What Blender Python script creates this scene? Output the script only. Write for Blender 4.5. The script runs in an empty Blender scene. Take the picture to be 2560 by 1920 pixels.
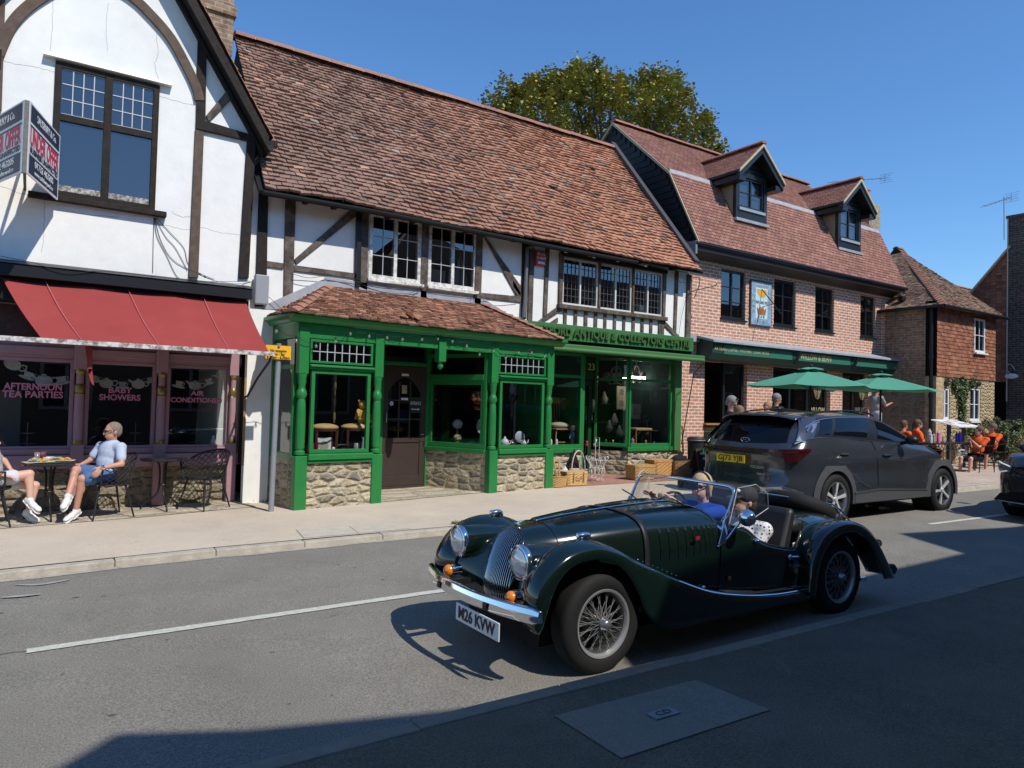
import bpy, bmesh, math, random
from mathutils import Vector, Matrix, noise as mnoise
random.seed(7)
C=bpy.context.scene.collection
# ------------------------------------------------------------------ camera (measured)
FPX=1775.; CX,CY=1280.,960.
def _hz(x): return 1008+.026*(x-1280)
def _d(px,py): return Vector((px-CX,py-CY,FPX))
_up=-(_d(1280,_hz(1280)).cross(_d(2280,_hz(2280)))); _up.normalize()
if _up.y>0: _up=-_up
_X=_d(3900,_hz(3900)).normalized(); _Y=_up.cross(_X)
if _Y.z<0: _Y=-_Y
CAM=Vector((0,0,1.72))
def ray(px,py):
    d=_d(px,py); return Vector((_X.dot(d),_Y.dot(d),_up.dot(d)))
def at(px,py,Y):
    r=ray(px,py); return CAM+r*(Y/r.y)
def atx(px,py,X):
    r=ray(px,py); return CAM+r*(X/r.x)
def gz(x): return .008*x
def onG(px,py,h=0.):
    r=ray(px,py); t=-(1.72-h)/(r.z-.008*r.x); return CAM+r*t
cam_d=bpy.data.cameras.new('camera'); cam=bpy.data.objects.new('camera',cam_d); C.objects.link(cam)
cam_d.sensor_width=36; cam_d.lens=FPX/2560*36; cam_d.clip_end=2000; cam_d.clip_start=.05
r_=Vector((_X.x,_Y.x,_up.x)); dn=Vector((_X.y,_Y.y,_up.y)); fw=Vector((_X.z,_Y.z,_up.z))
cam.matrix_world=Matrix(((r_.x,-dn.x,-fw.x,CAM.x),(r_.y,-dn.y,-fw.y,CAM.y),(r_.z,-dn.z,-fw.z,CAM.z),(0,0,0,1)))
scn=bpy.context.scene; scn.camera=cam
# ------------------------------------------------------------------ light
SUN_DIR=Vector((-.21,.87,-1.05)).normalized()   # direction light travels
elev=math.asin(-SUN_DIR.z); az=math.atan2(-SUN_DIR.x,-SUN_DIR.y)  # from north(+Y) clockwise
w=bpy.data.worlds.new('World'); scn.world=w; w.use_nodes=True
nt=w.node_tree; bg=nt.nodes['Background']; sk=nt.nodes.new('ShaderNodeTexSky'); sk.sky_type='NISHITA'
sk.sun_disc=False; sk.sun_elevation=elev; sk.sun_rotation=az; sk.air_density=1.15; sk.dust_density=0; sk.ozone_density=9
hsv=nt.nodes.new('ShaderNodeHueSaturation'); hsv.inputs['Saturation'].default_value=1.08; hsv.inputs['Value'].default_value=1.04; nt.links.new(sk.outputs[0],hsv.inputs['Color']); nt.links.new(hsv.outputs[0],bg.inputs[0]); bg.inputs[1].default_value=.15
sl=bpy.data.lights.new('sun','SUN'); sl.energy=4.2; sl.angle=math.radians(.53); sl.color=(1,.955,.88)
so=bpy.data.objects.new('sun',sl); C.objects.link(so); so.rotation_euler=SUN_DIR.to_track_quat('-Z','Y').to_euler()
so.location=(0,-10,30)
scn.view_settings.view_transform='Standard'; scn.view_settings.look='None'; scn.view_settings.exposure=.1
scn.view_settings.gamma=1
try: scn.cycles.max_bounces=8; scn.cycles.transparent_max_bounces=16
except Exception: pass
# ------------------------------------------------------------------ materials
MAT={}
def mat(name,col,rough=.6,metal=0,n=0,ns=8,bump=0,bs=40,spec=.5,coat=0,tint=0,col2=None,n2=0,ns2=1.2,emit=None,alpha=1,trans=0,ior=1.45,n3=0,coord='Object'):
    if name in MAT: return MAT[name]
    m=bpy.data.materials.new(name); m.use_nodes=True; t=m.node_tree; b=t.nodes['Principled BSDF']; L=t.links.new
    b.inputs['Base Color'].default_value=(*col,1); b.inputs['Roughness'].default_value=rough; b.inputs['Metallic'].default_value=metal
    b.inputs['Specular IOR Level'].default_value=spec; b.inputs['Coat Weight'].default_value=coat; b.inputs['Coat Roughness'].default_value=.03
    b.inputs['Transmission Weight'].default_value=trans; b.inputs['IOR'].default_value=ior
    if emit: b.inputs['Emission Color'].default_value=(*emit[:3],1); b.inputs['Emission Strength'].default_value=emit[3]
    tc=t.nodes.new('ShaderNodeTexCoord'); co=tc.outputs[coord]
    cur=None
    def rgb(c):
        r=t.nodes.new('ShaderNodeRGB'); r.outputs[0].default_value=(*c,1); return r.outputs[0]
    def noise(sc,det=6):
        x=t.nodes.new('ShaderNodeTexNoise'); x.inputs['Scale'].default_value=sc; x.inputs['Detail'].default_value=det; x.inputs['Roughness'].default_value=.65; L(co,x.inputs['Vector']); return x.outputs[0]
    def mixc(f,a,bb,mode='MIX'):
        x=t.nodes.new('ShaderNodeMix'); x.data_type='RGBA'; x.blend_type=mode
        if isinstance(f,(int,float)): x.inputs[0].default_value=f
        else: L(f,x.inputs[0])
        L(a,x.inputs[6]); L(bb,x.inputs[7]); return x.outputs[2]
    def ramp(v,a,bb,lo=0.,hi=1.):
        x=t.nodes.new('ShaderNodeMapRange'); x.inputs['From Min'].default_value=a; x.inputs['From Max'].default_value=bb; x.inputs['To Min'].default_value=lo; x.inputs['To Max'].default_value=hi; L(v,x.inputs[0]); return x.outputs[0]
    if n or col2 or n2 or tint or n3:
        cur=rgb(col)
        if col2: cur=mixc(ramp(noise(ns2),.42,.62),cur,rgb(col2))
        if n:
            x=t.nodes.new('ShaderNodeHueSaturation'); L(ramp(noise(ns),.25,.75,1-n,1+n),x.inputs['Value']); L(cur,x.inputs['Color']); cur=x.outputs[0]
        if n3:
            x=t.nodes.new('ShaderNodeHueSaturation'); L(ramp(noise(95,3),.32,.68,1-n3,1+n3),x.inputs['Value']); L(cur,x.inputs['Color']); cur=x.outputs[0]
        if n2:
            x=t.nodes.new('ShaderNodeHueSaturation'); L(ramp(noise(.7,4),.3,.7,1-n2,1+n2),x.inputs['Value']); L(cur,x.inputs['Color']); cur=x.outputs[0]
        if tint:
            a=t.nodes.new('ShaderNodeVertexColor'); a.layer_name='tint'
            cur=mixc(1.,cur,a.outputs[0],'MULTIPLY')
        L(cur,b.inputs['Base Color'])
    if bump:
        x=t.nodes.new('ShaderNodeBump'); x.inputs['Strength'].default_value=bump; x.inputs['Distance'].default_value=.01; L(noise(bs,8),x.inputs['Height']); L(x.outputs[0],b.inputs['Normal'])
    if alpha<1: b.inputs['Alpha'].default_value=alpha
    MAT[name]=m; return m
def brick_mat(name,c1,c2,mortar,bw=.225,bh=.075,ms=.012,noisev=.25,weather=0,bump=.5):
    m=bpy.data.materials.new(name); m.use_nodes=True; t=m.node_tree; b=t.nodes['Principled BSDF']; L=t.links.new
    b.inputs['Roughness'].default_value=.88; b.inputs['Specular IOR Level'].default_value=.2
    uv=t.nodes.new('ShaderNodeUVMap'); uv.uv_map='uvm'
    nz=t.nodes.new('ShaderNodeTexNoise'); nz.inputs['Scale'].default_value=3.3; nz.inputs['Detail'].default_value=5; L(uv.outputs[0],nz.inputs['Vector'])
    mp=t.nodes.new('ShaderNodeVectorMath'); mp.operation='MULTIPLY_ADD'; L(nz.outputs[1],mp.inputs[0]); mp.inputs[1].default_value=(.014,.014,0); L(uv.outputs[0],mp.inputs[2])
    br=t.nodes.new('ShaderNodeTexBrick'); br.inputs['Scale'].default_value=1; br.inputs['Brick Width'].default_value=bw; br.inputs['Row Height'].default_value=bh
    br.inputs['Mortar Size'].default_value=ms; br.inputs['Mortar Smooth'].default_value=.25; br.inputs['Bias'].default_value=0
    br.inputs['Color1'].default_value=(*c1,1); br.inputs['Color2'].default_value=(*c2,1); br.inputs['Mortar'].default_value=(*mortar,1)
    L(mp.outputs[0],br.inputs['Vector'])
    n2=t.nodes.new('ShaderNodeTexNoise'); n2.inputs['Scale'].default_value=9; n2.inputs['Detail'].default_value=8; L(uv.outputs[0],n2.inputs['Vector'])
    mr=t.nodes.new('ShaderNodeMapRange'); mr.inputs['From Min'].default_value=.3; mr.inputs['From Max'].default_value=.7; mr.inputs['To Min'].default_value=1-noisev; mr.inputs['To Max'].default_value=1+noisev; L(n2.outputs[0],mr.inputs[0])
    hs=t.nodes.new('ShaderNodeHueSaturation'); L(mr.outputs[0],hs.inputs['Value']); L(br.outputs[0],hs.inputs['Color'])
    L(hs.outputs[0],b.inputs['Base Color'])
    if weather:
        n3=t.nodes.new('ShaderNodeTexNoise'); n3.inputs['Scale'].default_value=1.1; n3.inputs['Detail'].default_value=4; L(uv.outputs[0],n3.inputs['Vector'])
        m2=t.nodes.new('ShaderNodeMapRange'); m2.inputs['From Min'].default_value=.35; m2.inputs['From Max'].default_value=.65; m2.inputs['To Min'].default_value=1-weather; m2.inputs['To Max'].default_value=1+weather*.4; L(n3.outputs[0],m2.inputs[0])
        h2=t.nodes.new('ShaderNodeHueSaturation'); L(m2.outputs[0],h2.inputs['Value']); L(hs.outputs[0],h2.inputs['Color']); L(h2.outputs[0],b.inputs['Base Color'])
    bp=t.nodes.new('ShaderNodeBump'); bp.inputs['Strength'].default_value=bump; bp.inputs['Distance'].default_value=.01; bp.invert=True; L(br.outputs[1],bp.inputs['Height'])
    b2=t.nodes.new('ShaderNodeBump'); b2.inputs['Strength'].default_value=.4; b2.inputs['Distance'].default_value=.006; L(n2.outputs[0],b2.inputs['Height']); L(bp.outputs[0],b2.inputs['Normal']); L(b2.outputs[0],b.inputs['Normal'])
    MAT[name]=m; return m
def rubble_mat(name,cols,mortar,scale=(4.3,8.4)):
    m=bpy.data.materials.new(name); m.use_nodes=True; t=m.node_tree; b=t.nodes['Principled BSDF']; L=t.links.new
    b.inputs['Roughness'].default_value=.92; b.inputs['Specular IOR Level'].default_value=.15
    uv=t.nodes.new('ShaderNodeUVMap'); uv.uv_map='uvm'
    nz=t.nodes.new('ShaderNodeTexNoise'); nz.inputs['Scale'].default_value=3.; nz.inputs['Detail'].default_value=5; L(uv.outputs[0],nz.inputs['Vector'])
    mp=t.nodes.new('ShaderNodeVectorMath'); mp.operation='MULTIPLY_ADD'; L(nz.outputs[1],mp.inputs[0]); mp.inputs[1].default_value=(.09,.05,0); L(uv.outputs[0],mp.inputs[2])
    sc=t.nodes.new('ShaderNodeVectorMath'); sc.operation='MULTIPLY'; sc.inputs[1].default_value=(scale[0],scale[1],1); L(mp.outputs[0],sc.inputs[0])
    def vor(f):
        v=t.nodes.new('ShaderNodeTexVoronoi'); v.feature=f; v.voronoi_dimensions='2D'; v.inputs['Scale'].default_value=1; v.inputs['Randomness'].default_value=.6; L(sc.outputs[0],v.inputs['Vector']); return v
    ve=vor('DISTANCE_TO_EDGE'); vc=vor('F1')
    cr=t.nodes.new('ShaderNodeValToRGB'); 
    sp=t.nodes.new('ShaderNodeSeparateColor'); L(vc.outputs['Color'],sp.inputs[0]); L(sp.outputs[0],cr.inputs[0])
    e=cr.color_ramp.elements; e[0].color=(*cols[0],1); e[1].color=(*cols[-1],1)
    for i,c in enumerate(cols[1:-1]): q=e.new((i+1)/(len(cols)-1)); q.color=(*c,1)
    n2=t.nodes.new('ShaderNodeTexNoise'); n2.inputs['Scale'].default_value=22; n2.inputs['Detail'].default_value=8; L(uv.outputs[0],n2.inputs['Vector'])
    mr=t.nodes.new('ShaderNodeMapRange'); mr.inputs['From Min'].default_value=.3; mr.inputs['From Max'].default_value=.7; mr.inputs['To Min'].default_value=.62; mr.inputs['To Max'].default_value=1.25; L(n2.outputs[0],mr.inputs[0])
    hs=t.nodes.new('ShaderNodeHueSaturation'); L(mr.outputs[0],hs.inputs['Value']); L(cr.outputs[0],hs.inputs['Color'])
    ed=t.nodes.new('ShaderNodeMapRange'); ed.inputs['From Min'].default_value=.05; ed.inputs['From Max'].default_value=.13; L(ve.outputs[0],ed.inputs[0])
    mx=t.nodes.new('ShaderNodeMix'); mx.data_type='RGBA'; L(ed.outputs[0],mx.inputs[0]); mx.inputs[6].default_value=(*mortar,1); L(hs.outputs[0],mx.inputs[7]); L(mx.outputs[2],b.inputs['Base Color'])
    e2=t.nodes.new('ShaderNodeMapRange'); e2.inputs['From Min'].default_value=.02; e2.inputs['From Max'].default_value=.3; L(ve.outputs[0],e2.inputs[0])
    ad=t.nodes.new('ShaderNodeMath'); ad.operation='MULTIPLY_ADD'; L(n2.outputs[0],ad.inputs[0]); ad.inputs[1].default_value=1.1; L(e2.outputs[0],ad.inputs[2])
    bp=t.nodes.new('ShaderNodeBump'); bp.inputs['Strength'].default_value=1; bp.inputs['Distance'].default_value=.035; L(ad.outputs[0],bp.inputs['Height']); L(bp.outputs[0],b.inputs['Normal'])
    MAT[name]=m; return m
def glass_mat(name,tint=(.55,.6,.62),refl=.06,rough=.0):
    m=bpy.data.materials.new(name); m.use_nodes=True; t=m.node_tree; L=t.links.new
    for x in list(t.nodes):
        if x.type=='BSDF_PRINCIPLED': t.nodes.remove(x)
    out=t.nodes['Material Output']
    tr=t.nodes.new('ShaderNodeBsdfTransparent'); tr.inputs[0].default_value=(*tint,1)
    gl=t.nodes.new('ShaderNodeBsdfGlossy'); gl.inputs['Roughness'].default_value=rough; gl.inputs[0].default_value=(.95,.97,1,1)
    lw=t.nodes.new('ShaderNodeLayerWeight'); lw.inputs[0].default_value=.5; pw=t.nodes.new('ShaderNodeMath'); pw.operation='POWER'; L(lw.outputs['Facing'],pw.inputs[0]); pw.inputs[1].default_value=4.2; fr=t.nodes.new('ShaderNodeMath'); fr.operation='MULTIPLY_ADD'; L(pw.outputs[0],fr.inputs[0]); fr.inputs[1].default_value=.95; fr.inputs[2].default_value=.05
    ad=t.nodes.new('ShaderNodeMath'); ad.operation='ADD'; ad.use_clamp=True; L(fr.outputs[0],ad.inputs[0]); ad.inputs[1].default_value=refl
    mx=t.nodes.new('ShaderNodeMixShader'); L(ad.outputs[0],mx.inputs[0]); L(tr.outputs[0],mx.inputs[1]); L(gl.outputs[0],mx.inputs[2]); L(mx.outputs[0],out.inputs[0])
    MAT[name]=m; return m
# ------------------------------------------------------------------ mesh builder
def world_of(o):
    m=Matrix.Identity(4)
    if o.parent: m=world_of(o.parent)@o.matrix_parent_inverse
    return m@o.matrix_basis
def tag(o,label=None,cat=None,group=None,kind=None):
    if label: o['label']=label
    if cat: o['category']=cat
    if group: o['group']=group
    if kind: o['kind']=kind
    return o
def thing(name,label,cat,loc=(0,0,0),group=None):
    o=bpy.data.objects.new(name,None); C.objects.link(o); o.location=loc; o.empty_display_size=.2
    return tag(o,label,cat,group)
class MB:
    def __init__(s): s.v=[]; s.f=[]; s.c=[]; s.col=(1,1,1)
    def add(s,vs,fs):
        b=len(s.v); s.v+= [tuple(p) for p in vs]; s.f+=[tuple(b+i for i in f) for f in fs]; s.c+=[s.col]*len(fs); return s
    def box(s,x0,x1,y0,y1,z0,z1):
        return s.add([(x0,y0,z0),(x1,y0,z0),(x1,y1,z0),(x0,y1,z0),(x0,y0,z1),(x1,y0,z1),(x1,y1,z1),(x0,y1,z1)],[(0,3,2,1),(4,5,6,7),(0,1,5,4),(1,2,6,5),(2,3,7,6),(3,0,4,7)])
    def prism(s,poly,ext):
        poly=[Vector(p) for p in poly]; e=Vector(ext); n=len(poly)
        nn=Vector((0,0,0))
        for i in range(n): nn+=poly[i].cross(poly[(i+1)%n])
        if nn.dot(e)>0: poly=poly[::-1]
        return s.add(poly+[p+e for p in poly],[tuple(range(n)),tuple(range(2*n-1,n-1,-1))]+[(i,i+n,(i+1)%n+n,(i+1)%n) for i in range(n)])
    def quad(s,*p): return s.add(p,[tuple(range(len(p)))])
    def grid(s,rows,closed=False,flip=False):
        n=len(rows[0]); vs=[p for r in rows for p in r]; fs=[]
        for i in range(len(rows)-1):
            for j in range(n if closed else n-1):
                k=(j+1)%n; f=(i*n+j,i*n+k,(i+1)*n+k,(i+1)*n+j); fs.append(f[::-1] if flip else f)
        return s.add(vs,fs)
    def tube(s,pts,r,n=8,caps=True,closed=False):
        pts=[Vector(p) for p in pts]; N=len(pts); rs=r if isinstance(r,(list,tuple)) else [r]*N
        rows=[]; prev=None
        for i,p in enumerate(pts):
            if closed: t=(pts[(i+1)%N]-pts[i-1])
            else: t=(pts[min(i+1,N-1)]-pts[max(i-1,0)])
            if t.length<1e-9: t=Vector((0,0,1))
            t.normalize()
            if prev is None: u=t.orthogonal().normalized()
            else:
                u=prev-t*prev.dot(t)
                if u.length<1e-6: u=t.orthogonal()
                u.normalize()
            prev=u; v=t.cross(u)
            rows.append([p+(u*math.cos(a)+v*math.sin(a))*rs[i] for a in [2*math.pi*k/n for k in range(n)]])
        if closed: rows.append(rows[0])
        s.grid(rows,closed=True,flip=True)
        if caps and not closed:
            s.add(rows[0],[tuple(range(n))]); s.add(rows[-1],[tuple(range(n-1,-1,-1))])
        return s
    def lathe(s,prof,c=(0,0,0),ax='z',n=16,M=None):
        rows=[]
        for r,z in prof:
            row=[]
            for k in range(n):
                a=2*math.pi*k/n; p=Vector((r*math.cos(a),r*math.sin(a),z))
                if ax=='x': p=Vector((p.z,p.x,p.y))
                if ax=='y': p=Vector((p.x,p.z,p.y))
                if M: p=M@p
                row.append(p+Vector(c))
            rows.append(row)
        s.grid(rows,closed=True,flip=(ax=='y')); return s
    def ell(s,c,r,n=14,m=8,M=None):
        rows=[]
        for i in range(m+1):
            t=math.pi*i/m; row=[]
            for k in range(n):
                a=2*math.pi*k/n; p=Vector((r[0]*math.sin(t)*math.cos(a),r[1]*math.sin(t)*math.sin(a),-r[2]*math.cos(t)))
                if M: p=M@p
                row.append(p+Vector(c))
            rows.append(row)
        return s.grid(rows,closed=True)
    def xf(s,M,start=0):
        for i in range(start,len(s.v)): s.v[i]=tuple(M@Vector(s.v[i]))
        return s
    def mirror_y(s,start_v=0,start_f=0):
        b=len(s.v); vs=[(x,-y,z) for x,y,z in s.v[start_v:]]
        fs=[tuple(i-start_v for i in f[::-1]) for f in s.f[start_f:]]
        return s.add(vs,fs)
    def build(s,name,material,parent=None,smooth=False,bevel=0,solid=0,sub=0,uv=False,auto=False,ang=40):
        me=bpy.data.meshes.new(name); me.from_pydata(s.v,[],s.f); 
        if material: me.materials.append(material)
        if any(c!=(1,1,1) for c in s.c) or True:
            ca=me.color_attributes.new('tint','FLOAT_COLOR','CORNER'); k=0
            for p,c in zip(me.polygons,s.c):
                for li in p.loop_indices: ca.data[li].color=(*c,1)
        u=me.uv_layers.new(name='uvm')
        for p in me.polygons:
            nn=p.normal; ax=max(range(3),key=lambda i:abs(nn[i]))
            for li in p.loop_indices:
                co=me.vertices[me.loops[li].vertex_index].co
                u.data[li].uv=(co.x,co.z) if ax==1 else ((co.y,co.z) if ax==0 else (co.x,co.y))
        o=bpy.data.objects.new(name,me); C.objects.link(o)
        if parent:
            o.parent=parent; o.matrix_parent_inverse=world_of(parent).inverted()
        if smooth:
            me.shade_smooth()
            if auto: me.set_sharp_from_angle(angle=math.radians(ang))
        if solid: m=o.modifiers.new('solid','SOLIDIFY'); m.thickness=solid; m.offset=0
        if bevel: m=o.modifiers.new('bevel','BEVEL'); m.width=bevel; m.segments=2; m.limit_method='ANGLE'; m.angle_limit=math.radians(40)
        if sub: m=o.modifiers.new('sub','SUBSURF'); m.levels=sub; m.render_levels=sub
        return o
def dup(root,loc,rz=0,label=None,group=None,cat=None):
    r=root.copy(); C.objects.link(r); r.location=loc; r.rotation_euler=(0,0,rz)
    if label: r['label']=label
    if group: r['group']=group
    def rec(o,p):
        for ch in [x for x in kids.get(o.name,[])]:
            c=ch.copy(); C.objects.link(c); c.parent=p; rec(ch,c)
    kids={}
    for x in bpy.data.objects:
        if x.parent: kids.setdefault(x.parent.name,[]).append(x)
    rec(root,r); return r
def crop(ox,oy,s): return lambda x,y:(ox+x/s,oy+y/s)
def S(mb,cr,pts,Y,t):     # polygon measured on the facade plane Y, t thick towards the street
    return mb.prism([at(*cr(*p),Y) for p in pts],(0,-t,0))
def R(mb,cr,x0,y0,x1,y1,Y,t):  # true rectangle from two measured corners
    a=at(*cr(x0,y0),Y); b=at(*cr(x1,y1),Y)
    return mb.box(min(a.x,b.x),max(a.x,b.x),Y-t,Y,min(a.z,b.z),max(a.z,b.z))
def cr1(pts,k=4):   # catmull-rom through points
    pts=[Vector(p) for p in pts]; out=[]; n=len(pts)
    for i in range(n-1):
        p0=pts[max(i-1,0)]; p1=pts[i]; p2=pts[i+1]; p3=pts[min(i+2,n-1)]
        for j in range(k):
            t=j/k; out.append(.5*((2*p1)+(p2-p0)*t+(2*p0-5*p1+4*p2-p3)*t*t+(3*p1-p0-3*p2+p3)*t**3))
    out.append(pts[-1]); return out
def surf(guides,ku=4,kv=4):  # guides: list of equal-length point lists
    g=[cr1(x,ku) for x in guides]
    return [cr1([x[i] for x in g],kv) for i in range(len(g[0]))]
def text(s,size,M,material,parent,name='lettering',ext=.002,sx=1,shear=0,align='CENTER',off=0,sp=1,lsp=1,fit=0):
    cu=bpy.data.curves.new(name,'FONT'); cu.body=s; cu.size=size; cu.extrude=ext; cu.align_x=align; cu.align_y='CENTER'; cu.shear=shear; cu.offset=off; cu.space_character=sp; cu.space_line=lsp
    cu.resolution_u=3
    o=bpy.data.objects.new('tmp',cu); C.objects.link(o)
    dg=bpy.context.evaluated_depsgraph_get(); me=bpy.data.meshes.new_from_object(o.evaluated_get(dg)); me.name=name
    bpy.data.objects.remove(o); 
    if fit:
        xs=[v.co.x for v in me.vertices]; sx=fit/(max(xs)-min(xs)); me.transform(Matrix.Translation((-(max(xs)+min(xs))/2,0,0)))
    me.transform(M@Matrix.Diagonal((sx,1,1,1))); me.materials.clear(); me.materials.append(material)
    r=bpy.data.objects.new(name,me); C.objects.link(r)
    if parent: r.parent=parent; r.matrix_parent_inverse=world_of(parent).inverted()
    return r
def TM(p,x=(1,0,0),y=(0,0,1)):   # text frame: local x along x, local y along y
    x=Vector(x).normalized(); y=Vector(y).normalized(); z=x.cross(y)
    return Matrix(((x.x,y.x,z.x,p[0]),(x.y,y.y,z.y,p[1]),(x.z,y.z,z.z,p[2]),(0,0,0,1)))
def rnd(a,b): return random.uniform(a,b)
# ------------------------------------------------------------------ common materials
white_wall=mat('limewash',(.80,.785,.735),.9,n=.05,ns=5,bump=.35,bs=9,spec=.1,n2=.07)
oak=mat('weathered_oak',(.085,.066,.052),.85,n=.45,ns=14,bump=.6,bs=30,spec=.15,col2=(.15,.125,.105),ns2=5)
dark_oak=mat('dark_oak',(.03,.024,.02),.8,n=.4,ns=12,bump=.4,bs=25,spec=.2)
brown_oak=mat('brown_timber',(.12,.085,.065),.8,n=.3,ns=10,bump=.4,bs=25,spec=.2)
black=mat('black_paint',(.012,.012,.014),.4,spec=.4)
black_m=mat('black_matt',(.015,.015,.015),.85,spec=.2)
void=mat('dark_interior',(.012,.011,.010),.95,spec=.05)
green=mat('gloss_green_paint',(.02,.185,.045),.32,n=.12,ns=6,spec=.5,bump=.05,bs=20)
green2=mat('faded_green_paint',(.055,.16,.045),.5,n=.1,ns=5)
pink=mat('dusty_pink_paint',(.36,.21,.235),.5,n=.08,ns=6)
brass=mat('worn_gilt',(.30,.22,.07),.4,.7,n=.25,ns=20)
chrome=mat('chrome',(.82,.83,.85),.06,1.)
lead=mat('lead_flashing',(.33,.34,.36),.6,n=.2,ns=6,bump=.3,bs=14,spec=.3)
stone=rubble_mat('ragstone_rubble',[(.42,.34,.21),(.5,.42,.28),(.30,.25,.17),(.55,.48,.33),(.4,.35,.26),(.2,.18,.14)],(.42,.36,.26))
whitep=mat('flaking_white_paint',(.72,.71,.66),.6,n=.12,ns=18,col2=(.42,.38,.31),ns2=14,bump=.5,bs=30)
glass_shop=glass_mat('shop_glass',(.75,.78,.78),.015)
glass_up=glass_mat('upstairs_glass',(.45,.47,.5),.10)
glass_sky=glass_mat('sky_reflecting_glass',(.35,.37,.4),.08)
white=mat('white_china',(.78,.77,.74),.25)
cream=mat('cream',(.6,.52,.36),.6)
wicker=mat('wicker',(.42,.25,.09),.7,n=.35,ns=40,bump=.8,bs=60)
skin=mat('skin',(.50,.26,.18),.5,n=.05,ns=20)
skin2=mat('fair_skin',(.62,.36,.27),.5)
# ================================================================== GROUND
def interp(tab,x):
    for (a,b),(c,d) in zip(tab,tab[1:]):
        if x<=c: return b+(d-b)*max(0,(x-a))/(c-a)
    return tab[-1][1]
FK=[(-14,7.4),(-6,7.6),(-.16,7.68),(1.49,7.76),(3.89,7.71),(8,7.42),(12,7.05),(15.3,6.81),(17,6.74),(45,5.4)]
NK=[(-14,3.3),(1.27,3.27),(2.24,3.24),(4.17,3.18),(8.35,3.04),(45,1.2)]
CL=[(-14,5.75),(.04,5.63),(3.18,5.57),(9.18,5.29),(11.04,5.22),(12.3,5.14),(45,3.6)]
XS=[-14+.6*i for i in range(99)]
asphalt=mat('asphalt',(.215,.20,.17),.9,n=.10,ns=1.6,bump=.9,bs=90,spec=.2,n2=.10,n3=.42)
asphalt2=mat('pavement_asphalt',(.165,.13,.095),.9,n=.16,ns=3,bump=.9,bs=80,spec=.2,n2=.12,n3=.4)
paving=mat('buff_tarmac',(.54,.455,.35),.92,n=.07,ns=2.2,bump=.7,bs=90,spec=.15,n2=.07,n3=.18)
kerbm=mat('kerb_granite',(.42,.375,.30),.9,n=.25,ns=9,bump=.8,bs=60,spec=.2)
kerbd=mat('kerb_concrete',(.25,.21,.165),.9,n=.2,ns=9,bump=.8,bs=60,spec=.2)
m=MB(); m.grid([[(x,-300,-.12+gz(max(-40,min(x,90)))) for x in (-300,-40,90,500)],[(x,500,-.12+gz(max(-40,min(x,90)))) for x in (-300,-40,90,500)]])
tag(m.build('ground',mat('far_ground',(.16,.15,.11),.95,n=.2)),kind='structure')
def rz(x,y): t=min(1,max(0,(y-4.6)/2.9)); return gz(x)+.055*t*t*(3-2*t)
RD=0
def strip(name,fa,fb,h,material,n=2):
    m=MB(); m.grid([[(x,fa(x)+(fb(x)-fa(x))*j/n,gz(x)+h) for x in XS] for j in range(n+1)]); return tag(m.build(name,material),kind='structure')
m=MB(); m.grid([[(x,(interp(NK,x)-.05)*(1-j/16)+(interp(FK,x)+.05)*j/16,rz(x,(interp(NK,x)-.05)*(1-j/16)+(interp(FK,x)+.05)*j/16)) for x in XS] for j in range(17)]); tag(m.build('road',asphalt,smooth=True),kind='structure')
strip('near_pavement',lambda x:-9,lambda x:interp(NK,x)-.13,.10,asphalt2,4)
strip('far_pavement',lambda x:interp(FK,x)+.13,lambda x:17,.125,paving,6)
def kerb(name,tab,sg,h,material,L=.915,wd=.13,xa=-13.,xb=44.):
    m=MB(); x=xa; 
    while x<xb:
        a,b=x+.0025,x+L-.0025; ya,yb=interp(tab,a),interp(tab,b); dz=rnd(-.004,.004); dy=rnd(-.006,.006)
        ya+=dy; yb+=dy; y2a,y2b=ya+sg*wd,yb+sg*wd
        top=[(a,ya+sg*.015,gz(a)+h+dz),(b,yb+sg*.015,gz(b)+h+dz),(b,y2b,gz(b)+h+dz+.004),(a,y2a,gz(a)+h+dz+.004)]
        lo=[(a,ya,gz(a)-.05),(b,yb,gz(b)-.05),(b,y2b,gz(b)-.05),(a,y2a,gz(a)-.05)]
        if sg<0: top=top[::-1]; lo=lo[::-1]
        m.add(lo+top,[(4,5,6,7),(0,1,5,4),(1,2,6,5),(2,3,7,6),(3,0,4,7)]); x+=L
    tag(m.build(name,material,bevel=.010),kind='structure')
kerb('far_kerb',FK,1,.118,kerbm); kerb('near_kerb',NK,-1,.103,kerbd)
# channel of grit and repaired edge beside far kerb
m=MB(); rows=[[],[]]
for i in range(220):
    x=-12+.22*i; w_=.10+.05*mnoise.noise((x*1.7,3,0))+.03*mnoise.noise((x*6,1,0)); y=interp(FK,x); rows[0].append((x,y-w_,rz(x,y-w_)+.004)); rows[1].append((x,y+.01,rz(x,y)+.004))
m.grid(rows); tag(m.build('gutter_grit',mat('gutter_dust',(.38,.34,.27),.95,n=.3,ns=9,bump=.8,bs=90,n3=.3)),kind='structure')
line=mat('worn_road_paint',(.56,.55,.47),.75,n=.10,ns=30,bump=.5,bs=120,col2=(.44,.43,.37),ns2=26)
for k,(a,b) in enumerate([(-5.5,-1.5),(.04,4.05),(5.5,9.45),(11.02,15.0),(16.6,20.5)]):
    m=MB(); rows=[[],[]]; n=60
    for i in range(n+1):
        x=a+(b-a)*i/n; y=interp(CL,x); rows[0].append((x,y-.047+rnd(-.004,.004),rz(x,y)+.006)); rows[1].append((x,y+.047+rnd(-.004,.004),rz(x,y)+.006))
    m.grid(rows); tag(m.build('road_marking',line),kind='structure')
scuff=mat('faded_scuff',(.30,.295,.27),.9,n=.2,ns=12)
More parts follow.
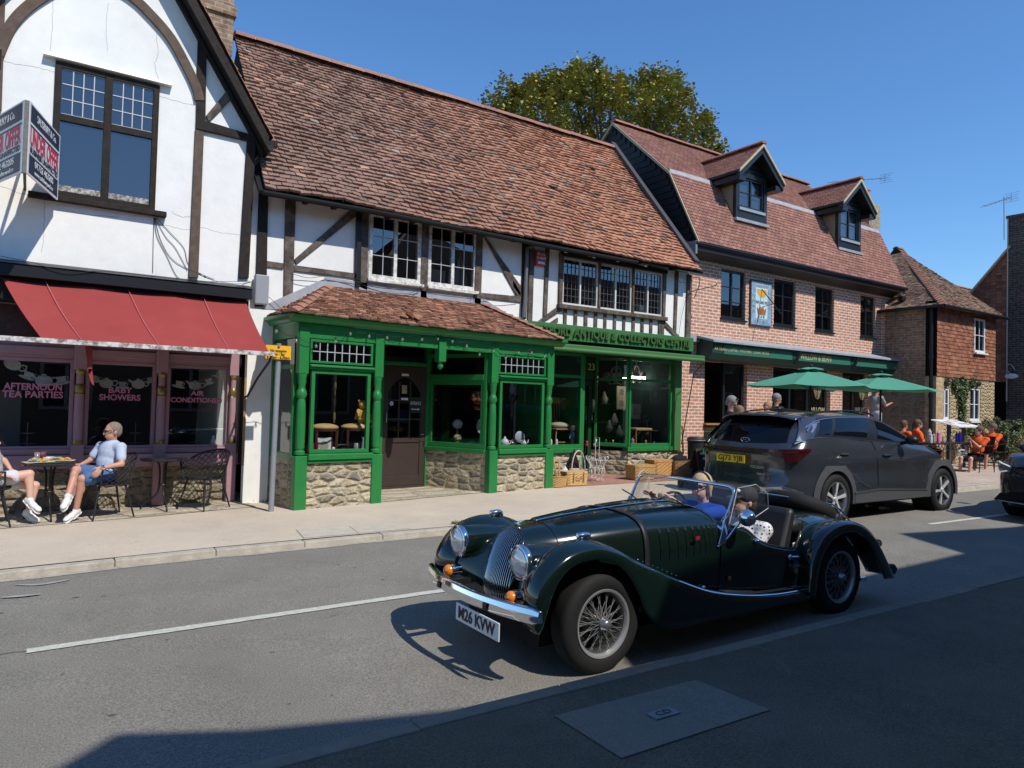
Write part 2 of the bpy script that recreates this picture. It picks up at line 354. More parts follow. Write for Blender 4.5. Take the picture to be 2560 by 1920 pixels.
for pts in ([(60,452),(150,452),(230,442),(310,428)],[(0,507),(90,500),(180,491)]):
    m=MB(); q=crop(0,1200,1.728); a=[onG(*q(*p),.062) for p in pts]; a=cr1(a,6)
    n=len(a)-1; m.grid([[p+Vector((0,-.03*math.sin(math.pi*i/n)**.6,0)) for i,p in enumerate(a)],[p+Vector((0,.03*math.sin(math.pi*i/n)**.6,0)) for i,p in enumerate(a)]])
    tag(m.build('road_marking',scuff),kind='structure')
ck=mat('crack_dark',(.09,.085,.075),.95)
for pts in ([(-2,5.72),(-1,5.60),(-.2,5.66),(.05,5.63)],):
    m=MB(); a=cr1([(x,y,0) for x,y in pts],8); a=[Vector((p.x,p.y+rnd(-.012,.012),rz(p.x,p.y)+.004)) for p in a]; m.grid([[p-Vector((0,.004,0)) for p in a],[p+Vector((0,.004,0)) for p in a]]); tag(m.build('road_crack',ck),kind='structure')
# dark tar spots and pale scrapes
m=MB()
for i in range(60):
    x=rnd(-1,9); y=rnd(3.6,7.3); r=rnd(.004,.014); m.add([(x+r*(1.8+rnd(-.6,.6))*math.cos(a),y+r*math.sin(a)*rnd(.6,1.2),rz(x,y)+.004) for a in [k*math.pi/4 for k in range(8)]],[tuple(range(8))])
tag(m.build('tar_spots',mat('tar',(.10,.095,.085),.8)),kind='structure')
m=MB()
for i in range(40):
    x=rnd(-.5,9); y=rnd(8.1,9.7); r=rnd(.005,.012); m.add([(x+r*(1.5+rnd(-.5,.5))*math.cos(a),y+r*math.sin(a)*rnd(.6,1.2),gz(x)+.129) for a in [k*math.pi/4 for k in range(8)]],[tuple(range(8))])
tag(m.build('gum_spots',mat('old_gum',(.26,.22,.17),.8)),kind='structure')
# paving in front of the shops
blockm=brick_mat('red_block_paving',(.42,.20,.15),(.34,.16,.12),(.30,.24,.19),.2,.1,.006,.2,.15,.3)
cblock=brick_mat('buff_block_paving',(.54,.44,.36),(.49,.39,.32),(.33,.27,.22),.2,.1,.005,.12,.12,.3)
flag=rubble_mat('crazy_paving',[(.52,.46,.35),(.45,.39,.29),(.56,.49,.38)],(.36,.31,.23),(1.6,2.2))
def sheet(name,pts,h,material): 
    m=MB(); m.quad(*[(x,y,gz(x)+h) for x,y in pts]); return tag(m.build(name,material),kind='structure')
sheet('shop_forecourt_paving',[(8.12,10.35),(12.6,10.2),(12.9,11.0),(12.9,13),(8.12,13)],.131,blockm)
sheet('cafe_forecourt_paving',[(12.6,7.15),(30,6.5),(30,12),(12.6,12)],.130,cblock)
sheet('terrace_flagstones',[(-3,9.95),(-.3,10.05),(1.3,10.2),(2.72,10.45),(2.72,11.4),(-3,11.4)],.132,flag)
sheet('doorway_flagstones',[(4.35,10.05),(6.5,10.35),(6.5,12),(4.35,12)],.133,flag)
slabm=mat('inset_slab',(.50,.45,.36),.9,n=.15,ns=7,bump=.7,bs=90,n3=.2)
q=crop(0,1200,1.728)
gap=mat('joint_dark',(.09,.08,.065),.95)
def cover(pts,label,h,material,gapm,name='access_cover',group=None):
    P=[onG(*p,h) for p in pts]
    for p in P:
        if p.y>6: p.y=max(p.y,interp(FK,p.x)+.17)
    c=sum(P,Vector())/4
    t=thing(name,label,'cover',(c.x,c.y,c.z-.004),group); m=MB(); m.quad(*[p+(p-c)*.012+Vector((0,0,.002)) for p in P]); m.build('frame',gapm,t)
    m=MB(); m.prism([p+Vector((0,0,-.004)) for p in P],(0,0,.008)); m.build('lid',material,t); return t,P,c
cover([q(1280,215),q(1338,265),q(1570,240),q(1505,200)],'buff inset slab in the far pavement, the left one of the pair',.127,slabm,gap,group='inset slabs in the far pavement')
cover([q(1508,200),q(1574,240),q(1793,218),q(1720,180)],'buff inset slab in the far pavement, the right one of the pair by the kerb',.127,slabm,gap,group='inset slabs in the far pavement')
q=crop(1280,1200,1.728)
t,P,c=cover([q(185,1020),q(475,1203),q(1113,995),q(795,865)],'large square concrete access cover with small metal plate in the shaded near pavement',.102,mat('concrete_lid',(.235,.195,.15),.85,n=.12,ns=14,bump=.6,bs=120,n3=.25),gap)
xd=(P[2]-P[1]).normalized(); yd=(P[0]-P[1]).normalized()
pc=onG(*q(655,1008),.11); m=MB(); m.box(-.085,.085,-.04,.04,0,.004)
m.xf(Matrix(((xd.x,yd.x,0,pc.x),(xd.y,yd.y,0,pc.y),(0,0,1,pc.z)  ,(0,0,0,1)))); pl=m.build('name_plate',mat('zinc_plate',(.3,.3,.3),.5,.5),t)
text('CD',.06,TM(pc+Vector((0,0,.0065)),xd,yd),gap,pl,ext=.0005,sx=1.2)
# weeds along wall foot and kerb
leafg=mat('weed_green',(.10,.15,.04),.7,n=.3,ns=30)
def tuft(c,r,n,h,material,name,label,cat='weeds'):
    m=MB()
    for i in range(n):
        a=rnd(0,6.28); d=r*math.sqrt(rnd(0,1)); x=c[0]+d*math.cos(a)*2; y=c[1]+d*math.sin(a); a2=rnd(0,6.28); hh=h*rnd(.4,1); wv=Vector((math.cos(a2),math.sin(a2),0))*.008; t=Vector((rnd(-.5,.5)*hh,rnd(-.5,.5)*hh,hh))
        b=Vector((x,y,c[2])); m.quad(b-wv,b+wv,b+t*.6+wv*1.3,b+t); 
    return tag(m.build(name,material),label,cat,kind='stuff')
p=onG(1160,1309,.12); tuft((p.x,p.y,p.z),.09,160,.05,leafg,'weeds','small patch of green weeds in the far kerb gutter','weeds')
p=onG(640,1255,.13); tuft((p.x+.15,p.y+.15,p.z),.2,200,.05,mat('dry_weeds',(.2,.17,.08),.8,n=.3,ns=30),'weeds','dry weeds at the foot of the white pillar','weeds')
# ================================================================== BUILDING ACROSS THE STREET (behind the camera; casts the foreground shade)
t=thing('opposite_building','brown brick building across the street with stepped roofline','building',(4,-3,.1))
yw=-1.7; k=1.05/.87
def rp(x,y): # ground shadow point -> roof edge
    dy=y-yw; h=dy*k; return (x+.21/.87*dy, yw, h+.05)
prof=[rp(*p) for p in [(-16,3.0),(-5,3.0),(-.7,3.0),(.43,4.06),(1.0,3.76),(2.3,3.32),(3.25,3.28),(3.55,3.95),(9.25,4.02),(9.85,5.1),(12,4.55),(17,4.3),(44,4.3)]]
poly=[(prof[-1][0],yw,-.1),]+prof[::-1]+[(prof[0][0],yw,-.1)]
m=MB(); m.prism([Vector(p) for p in poly],(0,-.4,0)); m.build('wall',mat('old_brown_brick',(.26,.18,.13),.9,n=.1,ns=4),t)
m=MB()
for a,b in zip(prof,prof[1:]): 
    if b[0]-a[0]>.9: m.quad((a[0],yw-.4,a[2]-.05),(b[0],yw-.4,b[2]-.05),(b[0],yw-6,b[2]-.9),(a[0],yw-6,a[2]-.9))
m.build('roof',mat('brown_tiles_far',(.13,.07,.05),.85,n=.3,ns=9),t)
gm=mat('dark_pane',(.02,.025,.03),.1)
for i in range(14):
    for z in (1.2,3.6):
        f=MB(); x=-13+3.3*i; f.box(x,x+1.3,yw+.002,yw+.05,z,z+1.4); fr=f.build('window',whitep,t); f=MB(); f.box(x+.1,x+.6,yw+.052,yw+.056,z+.1,z+1.3); f.box(x+.7,x+1.2,yw+.052,yw+.056,z+.1,z+1.3); f.build('pane',gm,fr)
tilem=mat('clay_tile',(1,1,1),.88,n=.16,ns=16,bump=.5,bs=45,spec=.15,tint=1,n2=.15)
def tile_roof(name,parent,A,B,Cc,D,gauge=.1,tw=.165,jit=.25,t=.014,pal=None,sag=.0,seed=1,base=True,wf=None,miss=0):
    """A,B lower edge left/right, D,Cc upper edge left/right"""
    A,B,Cc,D=map(Vector,(A,B,Cc,D)); rg=random.Random(seed)
    nrm=(B-A).cross(D-A)
    if nrm.length<1e-6: nrm=(B-A).cross(Cc-A)
    nrm.normalize()
    if nrm.z<0: nrm=-nrm
    h=((D-A).length+(Cc-B).length)/2; rows=max(1,int(round(h/gauge))); m=MB()
    def sg(p): return nrm*(sag*(mnoise.noise((p.x*.55,p.y*.5,p.z*.5+seed))+.35*mnoise.noise((p.x*2.2,p.z*2.2,seed))))
    for i in range(rows):
        f0=i/rows; f1=(i+1)/rows; f1=min(1,f1+.25/rows)
        l0,r0=A.lerp(D,f0),B.lerp(Cc,f0); l1,r1=A.lerp(D,f1),B.lerp(Cc,f1); ln=(r0-l0).length
        n=max(1,int(round(ln/tw))); off=.5 if i%2 else 0
        for j in range(-1 if off else 0,n):
            a=max(0,(j+off)/n); b=min(1,(j+1+off)/n)
            if b-a<.15/n or rg.random()<miss: continue
            e=.012*tw/.165/ max(ln,.2)*.5
            p00=l0.lerp(r0,a+e); p10=l0.lerp(r0,b-e); p01=l1.lerp(r1,a+e); p11=l1.lerp(r1,b-e)
            s0=sg(p00);s1=sg(p10); lift=nrm*(t*(1+rg.uniform(-jit,jit))); tw1=nrm*(t*jit*rg.uniform(-1,1)); dn=(p00-p01).normalized()*gauge*rg.uniform(-.07,.07)*jit
            p00t=p00+lift+tw1+s0+dn; p10t=p10+lift-tw1+s1+dn*rg.uniform(.5,1.5); p01=p01+s0+nrm*.001; p11=p11+s1+nrm*.001
            m.col=pal(rg,(a+b)/2,f0)
            k=len(m.v); th=nrm*t*1.1
            m.v+=[tuple(p00t),tuple(p10t),tuple(p11),tuple(p01),tuple(p00t-th),tuple(p10t-th)]
            m.f+=[(k,k+1,k+2,k+3),(k+4,k+5,k+1,k),(k+4,k,k+3),(k+5,k+2,k+1)]; m.c+=[m.col]*4
    if base:
        m.col=(.03,.025,.02); m.grid([[A.lerp(B,u/12).lerp(D.lerp(Cc,u/12),v/12)+sg(A.lerp(B,u/12).lerp(D.lerp(Cc,u/12),v/12))-nrm*.012 for u in range(13)] for v in range(13)])
    return m.build(name,tilem,parent)
def mixc(a,b,t): return tuple(x+(y-x)*t for x,y in zip(a,b))
def pal_old(rg,u,v):   # aged Kent peg tiles: brown on the left, orange on the right
    base=mixc((.235,.145,.112),(.38,.185,.115),min(1,max(0,(u-.12)*1.7+rg.uniform(-.12,.12)-.35*v*(1-u))))
    r=rg.random()
    if r<.06: base=(.19,.13,.105)
    elif r<.10: base=(.38,.22,.15)
    elif r<.11: base=(.30,.25,.20)
    k=rg.uniform(.92,1.08); return tuple(c*k for c in base)
def pal_new(rg,u,v):
    base=rg.choice([(.28,.14,.105),(.26,.125,.095),(.31,.16,.12),(.24,.12,.095)]); k=rg.uniform(.88,1.12); return tuple(c*k for c in base)
def pal_bay(rg,u,v):
    base=rg.choice([(.33,.17,.11),(.29,.14,.095),(.38,.20,.13),(.24,.13,.09)]); k=rg.uniform(.8,1.15); return tuple(c*k for c in base)
def pal_brown(rg,u,v):
    base=rg.choice([(.22,.15,.105),(.26,.18,.13),(.18,.12,.09),(.27,.155,.10)]); k=rg.uniform(.8,1.15); return tuple(c*k for c in base)
def pal_hung(rg,u,v):
    base=rg.choice([(.30,.125,.075),(.26,.11,.07),(.33,.15,.09),(.22,.095,.065)]); k=rg.uniform(.85,1.12); return tuple(c*k for c in base)
def ridge(name,parent,a,b,r=.11,L=.33,cols=((.30,.15,.11),(.34,.18,.13)),mortar=(.5,.47,.4)):
    a,b=Vector(a),Vector(b); d=b-a; n=max(1,int(d.length/L)); m=MB(); dd=d.normalized(); up=Vector((0,0,1)); sd=dd.cross(up).normalized(); up=sd.cross(dd)
    for i in range(n):
        p=a+d*(i/n); q=a+d*((i+1)/n)-dd*.012; z=up*rnd(-.006,.006); m.col=mixc(cols[0],cols[1],rnd(0,1))
        rows=[[c+z+sd*(r*math.cos(t))+up*(r*.75*math.sin(t)-.03) for t in [math.pi*k/6 for k in range(7)]] for c in (p,q)]
        m.grid(rows,flip=False); m.add(rows[0],[tuple(range(6,-1,-1))]); m.add(rows[1],[tuple(range(7))])
        m.col=mortar; rows=[[c+sd*(r*.95*math.cos(t))+up*(r*.70*math.sin(t)-.03) for t in [math.pi*k/6 for k in range(7)]] for c in (q-dd*.01,q+dd*.024)]; m.grid(rows)
    return m.build(name,tilem,parent)
# ================================================================== TEA ROOM (left, gabled)
c1=crop(0,0,2.37); c2=crop(0,640,2.37)
YG=10.9
tea=thing('tea_room_building','white gabled timber-framed building with pink tea room shopfront','building',(1.1,11,.13))
# upper wall panel polygon
gx0,gx1=-1.25,2.62; apx,apz=.70,8.55
def gable_z(x): return apz-abs(x-apx)*1.565
m=MB(); m.prism([(gx0,YG,3.2),(gx1,YG,3.2),(gx1,YG,gable_z(gx1)),(apx,YG,apz),(gx0,YG,gable_z(gx0))],(0,.35,0)); m.build('wall',white_wall,tea)
m=MB(); m.box(gx1-.3,gx1,YG+.36,YG+4,.1,5.4); m.box(gx0,gx1,YG+4,YG+4.1,.1,5.4); m.build('side_wall',white_wall,tea)
def tim(cr,pts,Y=YG,t=.035,material=oak,parent=None,name='timber',bev=.006):
    m=MB(); S(m,cr,pts,Y,t); return m.build(name,material,parent,bevel=bev)
T_=lambda pts,mt=brown_oak,t=.035,nm='timber': tim(c1,pts,YG,t,mt,tea,nm)
# arched brace each side of the window
def arch(m,pts,w,Y,t,cr):
    a=cr1([at(*cr(*p),Y) for p in pts],5); n=len(a)
    for i in range(n-1):
        d=(a[i+1]-a[i]).normalized(); s=Vector((-d.z,0,d.x))*w/2; d2=(a[min(i+2,n-1)]-a[i]).normalized(); s2=Vector((-d2.z,0,d2.x))*w/2
        if i: s=last
        last=s2
        m.prism([a[i]-s,a[i+1]-s2,a[i+1]+s2,a[i]+s],(0,-t,0))
m=MB(); arch(m,[(1180,600),(1160,520),(1100,390),(1010,230),(890,90),(770,-20),(600,-110),(420,-130)],.125,YG,.05,c1); m.build('arched_brace',brown_oak,tea)
m=MB(); arch(m,[(-10,330),(20,250),(70,150),(150,60),(260,-20),(420,-110)],.125,YG,.045,c1); m.build('arched_brace',brown_oak,tea)
T_([(1170,215),(1222,290),(1215,720),(1160,720)],dark_oak,.04)
T_([(1155,765),(1207,765),(1172,1648),(1115,1645)],brown_oak,.04)
T_([(1160,712),(1215,722),(1640,850),(1640,880),(1210,780),(1160,768)],dark_oak,.055,'rail')
T_([(1218,690),(1350,530),(1385,575),(1235,725)],oak,.035)
T_([(1462,815),(1512,850),(1470,1650),(1410,1650)],dark_oak,.045)
T_([(-20,-40),(32,0),(10,660),(-30,660)],brown_oak,.04)
T_([(-40,300),(12,300),(5,420),(-40,420)],dark_oak,.05)
# window
wn=thing('casement','x','x'); bpy.data.objects.remove(wn)
def win_frame(cr,outer,parent,Y,t,material,name='window'):
    m=MB(); S(m,cr,outer,Y,t); return m.build(name,material,parent,bevel=.004)
a=at(*c1(335,345),YG); b=at(*c1(890,1265),YG)
wx0,wx1,wz0,wz1=.11,1.33,4.25,6.0
W=MB(); zt=5.28  # transom
for x0,x1 in ((wx0,wx0+.075),((wx0+wx1)/2-.045,(wx0+wx1)/2+.045),(wx1-.075,wx1)): W.box(x0,x1,YG-.03,YG+.1,wz0,wz1)
for z0,z1 in ((wz1-.075,wz1),(zt-.045,zt+.045),(wz0,wz0+.07)): W.box(wx0+.075,(wx0+wx1)/2-.045,YG-.032,YG+.1,z0,z1); W.box((wx0+wx1)/2+.045,wx1-.075,YG-.032,YG+.1,z0,z1)
wino=W.build('window',dark_oak,tea,bevel=.004); 
m=MB()
for x0,x1 in ((wx0+.075,(wx0+wx1)/2-.045),((wx0+wx1)/2+.045,wx1-.075)):
    m.box(x0,x1,YG-.005,YG+.0,wz0+.07,wz0+.15); pass
m.build('sash',mat('peeling_sash',(.10,.085,.075),.7,n=.3,ns=30,col2=(.5,.47,.42),ns2=22),wino)
m=MB(); m.quad((wx0,YG-.002,wz0),(wx1,YG-.002,wz0),(wx1,YG-.002,wz1),(wx0,YG-.002,wz1)); m.build('pane',glass_sky,wino)
m=MB(); m.box(wx0,wx1,YG-.0015,YG+.0005,wz0,wz1); m.build('curtain',mat('grey_reflection_sheet',(.17,.18,.19),.9),wino)  # flat sheet behind the glass, coloured to stand for the pane's grey reflection
m=MB()
for x0,x1 in ((wx0+.085,(wx0+wx1)/2-.05),((wx0+wx1)/2+.05,wx1-.08)):
    for i in range(1,4): x=x0+(x1-x0)*i/4; m.box(x-.006,x+.006,YG-.014,YG-.006,zt+.045,wz1-.075)
    for i in range(0,4): z=zt+.05+(wz1-.13-zt)*i/3; m.box(x0,x1,YG-.012,YG-.007,z-.006,z+.006)
m.build('glazing_bar',mat('lead_cames_light',(.5,.5,.5),.6),wino)
m=MB(); m.box(-.12,1.47,YG-.10,YG-.003,4.17,4.245); m.build('sill',dark_oak,wino,bevel=.01)
m=MB(); m.prism([(-.02,YG-.002,6.08),(-.02,YG-.09,6.02),(-.02,YG-.002,6.02)],(1.5,0,0)); m.build('drip_hood',white_wall,wino)
# verge, barge boards, roof
yb=YG-.30
def bargequad(x0,x1,dz0,dz1,y0,y1,mt,nm):
    m=MB(); z=lambda x:gable_z(x)
    m.prism([(x0,y0,z(x0)+dz0),(x1,y0,z(x1)+dz0),(x1,y0,z(x1)+dz1),(x0,y0,z(x0)+dz1)],(0,y1-y0,0)); return m.build(nm,mt,tea)
bargequad(apx,2.76,.02,.24,yb,yb+.04,dark_oak,'bargeboard'); bargequad(-1.6,apx,.02,.24,yb,yb+.04,dark_oak,'bargeboard')
bargequad(apx,2.74,-.06,.02,YG-.08,YG-.003,dark_oak,'bargeboard')
m=MB(); m.prism([(apx,yb+.04,gable_z(apx)+.05),(2.76,yb+.04,gable_z(2.76)+.05),(2.76,yb+.04,gable_z(2.76)+.12),(apx,yb+.04,gable_z(apx)+.12)],(0,.255,0)); m.build('soffit',black_m,tea)
def gp(x,y,dz): return (x,y,gable_z(x)+dz)
tile_roof('roof',tea,gp(2.82,15,.30),gp(2.82,yb-.03,.30),gp(apx,yb-.03,.30),gp(apx,15,.30),.1,.165,.4,.014,pal_old,.02,3)
tile_roof('roof',tea,gp(-1.7,yb-.03,.30),gp(-1.7,15,.30),gp(apx,15,.30),gp(apx,yb-.03,.30),.1,.165,.4,.014,pal_old,.02,4)
# gutter end / kneeler at right
m=MB(); m.tube([(2.8,yb+.05,gable_z(2.8)+.14),(2.8,14,gable_z(2.8)+.14)],.05,8); m.build('gutter',black,tea)
# chimney (brick) behind the gable
bchim=brick_mat('chimney_brick',(.34,.24,.15),(.27,.17,.11),(.38,.33,.26),.225,.075,.010,.4,.35)
m=MB(); ch0,ch1=1.99,2.54
m.box(ch0,ch1,12.2,12.9,5.5,10.2); m.box(ch0-.04,ch1+.04,12.16,12.94,7.95,8.12); m.box(ch0-.05,ch1+.08,12.14,12.96,10.2,10.4); m.build('chimney',bchim,tea)
# black fascia board and box above awning
m=MB(); m.box(-3,2.62,YG-.22,YG-.003,3.13,3.28); m.prism([(-3,YG-.003,3.36),(-3,YG-.24,3.285),(-3,YG-.003,3.285)],(5.63,0,0)); m.build('fascia',black,tea,bevel=.006)
m=MB(); m.box(-3,2.60,YG-.12,YG+.2,2.85,3.12); m.build('awning_box',black_m,tea)
# awning
aw=thing('awning','faded red canvas shop awning over the tea room windows','awning',(1.1,10.4,2.9))
aw.parent=tea; aw.matrix_parent_inverse=world_of(tea).inverted(); del aw['label']; del aw['category']
red=mat('red_canvas',(.285,.05,.046),.85,n=.06,ns=4,bump=.25,bs=12,n2=.06,spec=.15)
m=MB(); rows=[]; N=24
for j in range(9):
    f=j/8; row=[]
    for i in range(N+1):
        u=i/N; xa=-.35+(2.56+.35)*u; xb=.08+(2.63-.08)*u
        x=xa+(xb-xa)*f; y=10.80+(9.72-10.80)*f; z=3.12+(2.32-3.12)*f-.05*math.sin(math.pi*f)+.012*math.sin(u*31+2*f)*f*(1-f)*4-.03*abs(math.sin(u*math.pi*3))*(1-f)
        row.append((x,y,z))
    rows.append(row)
m.grid(rows); m.build('canopy',red,aw,smooth=True)
m=MB()
for u in (.155,.475,.80):
    m.tube([(-.35+2.91*u+(.43-.36*u)*f+.0,10.80-1.08*f-.004,3.125-.8*f-.05*math.sin(math.pi*f)+.001) for f in [k/8 for k in range(9)]],.004,5)
m.build('seam',mat('stitch',(.55,.16,.16),.8),aw)
m=MB(); m.box(-.9,2.70,9.69,9.75,2.27,2.325); m.build('front_rail',mat('peeling_rail',(.62,.60,.56),.7,n=.2,ns=20,col2=(.16,.12,.11),ns2=15),aw)
m=MB(); m.tube([(2.66,9.73,2.27),(2.66,9.80,2.20),(2.64,10.3,1.98),(2.62,10.75,1.72),(2.60,10.9,1.70)],.016,8); m.tube([(-.9,9.73,2.27),(-.9,10.9,1.7)],.016,8); m.build('arm',black,aw)
m=MB(); m.quad((.52,9.9,2.27),(.60,9.9,2.27),(.60,9.9,1.98),(.57,9.9,1.93)); m.quad((.55,9.9,2.0),(.6,9.9,2.0),(.63,9.9,1.80),(.6,9.9,1.83)); m.build('torn_strip',red,aw)
# pink shopfront
YP=11.2
c2p=[(-1.3,-.45)]
X2=lambda x,Y=YP: at(*c2(x,900),Y).x
cols=[(X2(428,YP-.09),X2(506,YP-.09)),(X2(918,YP-.09),X2(988,YP-.09)),(X2(1352,YP-.09),X2(1405,YP-.09))]
bays=[(-1.15,X2(408)),(X2(524),X2(897)),(X2(1002),X2(1340))]
m=MB(); m.box(-1.3,2.62,YP-.02,YP+.15,2.15,2.35); m.box(-1.3,2.62,YP-.06,YP-.021,2.20,2.30); m.box(-1.3,2.62,YP+.0,YP+.15,2.36,2.85); m.box(-1.3,2.60,YP-.10,YP+.1,.70,.88); m.box(-1.3,2.60,YP-.05,YP+.1,.885,.96); m.build('shopfront_frame',pink,tea,bevel=.006)
# small leaded lights above awning line left
m=MB(); m.box(-1.2,.5,YP-.012,YP-.002,2.42,2.82); m.build('transom_light',mat('patterned_dark_glass',(.05,.03,.03),.3,n=.6,ns=30),tea)
for i,(x0,x1) in enumerate(bays):
    f=MB(); z0,z1=.96,2.15
    f.box(x0-.05,x0,YP-.03,YP+.08,z0,z1); f.box(x1,x1+.05,YP-.03,YP+.08,z0,z1); f.box(x0,x1,YP-.028,YP+.08,z0,z0+.035); f.box(x0,x1,YP-.028,YP+.08,z1-.045,z1)
    fr=f.build('shop_window',pink,tea,bevel=.005)
    m=MB(); m.quad((x0,YP+.03,z0),(x1,YP+.03,z0),(x1,YP+.03,z1),(x0,YP+.03,z1)); m.build('pane',glass_shop,fr)
    xc=(x0+x1)/2; pk=mat('pink_lettering',(.62,.22,.34),.6)
    _w=lambda a,b,y: at(*c2(b,y),YP+.02).x-at(*c2(a,y),YP+.02).x; _c=lambda a,b,y: (lambda p:(p.x,p.z))(at(*c2((a+b)/2,y),YP+.02))
    ttl=[('AFTERNOON','TEA PARTIES'),('BABY','SHOWERS'),('AIR','CONDITIONED')][i]
    spec=[(.005,1.735,.088,1.32,.0,1.615,.088,1.32),(1.205,1.715,.085,1.35,1.205,1.595,.085,1.3),(2.1,1.69,.078,1.3,2.1,1.58,.078,1.18)][i]
    ca=[_c(24,370,777),_c(645,785,797),_c(1130,1210,815)][i]; cb2=[_c(15,378,822),_c(590,834,840),_c(1013,1320,856)][i]; spec=(*ca,[.105,.098,.085][i],1,*cb2,[.105,.098,.085][i],1)
    text(ttl[0],spec[2]*1.15,TM((spec[0],YP+.024,spec[1])),pk,fr,ext=.001,fit=[_w(24,370,780),_w(645,785,797),_w(1130,1210,815)][i],off=.003)
    text(ttl[1],spec[6]*1.15,TM((spec[4],YP+.024,spec[5])),pk,fr,ext=.001,fit=[_w(15,378,822),_w(590,834,840),_w(1013,1320,856)][i],off=.003)
m=MB(); m.box(-1.3,2.6,YP+1.6,YP+1.65,.1,2.9); m.box(-1.3,2.6,YP+.1,YP+1.6,2.9,2.95); m.box(-1.35,-1.3,YP+.1,YP+1.65,.1,2.9); m.box(2.56,2.60,YP+.16,YP+1.65,.1,2.9); m.box(-1.3,2.6,YP+.12,YP+1.6,.84,.86); m.build('room',mat('tea_room_inside',(.03,.026,.028),.95),tea)
# turned columns
for k,(x0,x1) in enumerate(cols):
    xc=(x0+x1)/2; r=(x1-x0)/2*.8
    t_=MB(); t_.box(x0,x1,YP-.13,YP-.031,2.02,2.36); t_.box(x0-.0,x1,YP-.14,YP-.031,.16,1.02); t_.build('pilaster',pink,tea,bevel=.008)
    l=MB(); l.lathe([(r*.95,1.08),(r*1.0,1.3),(r*.92,1.70)],(xc,YP-.085,0)); l.lathe([(r*.75,1.83),(r*.75,1.96)],(xc,YP-.085,0)); l.build('column',pink,tea,smooth=True)
    l=MB(); l.lathe([(r,1.02),(r*1.15,1.04),(r,1.08)],(xc,YP-.085,0)); l.lathe([(r*.93,1.71),(r*1.05,1.735),(r*1.08,1.775),(r*.98,1.815),(r*.8,1.83)],(xc,YP-.085,0)); l.lathe([(r*.8,1.96),(r*1.05,1.99),(r*.95,2.02)],(xc,YP-.085,0)); l.build('gilt_band',brass,tea,smooth=True)
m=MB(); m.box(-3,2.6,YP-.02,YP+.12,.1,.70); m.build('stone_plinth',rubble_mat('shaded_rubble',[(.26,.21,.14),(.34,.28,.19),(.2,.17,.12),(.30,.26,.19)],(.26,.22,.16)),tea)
# bunting of paper teapots and cups
def pot_shape(m,c,s,rot,Y):
    def P(x,z): 
        X=x*math.cos(rot)-z*math.sin(rot); Z=x*math.sin(rot)+z*math.cos(rot); return Vector((c[0]+X*s,Y,c[1]+Z*s))
    body=[P(.5*math.cos(a),.38*math.sin(a)) for a in [2*math.pi*k/14 for k in range(14)]]; m.prism(body,(0,-.002,0))
    m.prism([P(-.2,.3),P(.2,.3),P(.1,.46),P(-.1,.46)],(0,-.002,0)); m.prism([P(-.40,-.05),P(-.78,.38),P(-.68,.42),P(-.36,.2)],(0,-.0025,0))
    m.tube([P(.45,.2)+Vector((0,-.004,0)),P(.72,.28),P(.82,.05),P(.66,-.15),P(.42,-.12)],.05*s,5)
def cup_shape(m,c,s,rot,Y):
    def P(x,z): 
        X=x*math.cos(rot)-z*math.sin(rot); Z=x*math.sin(rot)+z*math.cos(rot); return Vector((c[0]+X*s,Y,c[1]+Z*s))
    m.prism([P(-.35,.3),P(-.22,-.15),P(.22,-.15),P(.35,.3)],(0,-.002,0)); m.prism([P(.62*math.cos(a),-.22+.14*math.sin(a)) for a in [2*math.pi*k/12 for k in range(12)]],(0,-.003,0)); m.tube([P(.3,.2),P(.5,.2),P(.45,0),P(.25,0)],.04*s,5)
paper=mat('printed_paper',(.62,.64,.6),.9,n=.35,ns=45)
cb=crop(0,860,6.38)
seq=[('p',(200,320),-.5,.20),('c',(440,500),-.35,.15),('p',(700,590),0,.20),('c',(980,580),.25,.17),('c',(1470,550),-.2,.15),('p',(1690,640),-.02,.18)]
for kd,p,ro,s in seq:
    q_=at(*cb(*p),YP+.2); g=thing('paper_bunting_piece','paper '+('teapot' if kd=='p' else 'teacup'),'bunting',tuple(q_)); bpy.data.objects.remove(g)
def bunt(items,label,loc,catn='bunting'):
    m=MB()
    for kd,c,s,ro in items: (pot_shape if kd=='p' else cup_shape)(m,c,s,ro,YP+.14)
    m.tube([Vector((c[0],YP+.142,c[1]+.05)) for _,c,_,_ in items],.002,4)
    tag(m.build('bunting',paper),label,catn,'paper teapot bunting in the tea room windows')
def W2(p,Y=YP+.14):
    q_=at(*p,Y); return (q_.x,q_.z)
bunt([(k,W2(cb(*p)),s,ro) for k,p,ro,s in seq[:4]],'paper teapots and teacups strung above the words AFTERNOON TEA PARTIES',None)
bunt([(k,W2(c2(*p)),s,ro) for k,p,ro,s in [('c',(550,725),-.2,.14),('p',(630,755),-.02,.17),('c',(725,765),0,.14),('p',(820,760),.05,.17),('c',(893,735),.3,.12)]],'paper teapots and teacups strung above the words BABY SHOWERS',None)
bunt([(k,W2(c2(*p)),s,ro) for k,p,ro,s in [('c',(1060,760),-.2,.15),('p',(1155,768),0,.17),('c',(1235,745),.3,.13),('p',(1305,705),.6,.14)]],'paper teapots and teacups strung above the words AIR CONDITIONED',None)
